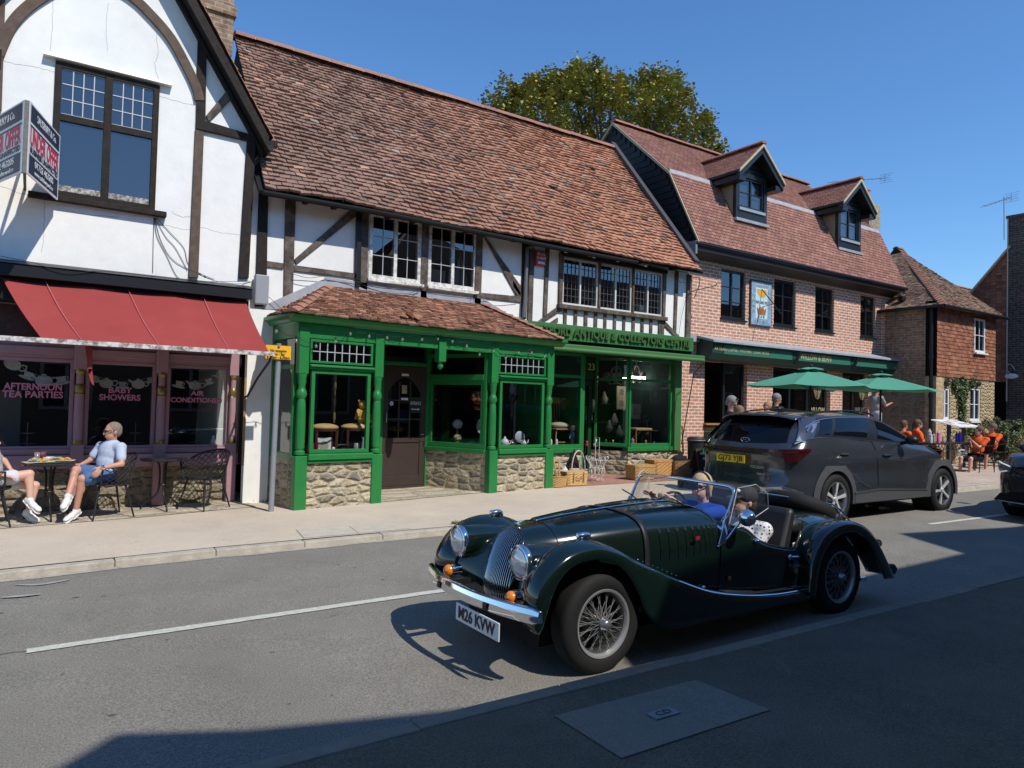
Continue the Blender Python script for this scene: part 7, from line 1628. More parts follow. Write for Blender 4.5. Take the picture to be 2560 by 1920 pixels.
    m=MB(); m.box(.3,4.0,-.8,.8,.2,.3); m.build('underbody',black_m,car)
    car.location=(12.55,4.22,.10); car.rotation_euler=(0,0,math.radians(-3))
black_car()
# ================================================================== PEOPLE
def remesh(m,name,mt,parent,vox=.011,it=4):
    me=bpy.data.meshes.new('t'); me.from_pydata(m.v,[],m.f); o=bpy.data.objects.new('t',me); C.objects.link(o)
    r=o.modifiers.new('r','REMESH'); r.mode='VOXEL'; r.voxel_size=vox
    dg=bpy.context.evaluated_depsgraph_get(); me2=bpy.data.meshes.new_from_object(o.evaluated_get(dg)); bpy.data.objects.remove(o)
    bm=bmesh.new(); bm.from_mesh(me2)
    for _ in range(it): bmesh.ops.smooth_vert(bm,verts=bm.verts,factor=.5,use_axis_x=True,use_axis_y=True,use_axis_z=True)
    bm.to_mesh(me2); bm.free(); me2.shade_smooth(); me2.materials.clear(); me2.materials.append(mt); me2.name=name
    r=bpy.data.objects.new(name,me2); C.objects.link(r)
    if parent: r.parent=parent; r.matrix_parent_inverse=world_of(parent).inverted()
    return r
def cap(m,a,b,ra,rb,n=12):
    a,b=Vector(a),Vector(b); m.tube([a,a.lerp(b,.5),b],[ra,(ra+rb)/2,rb],n); m.ell(a,(ra,)*3,n,8); m.ell(b,(rb,)*3,n,8)
def ik(a,b,l1,l2,pole):
    a,b=Vector(a),Vector(b); d=b-a; L=min(d.length,(l1+l2)*.999); u=d.normalized(); b=a+u*L
    x=(l1*l1-l2*l2+L*L)/(2*L); h=math.sqrt(max(0,l1*l1-x*x)); p=Vector(pole)-u*Vector(pole).dot(u); p.normalize(); return a+u*x+p*h,b
def frame(side,up): 
    side=Vector(side).normalized(); up=Vector(up); up=(up-side*up.dot(side)).normalized(); f=side.cross(up) if False else up.cross(side); return Matrix((f,side,up)).transposed()   # local x fwd? f = up x side
def hand(m,wr,dirv,palm_n,s=1,curl=.5,side=1):
    """hand from wrist; dirv along fingers, palm_n normal of the palm (direction fingers curl to)"""
    d=Vector(dirv).normalized(); n=Vector(palm_n); n=(n-d*n.dot(d)).normalized(); w_=d.cross(n)*side
    for k in range(-1,2): cap(m,wr+w_*.018*k*s,wr+d*.075*s+w_*.022*k*s,.014*s,.013*s,8)
    for k,l in enumerate((.072,.08,.074,.06)):
        b=wr+d*.082*s+w_*(.030-.020*k)*s; d1=(d*math.cos(curl*.6)+n*math.sin(curl*.6)); d2=(d*math.cos(curl*1.7)+n*math.sin(curl*1.7)); c=b+d1*l*.5*s; cap(m,b,c,.0095*s,.0088*s,8); cap(m,c,c+d2*l*.5*s,.0086*s,.0075*s,8)
    t0=wr+d*.02*s+w_*.030*s; t1=t0+(d*.7+w_*.7+n*.2).normalized()*.04*s; cap(m,t0,t1,.013*s,.011*s,8); cap(m,t1,t1+(d*.9+w_*.2+n*.4).normalized()*.032*s,.0105*s,.009*s,8)
def person(label,J,skinm,shirt,bottom,shoe,hair=None,hairm=None,s=1,look=(1,0,0),group=None,sleeve=.62,leg=.5,vox=.012,glasses=False,hands=True,loc=None,female=False,cut=None,detail=False,palm=(0,0,-1),curl=(.6,.6)):
    """J: joints in world space"""
    j={k:Vector(v) for k,v in J.items()}
    root=thing('person',label,'person',tuple(loc or (j['pelvis'].x,j['pelvis'].y,gz(j['pelvis'].x)+.13)),group)
    side=(j['shL']-j['shR']).normalized(); up=(j['neck']-j['pelvis']).normalized(); F=frame(side,up)
    hips=(j['hipL']-j['hipR']).normalized(); Fh=frame(hips,up)
    def torso(m,k):
        m.ell(j['pelvis'],(.115*s+k,.165*s+k,.12*s+k),16,10,Fh); mid=j['pelvis'].lerp(j['neck'],.40); m.ell(mid,(.115*s+k,(.13 if female else .15)*s+k,.16*s+k),16,10,F)
        ch=j['pelvis'].lerp(j['neck'],.70); m.ell(ch,(.115*s+k,.165*s+k,.16*s+k),16,10,F); cap(m,j['shL'],j['shR'],.058*s+k,.058*s+k); tp=j['pelvis'].lerp(j['neck'],.92); m.ell(tp,(.06*s+k,.12*s+k,.05*s+k),14,8,F)
    m=MB(); torso(m,0); cap(m,j['neck']-up*.03,j['head']-Vector((0,0,.03)),.052*s,.052*s)
    for q_ in 'LR':
        cap(m,j['sh'+q_],j['el'+q_],.048*s,.038*s); cap(m,j['el'+q_],j['ha'+q_],.038*s,.026*s)
        if hands: hand(m,j['ha'+q_],(j['ha'+q_]-j['el'+q_]) if 'hd'+q_ not in j else j['hd'+q_],j.get('pn'+q_,Vector(palm)),s,curl[0],1 if q_=='R' else -1)
        cap(m,j['hip'+q_],j['kn'+q_],.078*s,.055*s); k=j['kn'+q_]; a=j['an'+q_]; cap(m,k,a,.050*s,.034*s)
        calf=k.lerp(a,.3); bk=-(j.get('toe'+q_,a+Vector(look)*.1)-a).normalized()*.012; m.ell(calf+bk,(.050*s,.050*s,.09*s),12,8)
    L=Vector(look).normalized(); Ls=Vector((0,0,1)).cross(L).normalized(); Lu=L.cross(Ls); H=Matrix((L,Ls,Lu)).transposed(); h=j['head']
    hp=lambda x,y,z: h+H@Vector((x,y,z))*s
    m.ell(hp(-.01,0,.03),(.098*s,.076*s,.095*s),18,12,H); m.ell(hp(.028,0,-.04),(.062*s,.056*s,.072*s),16,10,H); m.ell(hp(.045,0,-.085),(.032*s,.034*s,.026*s),12,8,H)
    cap(m,hp(.088,0,.015),hp(.106,0,-.022),.010*s,.015*s,8); m.ell(hp(.078,0,.030),(.02*s,.05*s,.012*s),10,6,H); m.ell(hp(.083,0,-.058),(.014*s,.024*s,.008*s),8,6,H); 
    for y in (.076,-.076): m.ell(hp(-.005,y,-.008),(.018*s,.010*s,.030*s),10,6,H)
    body=remesh(m,'body',skinm,root,vox if not detail else .0075,3)
    if not glasses:
        e=MB(); 
        for y in (.030,-.030): e.ell(hp(.083,y,.012),(.010*s,.013*s,.008*s),8,6,H)
        e.build('eyes',mat('eye_dark',(.05,.035,.03),.3),root,smooth=True)
        e=MB(); 
    else:
        e=MB(); 
        for y in (.034,-.034): e.ell(hp(.096,y,.014),(.010*s,.027*s,.019*s),12,6,H)
        e.tube([hp(.10,.015,.018),hp(.10,-.015,.018)],.004,5)
        for y in (.064,-.064): e.tube([hp(.088,y*.9,.02),hp(.05,y*1.22,.022),hp(-.01,y*1.25,.018)],.004,5)
        e.build('sunglasses',mat('dark_glasses',(.01,.01,.012),.1,coat=1),root,smooth=True)
    e=MB(); e.ell(hp(.098,0,-.056),(.005*s,.020*s,.004*s),8,4,H); e.build('mouth',mat('lip',(.34,.12,.10),.5),root,smooth=True)
    # shirt
    m=MB(); torso(m,.014)
    for q_ in 'LR':
        e_=j['sh'+q_].lerp(j['el'+q_],sleeve) if sleeve<=1 else j['el'+q_]; cap(m,j['sh'+q_],e_,.064*s,.060*s)
        if sleeve>1: cap(m,j['el'+q_],j['el'+q_].lerp(j['ha'+q_],.85),.052*s,.038*s)
    remesh(m,'shirt',shirt,root,vox,4)
    m=MB(); m.ell(j['pelvis'],(.135*s,.185*s,.13*s),16,10,Fh)
    for q_ in 'LR':
        b=j['hip'+q_].lerp(j['kn'+q_],min(1,leg*1.6)) if leg<.62 else j['kn'+q_]; cap(m,j['hip'+q_],b,.098*s,.088*s if leg<.62 else .070*s)
        if leg>=.9: cap(m,j['kn'+q_],j['kn'+q_].lerp(j['an'+q_],.93),.068*s,.055*s)
    remesh(m,'shorts' if leg<.9 else 'trousers',bottom,root,vox,3)
    for q_ in 'LR':
        a=j['an'+q_]; t=j.get('toe'+q_,a+Vector((L.x,L.y,0))*.17*s+Vector((0,0,-.05))); d=(t-a); d2=d.normalized(); upv=Vector((0,0,1)); sd=d2.cross(upv)
        if sd.length<.1: sd=Vector((0,1,0))
        sd.normalize(); nn=sd.cross(d2).normalized()
        if nn.z<0: nn=-nn
        Fs=Matrix((d2,sd,nn)).transposed(); m=MB(); hl=a-nn*.025*s-d2*.01; m.ell(hl,(.055*s,.040*s,.048*s),12,8,Fs); mid=a.lerp(t,.55)-nn*.015; m.ell(mid,(.085*s,.043*s,.038*s),14,8,Fs); m.ell(t,(.055*s,.042*s,.026*s),12,8,Fs); cap(m,a,a-nn*.02,.042*s,.042*s)
        sh=remesh(m,'shoe',shoe,root,vox,2)
        m=MB(); 
        for f in (-.12,.2,.5,.8,1.1): m.ell(a.lerp(t,f)-nn*(.055 if f<.6 else .035)*s,(.05*s,.045*s,.014*s),10,6,Fs)
        remesh(m,'sole',mat('sole_white',(.62,.61,.58),.7),sh,vox*.8,2)
    if hair:
        m=MB()
        if hair=='shaved': m.ell(hp(-.016,0,.036),(.098*s,.0785*s,.094*s),18,12,H); m.ell(hp(-.055,0,.0),(.055*s,.066*s,.07*s),14,8,H)
        elif hair=='short': m.ell(hp(-.022,0,.048),(.104*s,.086*s,.098*s),18,12,H); m.ell(hp(-.06,0,.0),(.05*s,.068*s,.075*s),14,8,H)
        elif hair in('bob','long','pony','bun'):
            m.ell(hp(-.022,0,.045),(.108*s,.090*s,.10*s),18,12,H); m.ell(hp(-.055,0,-.0),(.062*s,.086*s,.085*s),14,8,H)
            if hair=='bob':
                for y in (.075,-.075): cap(m,hp(.02,y,.05),hp(-.02,y,-.07),.026*s,.020*s,10)
                cap(m,hp(-.07,0,0),hp(-.075,0,-.09),.055*s,.04*s,10)
            if hair=='long':
                cap(m,hp(-.06,0,0),hp(-.09,0,-.27),.075*s,.06*s,12)
                for y in (.06,-.06): cap(m,hp(-.03,y,.03),hp(-.06,y,-.24),.035*s,.03*s,10)
            if hair=='pony': m.ell(hp(-.125,0,.0),(.03*s,.03*s,.03*s),10,6); cap(m,hp(-.13,0,-.01),hp(-.15,0,-.16),.028*s,.014*s,10)
        elif hair=='cap':
            m.ell(hp(-.055,0,-.02),(.062*s,.082*s,.075*s),14,8,H); cap(m,hp(-.07,0,-.03),hp(-.08,0,-.14),.05*s,.035*s,10)
        remesh(m,'hair',hairm,root,vox*.8,1)
        if hair=='cap':
            m=MB(); m.ell(hp(-.02,0,.055),(.112*s,.094*s,.088*s),20,12,H); m.ell(hp(.10,0,.045),(.075*s,.07*s,.010*s),16,6,H@Matrix.Rotation(.15,3,'Y')); remesh(m,'baseball_cap',mat('charcoal_cap',(.035,.037,.042),.85),root,vox*.7,1)
    return root,hp
def pose_sit(x,y,face,seat=.45,lean=.10,hands=None,feet=None,s=1,knee_out=.12,zg=None,head=None):
    zg=gz(x)+.13 if zg is None else zg; a=math.radians(face); Rm=Matrix.Rotation(a,4,'Z'); T=Matrix.Translation((x,y,zg))@Rm
    P={}; P['pelvis']=(0,0,seat+.10*s); P['neck']=(-lean-.02,0,seat+.60*s); P['head']=(-lean+.03,0,seat+.745*s)
    for q_,sg in (('L',1),('R',-1)):
        P['sh'+q_]=(-lean-.01,.175*s*sg,seat+.54*s); P['hip'+q_]=(.0,.09*s*sg,seat+.09*s); 
        ft=(feet or {}).get(q_,(.46*s,knee_out*sg,.09)); P['an'+q_]=ft; k,b=ik(P['hip'+q_],ft,.43*s,.42*s,(1,.1*sg,.8)); P['kn'+q_]=k; P['an'+q_]=b; P['toe'+q_]=tuple(Vector(b)+Vector((.15,.02*sg,-.045)))
        hd=(hands or {}).get(q_,(.30,.10*sg,seat+.20)); e,b=ik(P['sh'+q_],hd,.29*s,.26*s,(-.5,.18*sg,-.9)); P['el'+q_]=e; P['ha'+q_]=b
    return {k:T@Vector(v) for k,v in P.items()}
def pose_stand(x,y,face,h=1.72,hands=None,zg=None):
    zg=gz(x)+.13 if zg is None else zg; s=h/1.75; T=Matrix.Translation((x,y,zg))@Matrix.Rotation(math.radians(face),4,'Z'); P={'pelvis':(0,0,.96*s),'neck':(0,0,1.46*s),'head':(.02,0,1.615*s)}
    for q_,sg in (('L',1),('R',-1)):
        P['sh'+q_]=(0,.18*s*sg,1.41*s); P['hip'+q_]=(0,.09*s*sg,.93*s); P['kn'+q_]=(.02,.10*sg,.50*s); P['an'+q_]=(0,.11*sg,.09); P['toe'+q_]=(.15,.13*sg,.045)
        hd=(hands or {}).get(q_,(.05,.24*sg,.82*s)); e,b=ik(P['sh'+q_],hd,.30*s,.27*s,(-.5,.12*sg,-.9)); P['el'+q_]=e; P['ha'+q_]=b
    return {k:T@Vector(v) for k,v in P.items()},s
tee=lambda n,c: mat('cloth_'+n,c,.9,n=.08,ns=14,bump=.25,bs=18,spec=.1)
shoe_w=mat('white_trainer',(.68,.67,.62),.7,n=.08,ns=30)
cm=crop(0,1040,5.925)
A_=lambda x,y,Y: at(*cm(x,y),Y)
J=dict(pelvis=A_(1560,870,10.42),neck=A_(1670,395,10.45),head=A_(1672,235,10.42),shL=A_(1790,470,10.27),shR=A_(1500,455,10.62),elL=A_(1800,715,10.14),haL=A_(1500,770,10.08),elR=A_(1330,660,10.62),haR=A_(1215,715,10.45),
 hipL=A_(1540,900,10.33),hipR=A_(1530,860,10.52),knL=A_(1215,930,10.22),anL=A_(1125,1400,10.28),toeL=A_(990,1520,10.16),knR=A_(1125,800,10.36),anR=A_(1005,1190,10.14),toeR=A_(945,1330,10.05),
 hdL=Vector((-.6,-.3,-.75)),hdR=Vector((-.9,-.1,.0)),pnL=Vector((-.5,.6,-.6)))
root,hp=person('seated man in sunglasses, pale blue t-shirt and blue shorts, legs crossed, outside the tea room',J,skin,tee('pale_blue',(.44,.50,.62)),tee('blue_shorts',(.075,.14,.28)),shoe_w,'shaved',mat('grey_stubble',(.22,.17,.14),.9,n=.2,ns=60),1.0,(-.93,-.25,-.06),glasses=True,detail=True,vox=.010,leg=.46)
m=MB(); w0=J['haL'].lerp(J['elL'],.08); d=(J['elL']-J['haL']).normalized(); m.tube([w0-d*.010,w0+d*.012],.031,12); m.ell(w0+Vector((-.01,-.03,.006)),(.018,.008,.018),10,6); m.build('wristwatch',chrome,root,smooth=True)
J=dict(pelvis=A_(-130,960,10.35),neck=A_(-170,520,10.4),head=A_(-160,380,10.35),shL=A_(-170,580,10.58),shR=A_(-160,600,10.2),elL=A_(60,660,10.6),haL=A_(140,770,10.42),elR=A_(-60,860,10.1),haR=A_(40,880,10.15),
 hipL=A_(-110,950,10.45),hipR=A_(-110,960,10.25),knR=A_(435,860,10.25),anR=A_(445,1240,10.20),toeR=A_(560,1370,10.12),knL=A_(520,1030,10.42),anL=A_(420,1420,10.38),toeL=A_(540,1530,10.28),hdL=Vector((.6,-.2,-.5)),hdR=Vector((.9,-.1,-.2)))
person('person cut by the left edge, bare crossed legs and white trainers',J,skin2,tee('white_grey',(.42,.42,.43)),tee('pale_shorts',(.55,.56,.6)),shoe_w,'bob',mat('brown_hair',(.12,.07,.04),.8,n=.3,ns=50),1.0,(.95,-.2,0),detail=True,vox=.010,leg=.34,female=True)
# sports car occupants
J=pose_sit(4.88,4.34,180,seat=.30,lean=.12,hands={'L':(.42,.10,.56),'R':(.42,-.16,.58)},feet={'L':(.75,.1,.25),'R':(.75,-.1,.25)},zg=.03); 
for k in ('haL','elL','haR','elR'): pass
blonde=mat('blonde_hair',(.50,.36,.19),.75,n=.35,ns=70,bump=.6,bs=80)
Jd=dict(J); hd=at(1753,1218,4.34); dz=hd-J['head']; 
for k in Jd: 
    if k[:2] in('he','ne','sh','el','pe','hi'): Jd[k]=Jd[k]+Vector((dz.x,0,dz.z))
Jd['haL']=at(1668,1248,4.28)+Vector((.05,0,0)); Jd['haR']=Jd['haL']+Vector((.0,.22,.0)); e,b=ik(Jd['shL'],Jd['haL'],.29,.26,(0,-.3,-1)); Jd['elL']=e; Jd['haL']=b; e,b=ik(Jd['shR'],Jd['haR'],.29,.26,(0,.3,-1)); Jd['elR']=e; Jd['haR']=b
r,hp=person('blonde driver in royal blue top with dark headband at the sports car wheel',Jd,skin2,tee('royal_blue',(.02,.06,.32)),tee('dark_trousers',(.03,.03,.04)),shoe_w,'bob',blonde,.98,(-.95,-.28,0),detail=True,vox=.010,leg=1,female=True,glasses=True,curl=(1.1,1.1))
m=MB(); 
m.tube([hp(.012,.088*math.cos(a),.045+.096*math.sin(a)) for a in [math.pi*k/12 for k in range(13)]],.011,8); m.build('headband',mat('navy_band',(.012,.016,.05),.8),r,smooth=True)
J=pose_sit(4.80,3.74,180,seat=.30,lean=.10,hands={'L':(.30,.10,.52),'R':(.30,-.05,.50)},feet={'L':(.75,.1,.25),'R':(.75,-.1,.25)},zg=.03)
hd=at(1858,1255,3.74); dz=hd-J['head']
for k in J:
    if k[:2] in('he','ne','sh','el','pe','hi','ha'): J[k]=J[k]+Vector((dz.x,0,dz.z))
dots=mat('polka_dot_cotton',(.66,.65,.64),.9); t_=dots.node_tree; tc=t_.nodes.new('ShaderNodeTexCoord'); vo=t_.nodes.new('ShaderNodeTexVoronoi'); vo.inputs['Scale'].default_value=34; vo.inputs['Randomness'].default_value=.35; mr=t_.nodes.new('ShaderNodeMath'); mr.operation='GREATER_THAN'; mr.inputs[1].default_value=.30; mx=t_.nodes.new('ShaderNodeMix'); mx.data_type='RGBA'; mx.inputs[6].default_value=(.01,.01,.02,1); mx.inputs[7].default_value=(.66,.65,.64,1)
t_.links.new(tc.outputs['Object'],vo.inputs['Vector']); t_.links.new(vo.outputs['Distance'],mr.inputs[0]); t_.links.new(mr.outputs[0],mx.inputs[0]); t_.links.new(mx.outputs[2],t_.nodes['Principled BSDF'].inputs['Base Color'])
person('passenger in dark baseball cap and white polka dot blouse in the sports car',J,skin2,dots,tee('dark_trousers',(.03,.03,.04)),shoe_w,'cap',mat('dark_brown_hair',(.05,.032,.022),.8,n=.3,ns=60),.98,(-.97,.15,.02),detail=True,vox=.010,leg=1,female=True,sleeve=1.3)
# SUV driver
J=pose_sit(11.25,6.42,0,seat=.55,lean=.16,hands={'L':(.42,.1,.78),'R':(.44,-.1,.78)},zg=.08); person('driver in pale blue top and fair hair inside the grey suv',J,skin2,tee('sky_blue',(.30,.52,.62)),tee('dark_trousers',(.03,.03,.04)),shoe_w,'bob',blonde,.92,(1,-.1,0),vox=.014,leg=1,female=True,sleeve=1.2)
# pavement outside cafe
hx=lambda px,py,Y: at(px,py,Y)
def stand_at(px,pytop,Y,face,h,label,shirt,bottom,hair,hairm,look=None,hands=None,zg=None,**k):
    p=at(px,pytop,Y); zg_=p.z-h if zg is None else zg
    P,s=pose_stand(p.x,Y,face,h,hands,zg_); a=math.radians(face); lk=look or (math.cos(a),math.sin(a),-.15); return person(label,P,k.pop('sk',skin),shirt,bottom,shoe_w,hair,hairm,s,lk,vox=.014,leg=k.pop('leg',1),**k)
greyw=mat('white_grey_hair',(.22,.21,.20),.8,n=.2,ns=60); brownh=mat('chestnut_hair',(.11,.065,.035),.75,n=.35,ns=60); auburn=mat('light_brown_hair',(.20,.12,.065),.75,n=.35,ns=60)
navytee=tee('black_tee',(.015,.018,.03))
r,hp=stand_at(1826,990,8.5,-55,1.76,'white-haired man in black t-shirt looking down, standing outside the cafe hatch',navytee,tee('dark_shorts',(.02,.02,.025)),'short',greyw,(.35,-.75,-.45),{'L':(.30,.05,1.10),'R':(.32,-.16,1.05)})
m=MB(); 
for y in (.034,-.034): m.ell(hp(.05,y,.115),(.014,.028,.018),10,6)
m.build('sunglasses',mat('dark_glasses',(1,1,1)),r,smooth=True)
stand_at(1848,1014,8.15,80,1.66,'woman with long straight brown hair seen from behind',tee('dark_top',(.04,.03,.03)),tee('dark_trousers',(.03,.03,.04)),'long',auburn,sk=skin2,female=True)
stand_at(1922,1004,8.3,150,1.68,'girl with blonde ponytail behind the suv roof, facing left',tee('navy_top',(.02,.03,.06)),tee('dark_trousers',(.03,.03,.04)),'pony',mat('ginger_blonde_hair',(.34,.20,.09),.75,n=.3,ns=60),(-.85,-.1,-.05),sk=skin2,female=True)
stand_at(1940,984,9.6,-20,1.74,'grey-haired man in dark jacket standing in the shade of the first parasol',tee('dark_jacket',(.04,.04,.045)),tee('dark_trousers',(.03,.03,.04)),'short',greyw,(.6,-.6,-.3),sleeve=1.3)
stand_at(2190,966,10.9,-10,1.72,'man in light grey t-shirt reaching one arm to the wall at the cafe doorway',tee('light_grey',(.30,.29,.28)),tee('pale_jeans',(.33,.38,.45)),'short',brownh,None,{'R':(.45,-.12,1.25),'L':(.1,.2,.85)})
for px,lb,Y in ((2065,'seated customer in grey cap behind the suv roof, the left and lower of two',8.6),(2118,'seated customer in charcoal baseball cap behind the suv roof, the right of two',8.6)):
    top=at(px,1052 if px<2100 else 1038,Y); J=pose_sit(top.x,Y,170,seat=.5,zg=top.z-1.35); person(lb,J,skin,tee('dark_top',(.04,.03,.03)),tee('dark_trousers',(.03,.03,.04)),shoe_w,'cap',brownh,.95,(-1,.1,0),vox=.014,leg=1,group='capped customers behind the suv')
# cyclists
orange=tee('orange_jersey',(.80,.13,.03)); lycra=tee('black_lycra',(.015,.015,.018)); blackj=tee('orange_black',(.55,.09,.025))
GC='cyclists in orange jerseys at the cafe table'
def cyc(px,py,Y,face,label,hair,hm,look,glasses,hands=None,female=False,sk=skin,shirt=orange,feet=None,lean=.12):
    p=at(px,py,Y); zg=p.z-(.45+.745+.125)+.0; J=pose_sit(p.x,Y,face,seat=.45,hands=hands,feet=feet,zg=zg,lean=lean); return person(label,J,sk,shirt,lycra,shoe_w,hair,hm,1.,look,GC,vox=.013,leg=.5,female=female,glasses=glasses)
cr_=crop(2160,1000,5.53)
r,hp=cyc(*cr_(595,285),9.35,-15,'man in orange jersey and sunglasses with folded arms, leftmost cyclist','short',brownh,(.95,-.25,0),True,{'L':(.22,-.14,.80),'R':(.22,.14,.78)})
r,hp=cyc(*cr_(805,275),9.30,-50,'woman in orange jersey with white chest band and sunglasses, second cyclist from the left','pony',brownh,(.75,-.65,0),True,{'L':(.24,.05,.68),'R':(.24,-.12,.68)},True,skin2)
m=MB(); m.ell(hp(-.09,0,-.36),(.150,.205,.035),20,8); m.build('chest_band',white,r,smooth=True)
r,hp=cyc(*cr_(1560,365),8.35,170,'girl with ponytail in orange and white jersey, her back turned','pony',brownh,(-.8,.5,.1),False,{'L':(.25,.05,.95),'R':(.22,-.05,.98)},True,skin2)
r,hp=cyc(*cr_(1745,325),8.60,175,'broad man in orange and black jersey with short hair, rightmost cyclist','short',mat('grey_brown_hair',(.14,.11,.09),.85,n=.3,ns=60),(-.6,.78,0),False,None,False,skin,orange)
m=MB(); m.ell(hp(-.155,-.02,-.38),(.07,.19,.14),16,8); m.build('black_back_panel',lycra,r,smooth=True)
# ================================================================== FURNITURE AND SMALL THINGS
blkm=mat('black_metal',(.014,.014,.015),.45,spec=.5); blkp=mat('black_plastic',(.016,.016,.017),.55)
def bistro_table(x,y,r,h,label,group='round bistro tables outside the tea room'):
    t=thing('bistro_table',label,'table',(x,y,gz(x)+.132),group); z0=gz(x)+.132
    m=MB(); m.lathe([(0,h-.012),(r*.985,h-.012),(r,h-.006),(r,h+.002),(r*.96,h+.008),(0,h+.006)],(x,y,z0),n=36); m.lathe([(r*.95,h-.03),(r*.99,h-.03),(r*.99,h-.012)],(x,y,z0),n=36); m.build('table_top',mat('dark_glass_top',(.02,.02,.022),.15,coat=1),t,smooth=True,auto=True)
    for k in range(3):
        a=math.radians(35+120*k); c,s=math.cos(a),math.sin(a); m=MB(); m.tube(cr1([(x+c*.12,y+s*.12,z0+h-.03),(x+c*.05,y+s*.05,z0+h-.1),(x+c*.045,y+s*.045,z0+.30),(x+c*.10,y+s*.10,z0+.18),(x+c*.25,y+s*.25,z0+.06),(x+c*.27,y+s*.27,z0)],4),.013,7); m.build('leg',blkm,t,smooth=True)
    m=MB(); m.tube([(x+.05*math.cos(a),y+.05*math.sin(a),z0+.34) for a in [2*math.pi*k/14 for k in range(14)]],.010,5,closed=True); m.build('ring',blkm,t)
    return z0+h
def lattice_chair(x,y,face,label,group='black lattice bucket chairs outside the tea room'):
    t=thing('lattice_chair',label,'chair',(0,0,0),group)
    def top(th): return .80-.16*(min(abs(th),1.9)/1.9)**1.5 if abs(th)<1.9 else .64
    def P(th,f): # th angle from the back, f 0..1 seat->rim
        zt=.80-.15*min(1,(abs(th)/1.5))**2; z=.42+(zt-.42)*f; r=.235+.075*f**.8; fx=1.12; return Vector((-math.cos(th)*r*fx+.02,math.sin(th)*r*1.02,z))
    TH=2.0; m=MB(); n=15
    for k in range(-9,n+9):
        for d in (1,-1):
            pts=[]
            for i in range(13):
                f=i/12; th=-TH+2*TH*(k+ (f*4.2 if d>0 else -f*4.2)+ (0 if d>0 else 4.2))/n
                if -TH<=th<=TH: pts.append(P(th,f))
            if len(pts)>1: m.tube(pts,.0048,4,caps=False)
    m.build('lattice',blkp,t)
    m=MB(); rim=[P(-TH+2*TH*i/30,1) for i in range(31)]; rim=[P(-TH,.0)+Vector((.03,0,-.01)),P(-TH,.5)+Vector((.02,0,0))]+rim+[P(TH,.5)+Vector((.02,0,0)),P(TH,0)+Vector((.03,0,-.01))]; m.tube(rim,.012,6); m.tube([P(-TH+2*TH*i/30,0) for i in range(31)],.010,6,closed=True); m.build('rim',blkp,t,smooth=True)
    m=MB(); m.lathe([(0,.415),(.20,.418),(.235,.43),(.245,.445),(.23,.45),(.19,.432),(0,.428)],(0.01,0,0),n=28); m.build('seat',blkp,t,smooth=True)
    for sx,sy in ((1,1),(1,-1),(-1,1),(-1,-1)):
        m=MB(); m.tube([(sx*.15,sy*.15,.42),(sx*.24,sy*.235,0)],[.015,.010],8); m.build('leg',blkm,t,smooth=True)
    t.location=(x,y,gz(x)+.132); t.rotation_euler=(0,0,math.radians(face)); return t
ch=lattice_chair(*at(*cm(1600,1000),10.42).xy,195,'black lattice bucket chair under the seated man in sunglasses')
p=at(*c2(1215,1290),10.62); dup(ch,(p.x,p.y,gz(p.x)+.132),math.radians(215),'empty black lattice bucket chair beside the empty round table, right of the tea room')
p=at(*cm(-60,1000),10.3); dup(ch,(p.x-.1,p.y,gz(p.x)+.132),math.radians(5),'black lattice bucket chair cut by the left edge, under the person with white trainers')
tp=at(*cm(770,830),10.55); zt_=bistro_table(tp.x-.02,10.55,.30,.70,'round black bistro table with two plates of food beside the seated man')
t2=at(*c2(968,1232),10.75); bistro_table(t2.x,10.75,.30,.70,'empty round black bistro table beside the empty lattice chair')
# food and drinks
def plate(x,y,z,rot,label,n=26):
    t=thing('food_plate',label,'plate',(x,y,z),'plates of food on the tea room table'); m=MB(); M=Matrix.Translation((x,y,z))@Matrix.Rotation(rot,4,'Z')
    for (a,b,h0,h1) in ((.13,.075,.0,.006),(.15,.09,.006,.014)): 
        m.add([M@Vector(p) for p in [(-a,-b,h0),(a,-b,h0),(a,b,h0),(-a,b,h0),(-a-.01,-b-.01,h1),(a+.01,-b-.01,h1),(a+.01,b+.01,h1),(-a-.01,b+.01,h1)]],[(0,3,2,1),(0,1,5,4),(1,2,6,5),(2,3,7,6),(3,0,4,7),(4,5,6,7)])
    m.build('plate',mat('cream_china',(.72,.69,.52),.3),t)
    m=MB(); 
    for i in range(n): 
        c=M@Vector((rnd(.0,.11),rnd(-.05,.05),.022+rnd(0,.02))); m.ell(c,(rnd(.010,.022),rnd(.008,.014),rnd(.006,.012)),6,4,Matrix.Rotation(rnd(0,3),3,'Z'))
    m.build('chips',mat('golden_chips',(.62,.34,.08),.7,n=.3,ns=60),t)
    m=MB()
    for i in range(14): c=M@Vector((rnd(-.11,-.0),rnd(-.05,.05),.025+rnd(0,.03))); m.ell(c,(rnd(.014,.03),rnd(.01,.025),rnd(.006,.014)),6,4)
    m.build('salad',mat('pale_salad',(.55,.56,.42),.7,n=.4,ns=60,col2=(.16,.2,.08),ns2=40),t)
q_=at(*cm(610,780),10.45); plate(q_.x-.03,10.42,zt_+.008,.25,'cream plate of chips and coleslaw, the left of two on the table'); q_=at(*cm(930,770),10.55); plate(q_.x-.03,10.58,zt_+.008,-.2,'cream plate of salad and chips nearest the seated man')
q_=at(*cm(545,720),10.68); m=MB(); m.lathe([(.028,0),(.034,.11),(.032,.11),(.026,.005)],(q_.x,10.68,zt_+.008),n=14); tag(m.build('drinking_glass',mat('smoky_glass',(.35,.28,.28),.1,alpha=.5),smooth=True),'ribbed drinking glass on the table beside the red can','glass')
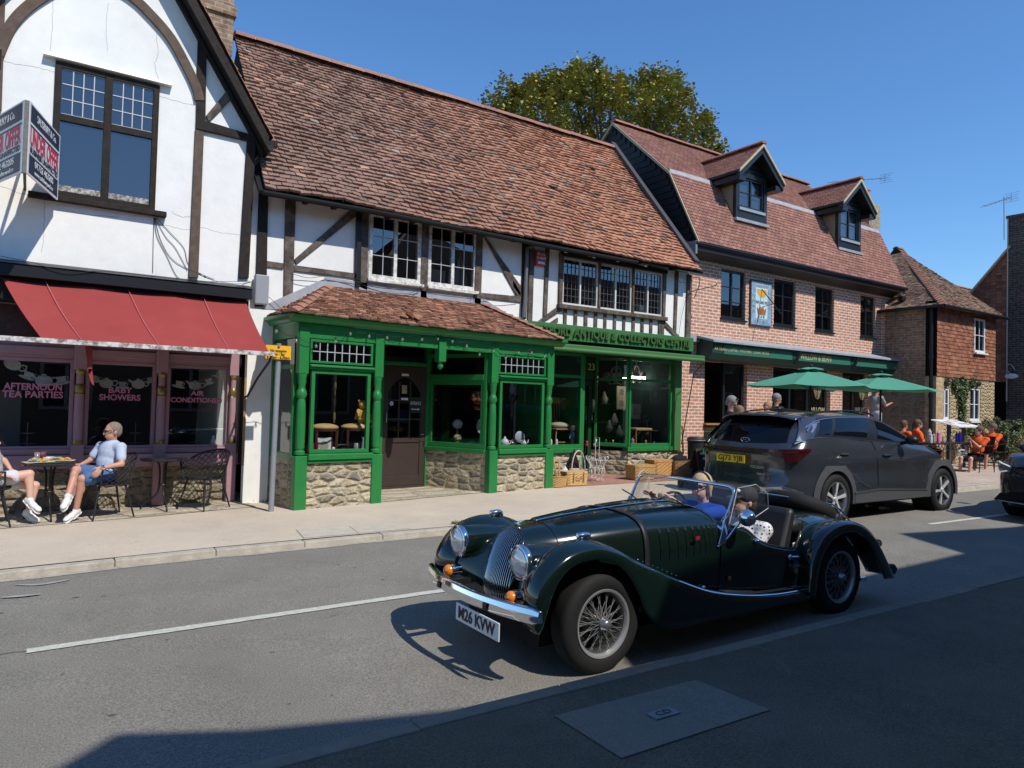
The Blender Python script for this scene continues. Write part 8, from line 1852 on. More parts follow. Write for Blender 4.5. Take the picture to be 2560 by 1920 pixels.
q_=at(*cm(640,690),10.66); m=MB(); m.lathe([(0,0),(.026,0),(.032,.01),(.032,.105),(.027,.118),(0,.116)],(q_.x,10.66,zt_+.008),n=16); tag(m.build('drinks_can',mat('red_can',(.22,.02,.04),.3,.5,col2=(.35,.25,.27),ns2=30),smooth=True,auto=True),'red drinks can on the tea room table','can')
q_=at(*cm(708,710),10.62); m=MB(); m.lathe([(0,.0),(.035,0),(.055,.055),(.052,.055),(.03,.01)],(q_.x,10.64,zt_+.008),n=20); tag(m.build('sauce_bowl',mat('grey_white_bowl',(.55,.55,.54),.3),smooth=True),'small white bowl behind the plates of food','bowl')
# no-stopping sign
p=onG(676,1277,.13); sx_,sy_=p.x,9.95
ns=thing('parking_sign','yellow No stopping sign plate on a grey galvanised post by the white pillar','sign',(sx_,sy_,p.z))
top=at(692,862,sy_); m=MB(); m.tube([(sx_,sy_,.1),(sx_+.03,sy_,top.z+.02)],.038,14); m.build('post',mat('galvanised',(.30,.32,.34),.5,.4,n=.2,ns=50),ns,smooth=True,auto=True)
x0=at(662,880,sy_-.05).x; x1=at(729,880,sy_-.05).x; z1=top.z-.005; z0=z1-.205; yy=sy_-.055
m=MB(); m.box(x0,x1,yy,yy+.012,z0,z1); pl=m.build('plate',mat('sign_black_edge',(.02,.02,.02),.5),ns,bevel=.004); m=MB(); m.box(x0+.008,x1-.008,yy-.002,yy-.0005,z0+.008,z1-.008); m.build('yellow_face',mat('sign_yellow',(.80,.42,.01),.5),pl)
xc=(x0+x1)/2
for s_,zf_,w_ in (('No stopping',.60,.22),('Mon - Sat',.375,.17),('8.30am - 6.30pm',.15,.31)): text(s_,.055,TM((xc,yy-.005,z0+(z1-z0)*zf_)),black,pl,ext=.0005,fit=w_,off=.0012)
m=MB(); m.lathe([(0,0),(.018,0),(.018,.002)],(xc,yy-.005,z0+(z1-z0)*.85),'y',16); m.build('clearway_disc',mat('purple_disc',(.12,.03,.12),.5),pl)
# parasols
pg=mat('parasol_green',(.085,.29,.20),.8,n=.05,ns=5,spec=.15)
def parasol(apx,apy,Y,wpx,label,rot=0):
    a=at(apx,apy,Y); zt=a.z; R_=wpx; x=a.x; zr=zt-.40; t=thing('parasol',label,'parasol',(x,Y,gz(x)+.13),'green parasols outside the cafe')
    m=MB(); n=6; rows=[]
    for f in (.16,.4,.7,1.0):
        row=[]
        for k in range(n*4):
            th=2*math.pi*k/(n*4)+rot; kk=(k%4)/4; rr=R_*f*(math.cos(math.pi/n)/math.cos((kk-.5)*2*math.pi/n)); row.append((x+rr*math.cos(th),Y+rr*math.sin(th),zt-.07-(zt-.07-zr)*f**1.05-.03*math.sin(math.pi*kk)*f))
        rows.append(row)
    m.grid(rows[::-1],closed=True); m.build('canopy',pg,t,solid=.004)
    m=MB(); rows=[]
    for f in (0,.1,.2): rows.append([(x+R_*f*math.cos(2*math.pi*k/12+rot),Y+R_*f*math.sin(2*math.pi*k/12+rot),zt-.02-.3*f+(.015 if k%2 else 0)*(f>0)) for k in range(12)])
    m.grid(rows[::-1],closed=True); m.build('vent_cap',pg,t,solid=.003)
    m=MB(); m.tube([(x,Y,gz(x)+.13),(x,Y,zt+.01)],.022,10); m.ell((x,Y,zt+.01),(.05,.05,.025),10,6); m.build('pole',blkm,t,smooth=True)
    for k in range(n):
        th=2*math.pi*k/n+rot; m=MB(); m.tube([(x,Y,zt-.09),(x+R_*math.cos(th)*.98,Y+R_*math.sin(th)*.98,zr-.005)],.008,5); m.tube([(x,Y,zt-.45),(x+R_*math.cos(th)*.5,Y+R_*math.sin(th)*.5,zt-.07-(zt-.07-zr)*.5)],.006,5); m.build('rib',blkm,t)
    m=MB(); m.lathe([(0,0),(.24,0),(.24,.05),(.05,.08),(0,.08)],(x,Y,gz(x)+.13),n=20); m.build('base',blkm,t)
parasol(2027,915,8.25,1.24,'green parasol nearest the antique shop, its tip hiding the shop name',.35); parasol(2202,931,8.7,1.27,'green parasol further right, reaching in front of the shaded house wall',.25)
# posts/planters under parasols, A-board, bin
b=onG(1747,1190,.2); p0=at(1725,1095,11.05)
bn=thing('litter_bin','black cylindrical bin standing by the brick pier','bin',(p0.x+.2,11.05,.25)); m=MB(); m.lathe([(.15,.25),(.17,.27),(.19,.95),(.205,.96),(.205,1.02),(.17,1.06),(0,1.07)],(p0.x+.2,11.05,0),n=24); m.build('body',blkp,bn,smooth=True,auto=True); m=MB(); m.lathe([(.206,.98),(.212,.99),(.206,1.0)],(p0.x+.2,11.05,0),n=24); m.build('band',mat('grey_band',(.2,.2,.2),.5),bn)
ab0=at(1745,1125,10.3); ab=thing('chalkboard','leaning black a-board with chalk writing between the bin and the suv','board',(ab0.x+.2,10.3,.22)); X0=ab0.x; Zt=at(1757,1122,10.3).z; Zb=.23
m=MB(); m.prism([(X0,10.22,Zb),(X0+.50,10.22,Zb),(X0+.50,10.36,Zt),(X0,10.36,Zt)],(0,.02,0)); m.prism([(X0,10.58,Zb),(X0+.50,10.58,Zb),(X0+.50,10.40,Zt-.02),(X0,10.40,Zt-.02)],(0,.02,0)); m.build('frame',mat('dark_wood_frame',(.04,.028,.02),.6),ab)
m=MB(); m.prism([(X0+.035,10.22,Zb+.06),(X0+.465,10.22,Zb+.06),(X0+.465,10.335,Zt-.04),(X0+.035,10.335,Zt-.04)],(0,-.012,0)); m.build('slate',black_m,ab)
up_=Vector((0,.14,Zt-Zb)).normalized()
for i,(s_,sz) in enumerate([('GARDEN',.085),('AREA',.085),('IS',.07),('NOW',.09),('OPEN',.13)]): 
    f=.84-.175*i; text(s_,sz,TM((X0+.24,10.22+.14*f-.03,Zb+(Zt-Zb)*f-.0),(1,0,0),up_),mat('chalk',(.6,.58,.55),.9),ab,ext=.0008)
# baskets on the pavement
def basket(x,y,z,w,d,h,rot,label,lid=True,handle=False,rnd_=False,mt=wicker,group='wicker baskets on the shop forecourt',taper=.92):
    t=thing('wicker_basket',label,'basket',(x,y,z),group); M=Matrix.Translation((x,y,z))@Matrix.Rotation(rot,4,'Z'); m=MB()
    n=28; lv=9; rows=[]
    def rect(k,f):
        s=taper+(1-taper)*f
        a=2*math.pi*k/n; 
        if rnd_: return Vector((w/2*s*math.cos(a),d/2*s*math.sin(a),0))
        c,q=math.cos(a),math.sin(a); kx=1/max(abs(c),abs(q)); return Vector((w/2*s*max(-1,min(1,c*kx)),d/2*s*max(-1,min(1,q*kx)),0))
    for i in range(lv+1):
        f=i/lv; rows.append([M@(rect(k,f)+Vector((0,0,h*f))+rect(k,f).normalized()*(.006 if (i+k)%2 else -.003)) for k in range(n)])
    m.grid(rows,closed=True); m.tube([M@(rect(k,1)+Vector((0,0,h))) for k in range(n)],.010,5,closed=True); m.tube([M@(rect(k,0)+Vector((0,0,.01))) for k in range(n)],.010,5,closed=True); m.build('body',mt,t)
    if lid: m=MB(); m.prism([M@(rect(k,1)*1.02+Vector((0,0,h+.005))) for k in range(n)],(0,0,.03)); m.build('lid',mt,t)
    else: m=MB(); m.prism([M@(rect(k,.3)+Vector((0,0,h*.4))) for k in range(n)],(0,0,.005)); m.build('lining',mat('dark_lining',(.05,.035,.02),.9),t)
    if handle: m=MB(); m.tube([M@Vector((w/2*math.cos(a),0,h+handle*math.sin(a))) for a in [math.pi*k/10 for k in range(11)]],.012,6); m.build('handle',mt,t)
    return t
q6=lambda x,y,Y: at(*c6(x,y),Y)
def onP(px,py): return onG(*c6(px,py),.135)
a=onP(478,1490); basket(a.x,a.y+.12,gz(a.x)+.135,.44,.32,.19,.1,'round wicker basket with wooden sticks in it, beside the last green post',False,False,True)
b_=a; st=MB(); 
for dx,ang in ((-.1,.5),(.02,.12),(.06,-.1)): st.tube([(b_.x+dx,b_.y+.1,gz(b_.x)+.25),(b_.x+dx-ang*.4,b_.y+.2,gz(b_.x)+.62)],.018,5)
tag(st.build('wooden_sticks',mat('pale_stick',(.5,.3,.12),.7)),'pale wooden sticks standing in the round wicker basket','sticks')
a=onP(655,1475); t=basket(a.x,a.y+.15,gz(a.x)+.135,.50,.30,.22,0,'small pale wicker picnic hamper with leather straps on the forecourt',True,mt=mat('pale_wicker',(.55,.36,.14),.7,n=.3,ns=50,bump=.7,bs=70))
m=MB(); 
for dx in (-.12,.12): m.box(a.x+dx-.012,a.x+dx+.012,a.y-.012,a.y-.004,gz(a.x)+.2,gz(a.x)+.38)
m.tube([(a.x-.06,a.y-.012,gz(a.x)+.30),(a.x-.05,a.y-.03,gz(a.x)+.26),(a.x+.05,a.y-.03,gz(a.x)+.26),(a.x+.06,a.y-.012,gz(a.x)+.30)],.008,5); m.build('strap',mat('tan_leather',(.25,.12,.05),.6),t)
pinkb=mat('pink_ribbon_wicker',(.62,.45,.45),.7,n=.25,ns=40); a=onP(725,1440); basket(a.x+.02,a.y+.25,gz(a.x)+.135,.42,.30,.22,.2,'pink and white basket with tall hoop handle',False,.38,True,pinkb,taper=.6)
GB='lidded wicker hampers in front of the right stone plinth'
a=q6(1265,1365,10.7); basket(a.x,10.7,gz(a.x)+.14,.60,.36,.26,.05,'leftmost of the three wicker hampers before the stone plinth',True,group=GB)
a=q6(1445,1335,10.8); basket(a.x,10.8,gz(a.x)+.14,.54,.36,.34,.0,'middle orange wicker hamper with ribbed front before the stone plinth',True,group=GB,mt=mat('orange_wicker',(.48,.25,.08),.7,n=.3,ns=50,bump=.7,bs=70))
a=q6(1650,1355,10.7); basket(a.x,10.7,gz(a.x)+.14,.56,.36,.34,.0,'dark brown open wicker basket at the right end before the brick pier',False,group=GB,mt=mat('brown_wicker',(.26,.14,.06),.7,n=.35,ns=50,bump=.7,bs=70))
m=MB(); a=q6(1650,1225,10.75); m.ell(a,(.24,.10,.12),14,8); tag(m.build('black_bag',black_m,smooth=True),'black bag resting in the dark brown basket','bag')
# white wire basket
whm=mat('white_wire',(.62,.61,.57),.5); a=onP(885,1440); t=thing('wire_basket','white scrolled wrought wire basket with tall handle on the forecourt','basket',(a.x,a.y+.15,gz(a.x)+.135)); X,Y_,Z=a.x,a.y+.15,gz(a.x)+.14; m=MB()
for z,r in ((.05,.10),(.25,.15),(.42,.19)): m.tube([(X+r*math.cos(q),Y_+r*math.sin(q),Z+z) for q in [2*math.pi*k/20 for k in range(20)]],.006,5,closed=True)
for k in range(12): q=2*math.pi*k/12; m.tube(cr1([(X+.10*math.cos(q),Y_+.10*math.sin(q),Z+.05),(X+.16*math.cos(q+.15),Y_+.16*math.sin(q+.15),Z+.20),(X+.14*math.cos(q-.1),Y_+.14*math.sin(q-.1),Z+.32),(X+.23*math.cos(q),Y_+.23*math.sin(q),Z+.46),(X+.20*math.cos(q),Y_+.20*math.sin(q),Z+.49)],3),.006,4)
for k in range(3): q=2*math.pi*k/3; m.tube([(X+.10*math.cos(q),Y_+.10*math.sin(q),Z+.05),(X+.17*math.cos(q),Y_+.17*math.sin(q),Z+.0),(X+.19*math.cos(q),Y_+.19*math.sin(q),Z+.03)],.007,4)
m.build('body',whm,t); m=MB(); m.tube([(X-.05,Y_,Z+.42),(X-.05,Y_,Z+.86),(X+.05,Y_,Z+.86),(X+.05,Y_,Z+.42)],.006,5); m.build('handle',whm,t)
# tall pink thing on a metal stand, black bird cut-outs, fire irons, paddle
a=onP(712,1390); t=thing('companion_stand','tall thin metal stand with a pink handle outside the shop doorway','stand',(a.x,a.y+.3,gz(a.x)+.14)); m=MB(); m.tube([(a.x,a.y+.3,gz(a.x)+.14),(a.x,a.y+.3,1.05)],.012,6); m.lathe([(0,0),(.11,0),(.09,.02)],(a.x,a.y+.3,gz(a.x)+.14)); m.tube([(a.x-.05,a.y+.3,.9),(a.x+.18,a.y+.3,.93)],.014,6); m.build('stand',mat('dull_metal',(.25,.24,.23),.5,.6),t); m=MB(); pz=q6(727,1000,a.y+.3).z; m.tube([(a.x+.01,a.y+.3,pz-.2),(a.x+.01,a.y+.3,pz+.17)],[.030,.038],10); m.build('pink_handle',mat('pink_plastic',(.55,.25,.24),.5),t)
a=q6(620,1290,11.15); m=MB(); m.prism([(a.x-.13,11.2,.26),(a.x+.16,11.2,.26),(a.x+.2,11.25,.5),(a.x+.10,11.3,.82),(a.x-.05,11.25,.60)],(0,.02,0)); tag(m.build('slate_sheet',black_m),'dark pointed metal sheet leaning on the stone plinth','panel')
a=q6(530,1310,10.9); m=MB(); m.ell((a.x,10.9,.33),(.16,.12,.06),12,6); m.prism([(a.x-.12,10.9,.34),(a.x+.14,10.9,.34),(a.x+.03,10.95,.52)],(0,.06,0)); tag(m.build('kitchen_scales',mat('pale_enamel',(.6,.62,.62),.4)),'white enamel kitchen scales by the plinth behind the small hamper','scales')
a=q6(1690,900,11.25); a2=q6(1690,1200,11.25); t=thing('garden_spade','old rusty long-handled spade leaning on the brick pier','spade',(a2.x,11.25,.25)); m=MB(); m.tube(cr1([(a.x-.04,11.3,a.z+.02),(a.x+.02,11.3,a.z+.0),(a.x+.03,11.3,a.z-.1),(a2.x+.0,11.25,.65)],4),.02,6); m.build('handle',mat('worn_handle',(.22,.11,.06),.7),t); m=MB(); m.prism([(a2.x-.05,11.2,.62),(a2.x+.05,11.2,.62),(a2.x+.14,11.2,.45),(a2.x+.12,11.2,.22),(a2.x-.12,11.2,.22),(a2.x-.14,11.2,.45)],(0,.015,0)); m.build('blade',mat('rusty_iron',(.09,.045,.03),.8,n=.3,ns=20),t)
# ---- display inside the bay windows (local bay coordinates -> world)
def B(s,d,z): v=BMx@Vector((s,d,z)); return v
def b_at(x,y,d):
    r=ray(*c4(x,y)); n=Vector((-.1,1,0)).normalized(); p0=Vector((3.08,9.9,0))+n*d; t=n.dot(p0-CAM)/n.dot(r); return CAM+r*t
gold=mat('gold_velvet',(.62,.42,.17),.6,n=.15,ns=12); mahog=mat('mahogany',(.10,.03,.02),.35)
def stool(c,w,label,h=.36,seatm=gold):
    t=thing('upholstered_stool',label,'stool',tuple(c),'gold upholstered stools in the bay window'); m=MB(); m.ell((c.x,c.y,c.z+h),(w/2,w*.36,.06),20,8); m.build('seat',seatm,t,smooth=True)
    m=MB(); m.lathe([(w*.47,h-.05),(w*.48,h-.01)],(c.x,c.y,c.z),n=20); m.build('apron',mahog,t)
    for sx in (-1,1):
        for sy in (-1,1): m=MB(); m.lathe([(.012,0),(.02,.05),(.015,.1),(.026,.16),(.018,.22),(.028,h-.04)],(c.x+sx*w*.36,c.y+sy*w*.24,c.z),n=10); m.build('leg',mahog,t,smooth=True)
a=b_at(415,1150,.32); stool(Vector((a.x,a.y,.89)),.42,'gold velvet stool on turned legs at the left of the first bay window',.40)
a=b_at(625,1150,.40); stool(Vector((a.x+.02,a.y,.89)),.50,'wider gold stool under the teddy bear',.40)
def bear(c,s):
    t=thing('teddy_bear','golden teddy bear sitting in the first bay window','toy',tuple(c)); fur=mat('golden_fur',(.55,.33,.07),.95,n=.25,ns=50,bump=.6,bs=70); m=MB(); m.ell(c+Vector((0,0,.10*s)),(.075*s,.065*s,.10*s)); m.ell(c+Vector((0,-.01,.25*s)),(.06*s,.055*s,.058*s)); m.ell(c+Vector((0,-.06*s,.235*s)),(.026*s,.022*s,.022*s),8,6)
    for x in (-1,1): m.ell(c+Vector((x*.048*s,0,.30*s)),(.022*s,.012*s,.022*s),8,6); cap(m,c+Vector((x*.06*s,0,.17*s)),c+Vector((x*.11*s,-.05*s,.07*s)),.025*s,.022*s,8); cap(m,c+Vector((x*.04*s,-.02,.03*s)),c+Vector((x*.08*s,-.13*s,.03*s)),.03*s,.028*s,8)
    remesh(m,'body',fur,t,.008,2); m=MB(); 
    for x in (-1,1): m.ell(c+Vector((x*.02*s,-.055*s,.265*s)),(.006,.005,.006),6,4)
    m.ell(c+Vector((0,-.08*s,.24*s)),(.009,.006,.006),6,4); m.build('face',black,t)
a=b_at(680,935,.38); bear(Vector((a.x,a.y,1.35)),1.15)
def vase(c,prof,mt,label,cat,name,grp=None,s=1):
    m=MB(); m.lathe([(r*s,z*s) for r,z in prof],c,n=18); return tag(m.build(name,mt,smooth=True),label,cat,grp)
blueglaze=mat('dark_glaze',(.03,.035,.05),.2,coat=1)
a=b_at(545,1140,.25); m=MB(); m.box(a.x-.09,a.x+.09,a.y-.06,a.y+.06,.895,.94); m.ell((a.x,a.y,.96),(.06,.05,.035),12,6); m.tube([(a.x-.10,a.y,1.01),(a.x-.05,a.y,1.03),(a.x+.05,a.y,1.03),(a.x+.10,a.y,1.01)],.016,8); tag(m.build('telephone',black,smooth=True,auto=True),'old black rotary telephone in the first bay window','telephone')
a=b_at(415,1120,.30); m=MB(); m.box(a.x-.11,a.x+.11,a.y,a.y+.012,.90,1.14); fr_=tag(m.build('picture_frame',white),'white ornate oval picture frame in the first bay window','picture frame'); m=MB(); m.lathe([(0,0),(.07,0),(.07,.004)],(a.x,a.y-.006,1.02),'y',20); m.build('oval_mount',mat('sepia',(.45,.4,.3),.6),fr_)
a=b_at(640,1130,.25); vase((a.x,a.y,.895),[(0,0),(.035,0),(.045,.05),(.045,.14),(.03,.16)],mat('patterned_jug',(.35,.36,.38),.3,n=.6,ns=50),'small patterned jug beside the telephone','jug','patterned_jug')
a=b_at(480,1150,.2); vase((a.x,a.y,.895),[(0,0),(.025,.0),(.035,.03),(.02,.07),(.025,.1),(0,.115)],white,'white china figure between frame and telephone','figurine','china_figure')
a=b_at(345,1130,.25); m=MB(); m.box(a.x-.05,a.x+.07,a.y,a.y+.1,.895,1.06); tag(m.build('spotted_box',mat('red_spotted',(.30,.03,.05),.7,n=.6,ns=60)),'dark red spotted box at the left end of the first bay window','box')
a=b_at(490,800,.5); m=MB(); m.tube([(a.x,a.y,1.35),(a.x,a.y,2.05)],.012,6); 
for z in (1.4,1.62,1.86,2.0): m.box(a.x-.016,a.x+.016,a.y-.016,a.y+.016,z,z+.10)
tag(m.build('brass_lamp_stem',mat('brass_bright',(.45,.33,.14),.35,.7)),'tall thin brass lamp stem hanging above the gold stool','lamp')
a=b_at(690,1140,.25); vase((a.x,a.y,.895),[(0,0),(.03,0),(.05,.08),(.03,.2),(.04,.25)],mat('patterned_jug',(1,1,1)),'tall patterned vase cut by the right edge of the first bay window','vase','vase')
# splayed window: oil lamp globe, copper helmet
a=b_at(1338,995,1.22); t=thing('oil_lamp','oil lamp with round white glass globe in the angled window','lamp',tuple(a)); m=MB(); m.ell(a,(.10,.10,.09),18,10); m.build('globe',white,t,smooth=True); m=MB(); m.lathe([(.06,0),(.07,.02),(.03,.06),(.02,.09)],(a.x,a.y,.93),n=14); m.lathe([(.02,0),(.02,.16)],(a.x,a.y,a.z-.22),n=8); m.build('base',mat('brass_bright',(1,1,1)),t,smooth=True); m=MB(); m.ell((a.x,a.y,a.z-.26),(.08,.08,.07),14,8); m.build('font',mat('painted_font',(.5,.42,.25),.3,n=.4,ns=30),t,smooth=True)
a=b_at(1470,800,.95); t=thing('diving_helmet','polished copper diving helmet hanging in the angled window','helmet',tuple(a)); m=MB(); m.ell(a,(.16,.15,.17),18,12); m.lathe([(.11,-.2),(.19,-.26)],a,n=18); m.build('bowl',mat('copper',(.55,.22,.12),.2,.9),t,smooth=True); m=MB(); 
for dx,dz in ((.0,0),(-.12,.02)): m.lathe([(.05,-.17),(.065,-.16),(.05,-.14)],(a.x+dx,a.y,a.z+dz),'y',14)
m.build('porthole',mat('brass_bright',(1,1,1)),t)
m=MB(); a=b_at(1415,1125,1.05); 
for k in range(12): m.ell((a.x-.2+.04*k,a.y+rnd(-.05,.05),.95+rnd(0,.03)),(.04,.05,.03),8,5)
tag(m.build('striped_cloth',mat('red_white_cloth',(.55,.06,.07),.9,col2=(.6,.58,.52),ns2=9),smooth=True),'crumpled red and white cloth in the angled window','cloth')
a=b_at(1495,1010,.75); m=MB(); m.lathe([(0,0),(.13,0),(.13,.01),(0,.012)],(a.x,a.y,a.z),'y',20); m.v=[(a.x+(x-a.x)*.55,y,z) for x,y,z in m.v]; tag(m.build('oval_plate',mat('floral_plate',(.5,.5,.42),.3,n=.3,ns=30)),'upright oval floral plate in the angled window','plate')
# right bay window: teapots on striped cloth, standard lamp, curtain
a=b_at(1750,1150,.3); m=MB(); 
for k in range(16): m.ell((a.x-.36+.05*k,a.y-.05+.05*math.sin(k),.915),(.045,.09,.028),8,5); m.col=(1,1,1)
tag(m.build('striped_cloth',mat('red_white_cloth',(1,1,1)),smooth=True),'red and white striped cloth under the teapots in the right bay window','cloth')
pot=[(0,0),(.03,0),(.06,.03),(.065,.06),(.045,.10),(.02,.115),(.012,.14),(0,.15)]
for i,(x,s_,lb) in enumerate(((1665,1.25,'large white teapot with pointed lid at the left of the right bay window'),(1715,.85,'silver-grey teapot behind the striped cloth'),(1800,.8,'small white teapot at the right of the striped cloth'))):
    a=b_at(x,1100,.32+.05*i); t=thing('teapot',lb,'teapot',(a.x,a.y,.94),'teapots in the right bay window'); mt=white if i!=1 else mat('tarnished_silver',(.25,.25,.26),.25,.9); m=MB(); m.lathe([(r*s_,z*s_) for r,z in pot],(a.x,a.y,.94),n=16); m.build('body',mt,t,smooth=True); m=MB(); m.tube([(a.x+.055*s_,a.y,.97),(a.x+.1*s_,a.y,1.0),(a.x+.11*s_,a.y,1.05)],.010,6); m.build('spout',mt,t,smooth=True); m=MB(); m.tube([(a.x-.055*s_,a.y,1.04),(a.x-.10*s_,a.y,1.03),(a.x-.09*s_,a.y,.98),(a.x-.055*s_,a.y,.97)],.007,6); m.build('handle',mt,t,smooth=True)
a=b_at(1770,1085,.5); m=MB(); m.lathe([(0,0),(.10,0),(.11,.01)],(a.x,a.y,a.z),'y',18); tag(m.build('display_plate',mat('pale_blue_plate',(.5,.55,.62),.3),smooth=True),'pale blue plate standing behind the teapots','plate')
a=b_at(1710,900,.8); t=thing('candle_stand','tall black carved candle stand in the right bay window','stand',(a.x,a.y,.9)); m=MB(); m.lathe([(.06,.9),(.03,1.0),(.05,1.15),(.03,1.3),(.055,1.5),(.035,1.7),(.12,1.84),(.12,1.87)],(a.x,a.y,0),n=12); m.build('stem',black,t,smooth=True); m=MB(); m.lathe([(.04,1.88),(.055,1.98),(.03,2.1)],(a.x,a.y,0),n=12); m.build('blue_vase',mat('patterned_jug',(1,1,1)),t,smooth=True)
m=MB(); a=b_at(1745,900,1.25); m.box(a.x-.04,a.x+.14,a.y,a.y+.03,.5,2.3); tag(m.build('curtain',mat('beige_curtain',(.42,.37,.30),.9)),'beige curtain strip hanging inside the right bay window','curtain')
# shop 2 displays
s_at=lambda x,y,Y: at(*c6(x,y),Y)
pine=mat('honey_pine',(.50,.28,.10),.5,n=.15,ns=14)
a=s_at(470,910,11.85); t=thing('rocking_chair','honey pine spindle-back chair with cushion in the left window of the second shop','chair',(a.x,11.85,.8)); X=a.x; zs_=s_at(470,910,11.85).z; zt__=s_at(440,610,11.95).z
m=MB(); m.box(X-.24,X+.24,11.65,12.05,zs_-.03,zs_); m.build('seat',pine,t,bevel=.01); m=MB(); m.ell((X,11.85,zs_+.06),(.24,.2,.07),18,8); m.build('cushion',mat('sage_cushion',(.48,.46,.33),.9,n=.2,ns=16),t,smooth=True)
m=MB(); m.prism([(X-.22,12.08,zt__-.12),(X+.17,12.08,zt__-.12),(X+.19,12.08,zt__),(X-.02,12.08,zt__+.02),(X-.23,12.08,zt__)],(0,.03,0)); m.build('crest_rail',pine,t); 
for k in range(6): m=MB(); m.tube([(X-.18+.065*k,12.03,zs_),(X-.2+.072*k,12.09,zt__-.11)],.009,6); m.build('spindle',pine,t)
m=MB(); m.tube([(X+.25,12.0,zs_+.22),(X+.27,11.7,zs_+.24)],.022,6); m.tube([(X+.24,11.75,zs_),(X+.26,11.72,zs_+.22)],.012,6); m.build('arm',pine,t,smooth=True)
for sx in (-1,1):
    for sy in (11.7,12.0): m=MB(); m.tube([(X+sx*.2,sy,zs_-.02),(X+sx*.23,sy,.80)],.018,6); m.build('leg',pine,t,smooth=True)
m=MB(); m.tube([(X-.22,11.7,.93),(X+.22,11.7,.93)],.012,6); m.build('stretcher',pine,t)
a=s_at(600,1000,11.6); t=thing('boy_figurine','painted figurine of a boy in blue top and cap beside the pine chair','figurine',(a.x,11.6,.81)); m=MB(); m.ell((a.x,11.6,1.22),(.05,.045,.055)); m.build('head',skin2,t,smooth=True); m=MB(); m.ell((a.x,11.6,1.26),(.055,.05,.035)); m.build('cap',white,t,smooth=True); m=MB(); m.ell((a.x,11.6,1.07),(.06,.045,.09)); cap(m,(a.x-.05,11.6,1.12),(a.x-.10,11.58,1.02),.02,.016,8); cap(m,(a.x+.05,11.6,1.12),(a.x+.10,11.58,1.02),.02,.016,8); m.build('blue_top',mat('figurine_blue',(.08,.2,.38),.4),t,smooth=True); m=MB(); cap(m,(a.x-.025,11.6,1.0),(a.x-.03,11.6,.84),.026,.02,8); cap(m,(a.x+.025,11.6,1.0),(a.x+.03,11.6,.84),.026,.02,8); m.build('legs',mat('figurine_tan',(.5,.36,.2),.4),t,smooth=True)
for x,lb in ((385,'small white china dog at the left end of the second shop sill'),(440,'white china lady figure on the second shop sill')):
    a=s_at(x,1050,11.5); vase((a.x,11.5,.81),[(0,0),(.045,0),(.05,.04),(.025,.1),(.03,.15),(.02,.19),(0,.21)],white,lb,'figurine','china_figure','china figures on the second shop sill')
a=s_at(505,1060,11.5); vase((a.x,11.5,.81),[(0,0),(.06,0),(.07,.05),(.04,.09),(0,.1)],mat('green_pot',(.04,.15,.09),.3),'small green pot with lid on the second shop sill','pot','green_pot')
a=s_at(740,760,12.6); m=MB(); m.lathe([(.14,-.16),(.09,.16)],(a.x,12.6,a.z),n=18); m.tube([(a.x,12.6,.3),(a.x,12.6,a.z)],.012,6); tag(m.build('shaded_lamp',mat('pale_shade',(.42,.42,.38),.8),smooth=True),'standard lamp with pale pleated shade in the open doorway of the second shop','lamp')
# chandeliers
def chandelier(c,label,n=6,r=.26):
    t=thing('chandelier',label,'chandelier',tuple(c),'chandeliers in the second shop'); m=MB(); m.tube([c+Vector((0,0,.35)),c+Vector((0,0,-.2))],.012,6); 
    for k in range(n):
        q=2*math.pi*k/n; e=Vector((math.cos(q),math.sin(q),0)); m.tube(cr1([c+Vector((0,0,-.15)),c+e*r*.6+Vector((0,0,-.22)),c+e*r+Vector((0,0,-.05))],4),.009,5); m.tube(cr1([c+Vector((0,0,.2)),c+e*r*.4+Vector((0,0,.12)),c+e*r*.5+Vector((0,0,0))],3),.006,4)
    m.build('frame',mat('cream_metal',(.45,.44,.40),.5),t)
    for k in range(n):
        q=2*math.pi*k/n; e=Vector((math.cos(q),math.sin(q),0)); m=MB(); p=c+e*r; m.lathe([(.03,.04),(.05,-.0),(.065,-.06)],p,n=10); m.build('shade',mat('glass_shade',(.5,.5,.48),.3),t,smooth=True)
chandelier(s_at(1030,380,12.0),'cream metal chandelier with glass shades hanging at the corner of the second shop window'); chandelier(s_at(1225,370,12.1),'white glass chandelier hanging right of the window bar in the second shop',5,.2)
def picture(x,y,Y,w,h,label,fm,mm,im):
    a=s_at(x,y,Y); t=thing('framed_picture',label,'picture',tuple(a),'framed pictures in the second shop'); m=MB(); m.box(a.x-w/2,a.x+w/2,Y,Y+.02,a.z-h/2,a.z+h/2); m.build('frame',fm,t); m=MB(); m.box(a.x-w*.43,a.x+w*.43,Y-.004,Y-.001,a.z-h*.44,a.z+h*.44); m.build('mount',mm,t); m=MB(); m.box(a.x-w*.22,a.x+w*.22,Y-.008,Y-.005,a.z-h*.24,a.z+h*.24); m.build('print',im,t)
redf=mat('red_frame',(.20,.05,.03),.5); cr2=mat('cream_mount',(.42,.36,.26),.8); picture(1420,460,12.5,.52,.78,'red-framed portrait with cream mount on the teal wall',redf,cr2,mat('dark_portrait',(.10,.04,.02),.7,n=.5,ns=12))
picture(1413,730,12.5,.46,.42,'pale framed print below the red-framed portrait',mat('pale_frame',(.25,.22,.18),.6),mat('grey_print',(.28,.27,.24),.8),mat('grey_print2',(.18,.18,.17),.8,n=.4,ns=10)); picture(1218,745,12.3,.34,.36,'small grey print behind the reflected figure',mat('pale_frame',(1,1,1)),mat('grey_print',(1,1,1)),mat('grey_print2',(1,1,1)))
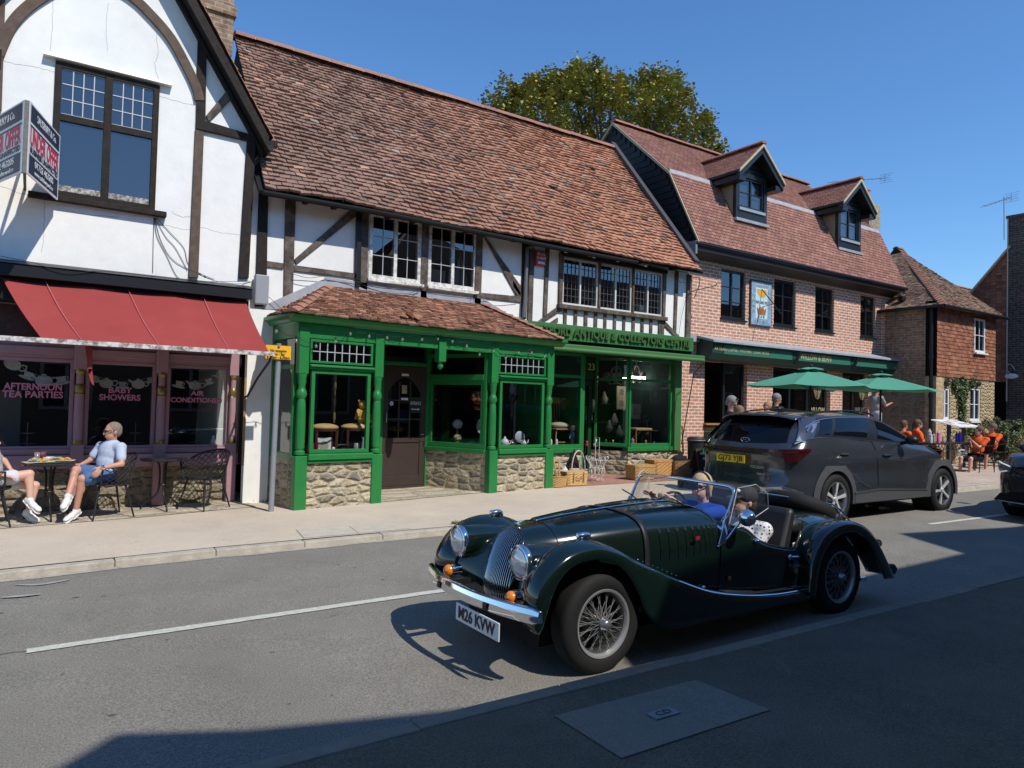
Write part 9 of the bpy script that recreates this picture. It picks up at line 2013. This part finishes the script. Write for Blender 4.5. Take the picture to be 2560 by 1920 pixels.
picture(1080,555,12.8,.3,.3,'upper white text print beside the window bar',mat('pale_frame',(1,1,1)),cr2,mat('grey_print2',(1,1,1))); picture(1080,665,12.8,.3,.3,'lower white text print beside the window bar',mat('pale_frame',(1,1,1)),cr2,mat('grey_print2',(1,1,1)))
a=s_at(1215,412,12.2); m=MB(); m.box(a.x-.34,a.x+.34,12.2,12.25,a.z-.03,a.z+.03); tag(m.build('strip_light',mat('lit_tube',(.8,.75,.6),.5,emit=(1,.93,.75,22))),'lit fluorescent strip light in the second shop window','lamp')
a=s_at(1262,920,11.9); t=thing('gold_seat_stool','small gilt stool with tan seat in the right window of the second shop','stool',(a.x,11.9,.8)); m=MB(); m.box(a.x-.26,a.x+.26,11.75,12.1,a.z-.03,a.z+.03); m.build('seat',mat('tan_seat',(.42,.30,.13),.7),t,bevel=.02)
for sx in (-.23,.23):
    for y in (11.78,12.07): m=MB(); m.tube([(a.x+sx,y,a.z-.03),(a.x+sx,y,.80)],.014,6); m.build('leg',pine if sx<0 else mahog,t)
a=s_at(1440,900,12.0); t=thing('blue_chair','blue painted wooden chair in the right window of the second shop','chair',(a.x,12,.8)); bl=mat('blue_chair_paint',(.03,.14,.25),.5); m=MB(); z=s_at(1440,840,12.0).z; m.tube([(a.x-.28,12.1,z),(a.x+.2,12.1,z-.02)],.02,6); m.build('top_rail',bl,t); 
for sx in (-.26,-.08,.12,.2): m=MB(); m.tube([(a.x+sx,12.1,z),(a.x+sx*.9,12.05,.82)],.014,6); m.build('leg',bl,t)
m=MB(); m.box(a.x-.25,a.x+.2,11.8,12.1,1.15,1.18); m.build('seat',pine,t)
random.seed(21)
names=['red glass jar','tiny white jug','green bottle','brass bell','blue bowl','pink ornament','amber bottle','silver cup']
for i in range(8):
    x=[870,935,1010,1060,1175,1215,1330,1420][i]; a=s_at(x,1040,11.62); mt=[mat('red_trinket',(.35,.03,.03),.3),white,mat('green_pot',(1,1,1)),mat('brass_bright',(1,1,1)),mat('blue_bowl',(.1,.3,.4),.3),mat('pink_trinket',(.5,.2,.25),.4),mat('amber_trinket',(.4,.18,.03),.3),mat('tarnished_silver',(1,1,1))][i]; k=rnd(.8,1.5); vase((a.x,11.62+rnd(0,.15) if x>1130 else 11.75+ (1130-x)*.0012,.81),[(0,0),(.04,0),(.05,.04),(.02,.09),(.03,.12),(0,.14)],mt,names[i]+' among the trinkets on the right window sill of the second shop','ornament','trinket','trinkets on the second shop window sill',k)
for i,x in enumerate((800,910,960,1010,1060,1240,1300)): # dim stock further inside
    a=s_at(x,[700,620,900,830,950,600,980][i],12.9); m=MB(); m.lathe([(0,-.14),(.07,-.12),(.10,0),(.05,.08),(.03,.16),(0,.18)],a,n=12); tag(m.build('shelf_pot',mat('dim_stock',(.3,.28,.26),.6),smooth=True),'dim grey pot deep inside the second shop, '+['first','second','third','fourth','fifth','sixth','seventh'][i]+' from the left','pot','dim pots deep inside the second shop')
m=MB(); 
for z in (1.05,1.5,1.95): m.box(8.6,12.1,13.0,13.2,z-.2,z-.18)
tag(m.build('shelves',mat('dim_wood',(.06,.04,.03),.7)),'dark shelves at the back of the second shop','shelves')
# stock on first-floor windows
a=at(*c3(1525,790),11.35); t=thing('model_yacht','white model sailing yacht in the upstairs window','model boat',tuple(a)); m=MB(); z0=3.80; m.prism([(a.x-.02,11.35,z0+.07),(a.x-.02,11.35,z0+.62),(a.x-.18,11.35,z0+.07)],(0,.004,0)); m.prism([(a.x+.01,11.35,z0+.05),(a.x+.20,11.35,z0+.05),(a.x+.02,11.35,z0+.55)],(0,.004,0)); m.build('sails',mat('sailcloth',(.6,.68,.7),.8),t); m=MB(); m.tube([(a.x,11.35,z0),(a.x,11.35,z0+.66)],.006,5); m.ell((a.x,11.35,z0+.0),(.18,.04,.035),14,6); m.build('hull',pine,t)
a=at(*c3(1365,790),11.3); m=MB(); m.box(a.x-.18,a.x+.16,11.3,11.4,3.80,4.08); tag(m.build('cream_box',cream),'cream ribbed box behind the third upstairs casement','box')
a=at(*c5(590,570),11.4); m=MB(); m.lathe([(.18,-.14),(.07,.13)],(a.x,11.4,a.z),n=20); m.tube([(a.x,11.4,3.7),(a.x,11.4,a.z)],.02,6); tag(m.build('table_lamp',mat('white_shade',(.62,.60,.55),.8),smooth=True),'table lamp with white cone shade in the right upstairs window','lamp')
a=at(*c5(1010,690),11.35); vase((a.x,11.35,3.72),[(0,0),(.09,0),(.15,.12),(.12,.22),(.06,.26),(.07,.28)],mat('pale_blue_jar',(.45,.52,.55),.3,n=.2,ns=16),'pale blue and white jar in the right upstairs window','jar','ginger_jar')
bk=thing('books','row of books leaning in the middle of the right upstairs window','books',(0,0,0)); bx_=at(*c5(745,660),11.3).x; bk.location=(bx_,11.3,3.7)
for i in range(6): m=MB(); x=bx_-.12+.045*i; m.prism([(x,11.3,3.72),(x+.035,11.3,3.72),(x+.035-.02*(i%3),11.3,3.93+.02*(i%2)),(x-.02*(i%3),11.3,3.93+.02*(i%2))],(0,.15,0)); m.build('book',[mat('book_red',(.3,.04,.02),.7),mat('book_white',(.5,.48,.42),.7),mat('book_green',(.05,.12,.07),.7)][i%3],bk)
# cafe furniture
def cafe_table(x,y,w,d,label,z0):
    t=thing('cafe_table',label,'table',(x,y,z0)); m=MB(); m.box(x-w/2,x+w/2,y-d/2,y+d/2,z0+.70,z0+.73); m.build('table_top',blkm,t,bevel=.006)
    m=MB(); 
    for k in range(int(w/.16)): a=x-w/2+.16*k; m.tube([(a,y-d/2+.02,z0+.69),(a+.08,y-d/2+.02,z0+.58),(a+.16,y-d/2+.02,z0+.69)],.008,4)
    m.box(x-w/2+.02,x+w/2-.02,y-d/2+.01,y-d/2+.03,z0+.56,z0+.58); m.build('apron_lattice',blkm,t)
    for sx in (-1,1):
        for sy in (-1,1): m=MB(); m.tube([(x+sx*(w/2-.05),y+sy*(d/2-.05),z0+.7),(x+sx*(w/2-.05),y+sy*(d/2-.05),z0)],.014,6); m.build('leg',blkm,t)
def garden_chair(x,y,face,z0,label,group='black metal chairs around the cyclists table'):
    t=thing('garden_chair',label,'chair',(0,0,0),group); m=MB(); m.prism([(-.24,-.24,.44),(.24,-.24,.45),(.24,.24,.45),(-.24,.24,.44)],(0,0,.02)); m.build('seat',blkp,t); m=MB(); m.prism([(-.24,-.23,.46),(-.24,.23,.46),(-.36,.23,.90),(-.36,-.23,.90)],(-.012,0,0)); m.build('backrest',blkp,t)
    for sy in (-1,1):
        m=MB(); m.tube(cr1([(-.36,sy*.25,.90),(-.24,sy*.25,.45),(-.30,sy*.26,0)],3),.012,6); m.build('leg',blkm,t); m=MB(); m.tube(cr1([(-.30,sy*.26,.68),(.1,sy*.27,.66),(.26,sy*.26,.62),(.24,sy*.25,.45),(.30,sy*.26,0)],3),.012,6); m.build('leg',blkm,t)
    t.location=(x,y,z0); t.rotation_euler=(0,0,math.radians(face)); return t
def seatpos(px,py,Y): p=at(px,py,Y); return p.x,Y,p.z-(.45+.745+.125)
S1=seatpos(*cr_(1745,325),8.60); S2=seatpos(*cr_(1560,365),8.35); S3=seatpos(*cr_(595,285),9.35); S4=seatpos(*cr_(805,275),9.30)
g=garden_chair(S1[0],S1[1],175,gz(S1[0])+.13,'black metal garden chair of the rightmost cyclist')
dup(g,(S2[0],S2[1],gz(S2[0])+.13),math.radians(170),'black metal garden chair of the girl with the ponytail, a helmet hanging on it')
dup(g,(S3[0],S3[1],gz(S3[0])+.13),math.radians(-15),'black metal chair of the cyclist with folded arms'); dup(g,(S4[0],S4[1],gz(S4[0])+.13),math.radians(-50),'black metal chair of the second cyclist from the left')
ta=at(*cr_(1080,540),8.8); cafe_table(ta.x,8.8,2.2,.75,'long black openwork table carrying the cyclists bottles and cups',gz(ta.x)+.13); zt2_=gz(ta.x)+.13+.73
def bottle(x,Y,mt,capm,label,h=.24,r=.036):
    a=at(*cr_(x,500),Y); t=thing('drinks_bottle',label,'bottle',(a.x,Y,zt2_),'sports bottles on the cyclists table'); m=MB(); m.lathe([(0,0),(r,0),(r,h*.6),(r*.85,h*.66),(r,h*.72),(r,h*.8),(r*.5,h*.86)],(a.x,Y,zt2_),n=12); m.build('body',mt,t,smooth=True,auto=True); m=MB(); m.lathe([(r*.6,h*.85),(r*.6,h*.92),(r*.3,h*.94),(r*.3,h),(0,h)],(a.x,Y,zt2_),n=10); m.build('cap',capm,t,smooth=True,auto=True)
wb=mat('white_bottle',(.62,.6,.56),.4); pkb=mat('pink_bottle',(.75,.15,.35),.4); blb=mat('blue_bottle',(.02,.02,.28),.3)
bottle(905,8.9,wb,wb,'tall white sports bottle at the left of the cyclists table',.34,.045); bottle(925,8.7,wb,wb,'short white sports bottle in front of the tall white one',.24); bottle(965,8.8,mat('clear_cup',(.5,.48,.45),.2,alpha=.6),wb,'clear bottle between the white and the pink bottles',.22); bottle(1030,8.65,pkb,wb,'pink sports bottle with white cap',.30,.044); bottle(1100,8.8,MAT['clear_cup'],wb,'pale coffee cup right of the pink bottle',.18,.04); bottle(1285,8.8,blb,black,'left one of the blue bottles on the cyclists table',.26,.038); bottle(1322,8.75,blb,black,'right one of the blue bottles on the cyclists table',.26,.038)
hp_=at(*cr_(1355,730),8.05); t=thing('cycle_helmet','white and black cycle helmet hanging from the garden chair','helmet',tuple(hp_)); m=MB(); m.ell(hp_,(.15,.10,.085),16,10); m.build('shell',mat('white_helmet',(.62,.62,.62),.3),t,smooth=True); m=MB(); 
for k in (-.05,-.015,.02,.055): m.ell(hp_+Vector((-.01,-.045,k)),(.13,.07,.009),12,5)
m.build('vent',black,t,smooth=True)
# menu lectern
q0,q1,q2_,q3=[at(*cr_(*p),9.2) for p in ((1065,270),(1350,272),(1470,372),(1180,368))]
t=thing('menu_lectern','slanted white menu lectern on two dark legs in front of the house','sign',(q3.x+.4,9.1,gz(q3.x)+.13)); m=MB(); P4=[Vector((q0.x,9.45,q0.z)),Vector((q1.x+.1,9.45,q0.z)),Vector((q2_.x,8.95,q3.z+.02)),Vector((q3.x,8.95,q3.z+.02))]; m.prism(P4,(0,0,-.03)); m.build('panel',bwhite,t)
m=MB(); 
for fx,fy,w_,h_ in ((.12,.3,.2,.3),(.45,.15,.15,.12),(.65,.2,.18,.12),(.5,.5,.2,.2),(.72,.55,.15,.2)):
    def L2(u,v): a=P4[0].lerp(P4[1],u); b=P4[3].lerp(P4[2],u); return a.lerp(b,v)+Vector((0,0,.003))
    m.quad(L2(fx,fy),L2(fx,fy+h_),L2(fx+w_,fy+h_),L2(fx+w_,fy))
m.build('printed_picture',mat('menu_print',(.35,.22,.2),.8,n=.5,ns=20),t); 
for f in (.25,.75): m=MB(); c=P4[0].lerp(P4[2],f); m.box(c.x-.04,c.x+.04,9.15,9.23,gz(c.x)+.12,c.z-.05); m.build('leg',mat('dark_grey_post',(.06,.065,.075),.6),t)
# shrubs and stones at the right
def shrub(px,py,Y,rx,rz,n,label,col,sz=.035,name='shrub'):
    c=at(px,py,Y); t=thing(name,label,'shrub',(c.x,Y,gz(c.x)+.13),'shrubs beside the dark brick wall'); m=MB(); rg=random.Random(px); pts=[]
    for k in range(22):
        a=Vector((rg.gauss(0,.45),rg.gauss(0,.4),rg.gauss(0,.45))); pts.append((c.x+a.x*rx,Y+a.y*.4,c.z+a.z*rz,.16,.14,.16))
    leaves(m,pts,n,sz,rg); m.build('foliage',mat('leaf_'+name+str(px),col,.6,n=.3,ns=30,tint=1),t)
    m=MB()
    for k in range(7): p=pts[k*3]; m.tube([(c.x+rg.uniform(-.1,.1),Y,gz(c.x)+.1),((c.x+p[0])/2,Y,(p[2])*.5),p[:3]],.012,4)
    m.build('stem',bark,t)
shrub(2508,1085,9.2,.75,.5,2600,'tall loose green shrub against the dark brick wall',(.075,.11,.035)); shrub(2430,1085,9.4,.5,.22,900,'low leafy plants behind the menu lectern',(.11,.15,.05)); shrub(2500,1120,8.8,.45,.35,1500,'bushy dark green plant right of the rightmost cyclist',(.06,.10,.03)); shrub(2550,1110,8.9,.6,.25,1400,'feathery olive grasses at the right edge',(.16,.15,.08),.03); shrub(2525,1140,8.6,.25,.08,300,'small russet plant by the rockery stones',(.22,.09,.06),.025)
stn=mat('pale_rockery',(.52,.47,.38),.9,n=.25,ns=9,bump=.6,bs=30); random.seed(9)
for i in range(12):
    p=onG(2405+13*i,1146-2*(i%3),.16); m=MB(); m.ell((p.x,p.y+.1,p.z+.03),(rnd(.10,.2),rnd(.09,.14),rnd(.06,.11)),9,6,Matrix.Rotation(rnd(0,3),3,'Z')); tag(m.build('rockery_stone',stn),'pale edging stone of the rockery, '+['first','second','third','fourth','fifth','sixth','seventh','eighth','ninth','tenth','eleventh','twelfth'][i]+' from the left','stone','pale rockery stones at the right')
p=onG(2512,1128,.2); m=MB(); m.ell((p.x+.2,p.y+.3,p.z+.05),(.42,.25,.20),12,8,Matrix.Rotation(.25,3,'Y')); tag(m.build('boulder',mat('warm_boulder',(.36,.27,.20),.9,n=.3,ns=5,bump=.6,bs=20),smooth=True),'large warm brown boulder among the shrubs at the right','stone')
# ---- pieces of one part that stand clear of each other become parts of their own
def split_clear():
    skip=('lettering','script','chips','salad','leaves','foliage','crown','bar','came','room','seam','wall','number','tiles','roof','stem','body','hair','gable','grille','trunk','sail','lattice','adornment','slope','book','logo','spokes','brake')
    for o in [x for x in bpy.data.objects if x.type=='MESH' and x.data.users==1 and x.get('kind')!='structure']:
        if x_bad(o,skip): continue
        me=o.data; n=len(me.vertices)
        if n>6000 or n<16: continue
        par=list(range(n))
        def f(a):
            while par[a]!=a: par[a]=par[par[a]]; a=par[a]
            return a
        for e in me.edges:
            a,b=f(e.vertices[0]),f(e.vertices[1])
            if a!=b: par[a]=b
        isl={}
        for i in range(n): isl.setdefault(f(i),[]).append(i)
        if not 2<=len(isl)<=60: continue
        bx=[]
        for k,vs in isl.items():
            co=[me.vertices[i].co for i in vs]; bx.append([[min(c[a] for c in co)-.012 for a in range(3)],[max(c[a] for c in co)+.012 for a in range(3)],[k]])
        ch=True
        while ch:
            ch=False
            for i in range(len(bx)):
                for j in range(i+1,len(bx)):
                    A,B2=bx[i],bx[j]
                    if all(A[0][a]<=B2[1][a] and B2[0][a]<=A[1][a] for a in range(3)):
                        bx[i]=[[min(A[0][a],B2[0][a]) for a in range(3)],[max(A[1][a],B2[1][a]) for a in range(3)],A[2]+B2[2]]; bx.pop(j); ch=True; break
                if ch: break
        if not 2<=len(bx)<=20: continue
        for g in bx[1:]+[bx[0]]:
            keep=set(i for k in g[2] for i in isl[k])
            me2=me.copy() if g is not bx[0] else me; bm=bmesh.new(); bm.from_mesh(me); bmesh.ops.delete(bm,geom=[v for v in bm.verts if v.index not in keep],context='VERTS'); bm.to_mesh(me2); bm.free()
            if g is not bx[0]: c=o.copy(); c.data=me2; C.objects.link(c)
def x_bad(o,skip): return (not o.parent) or any(s in o.name for s in skip)
split_clear()
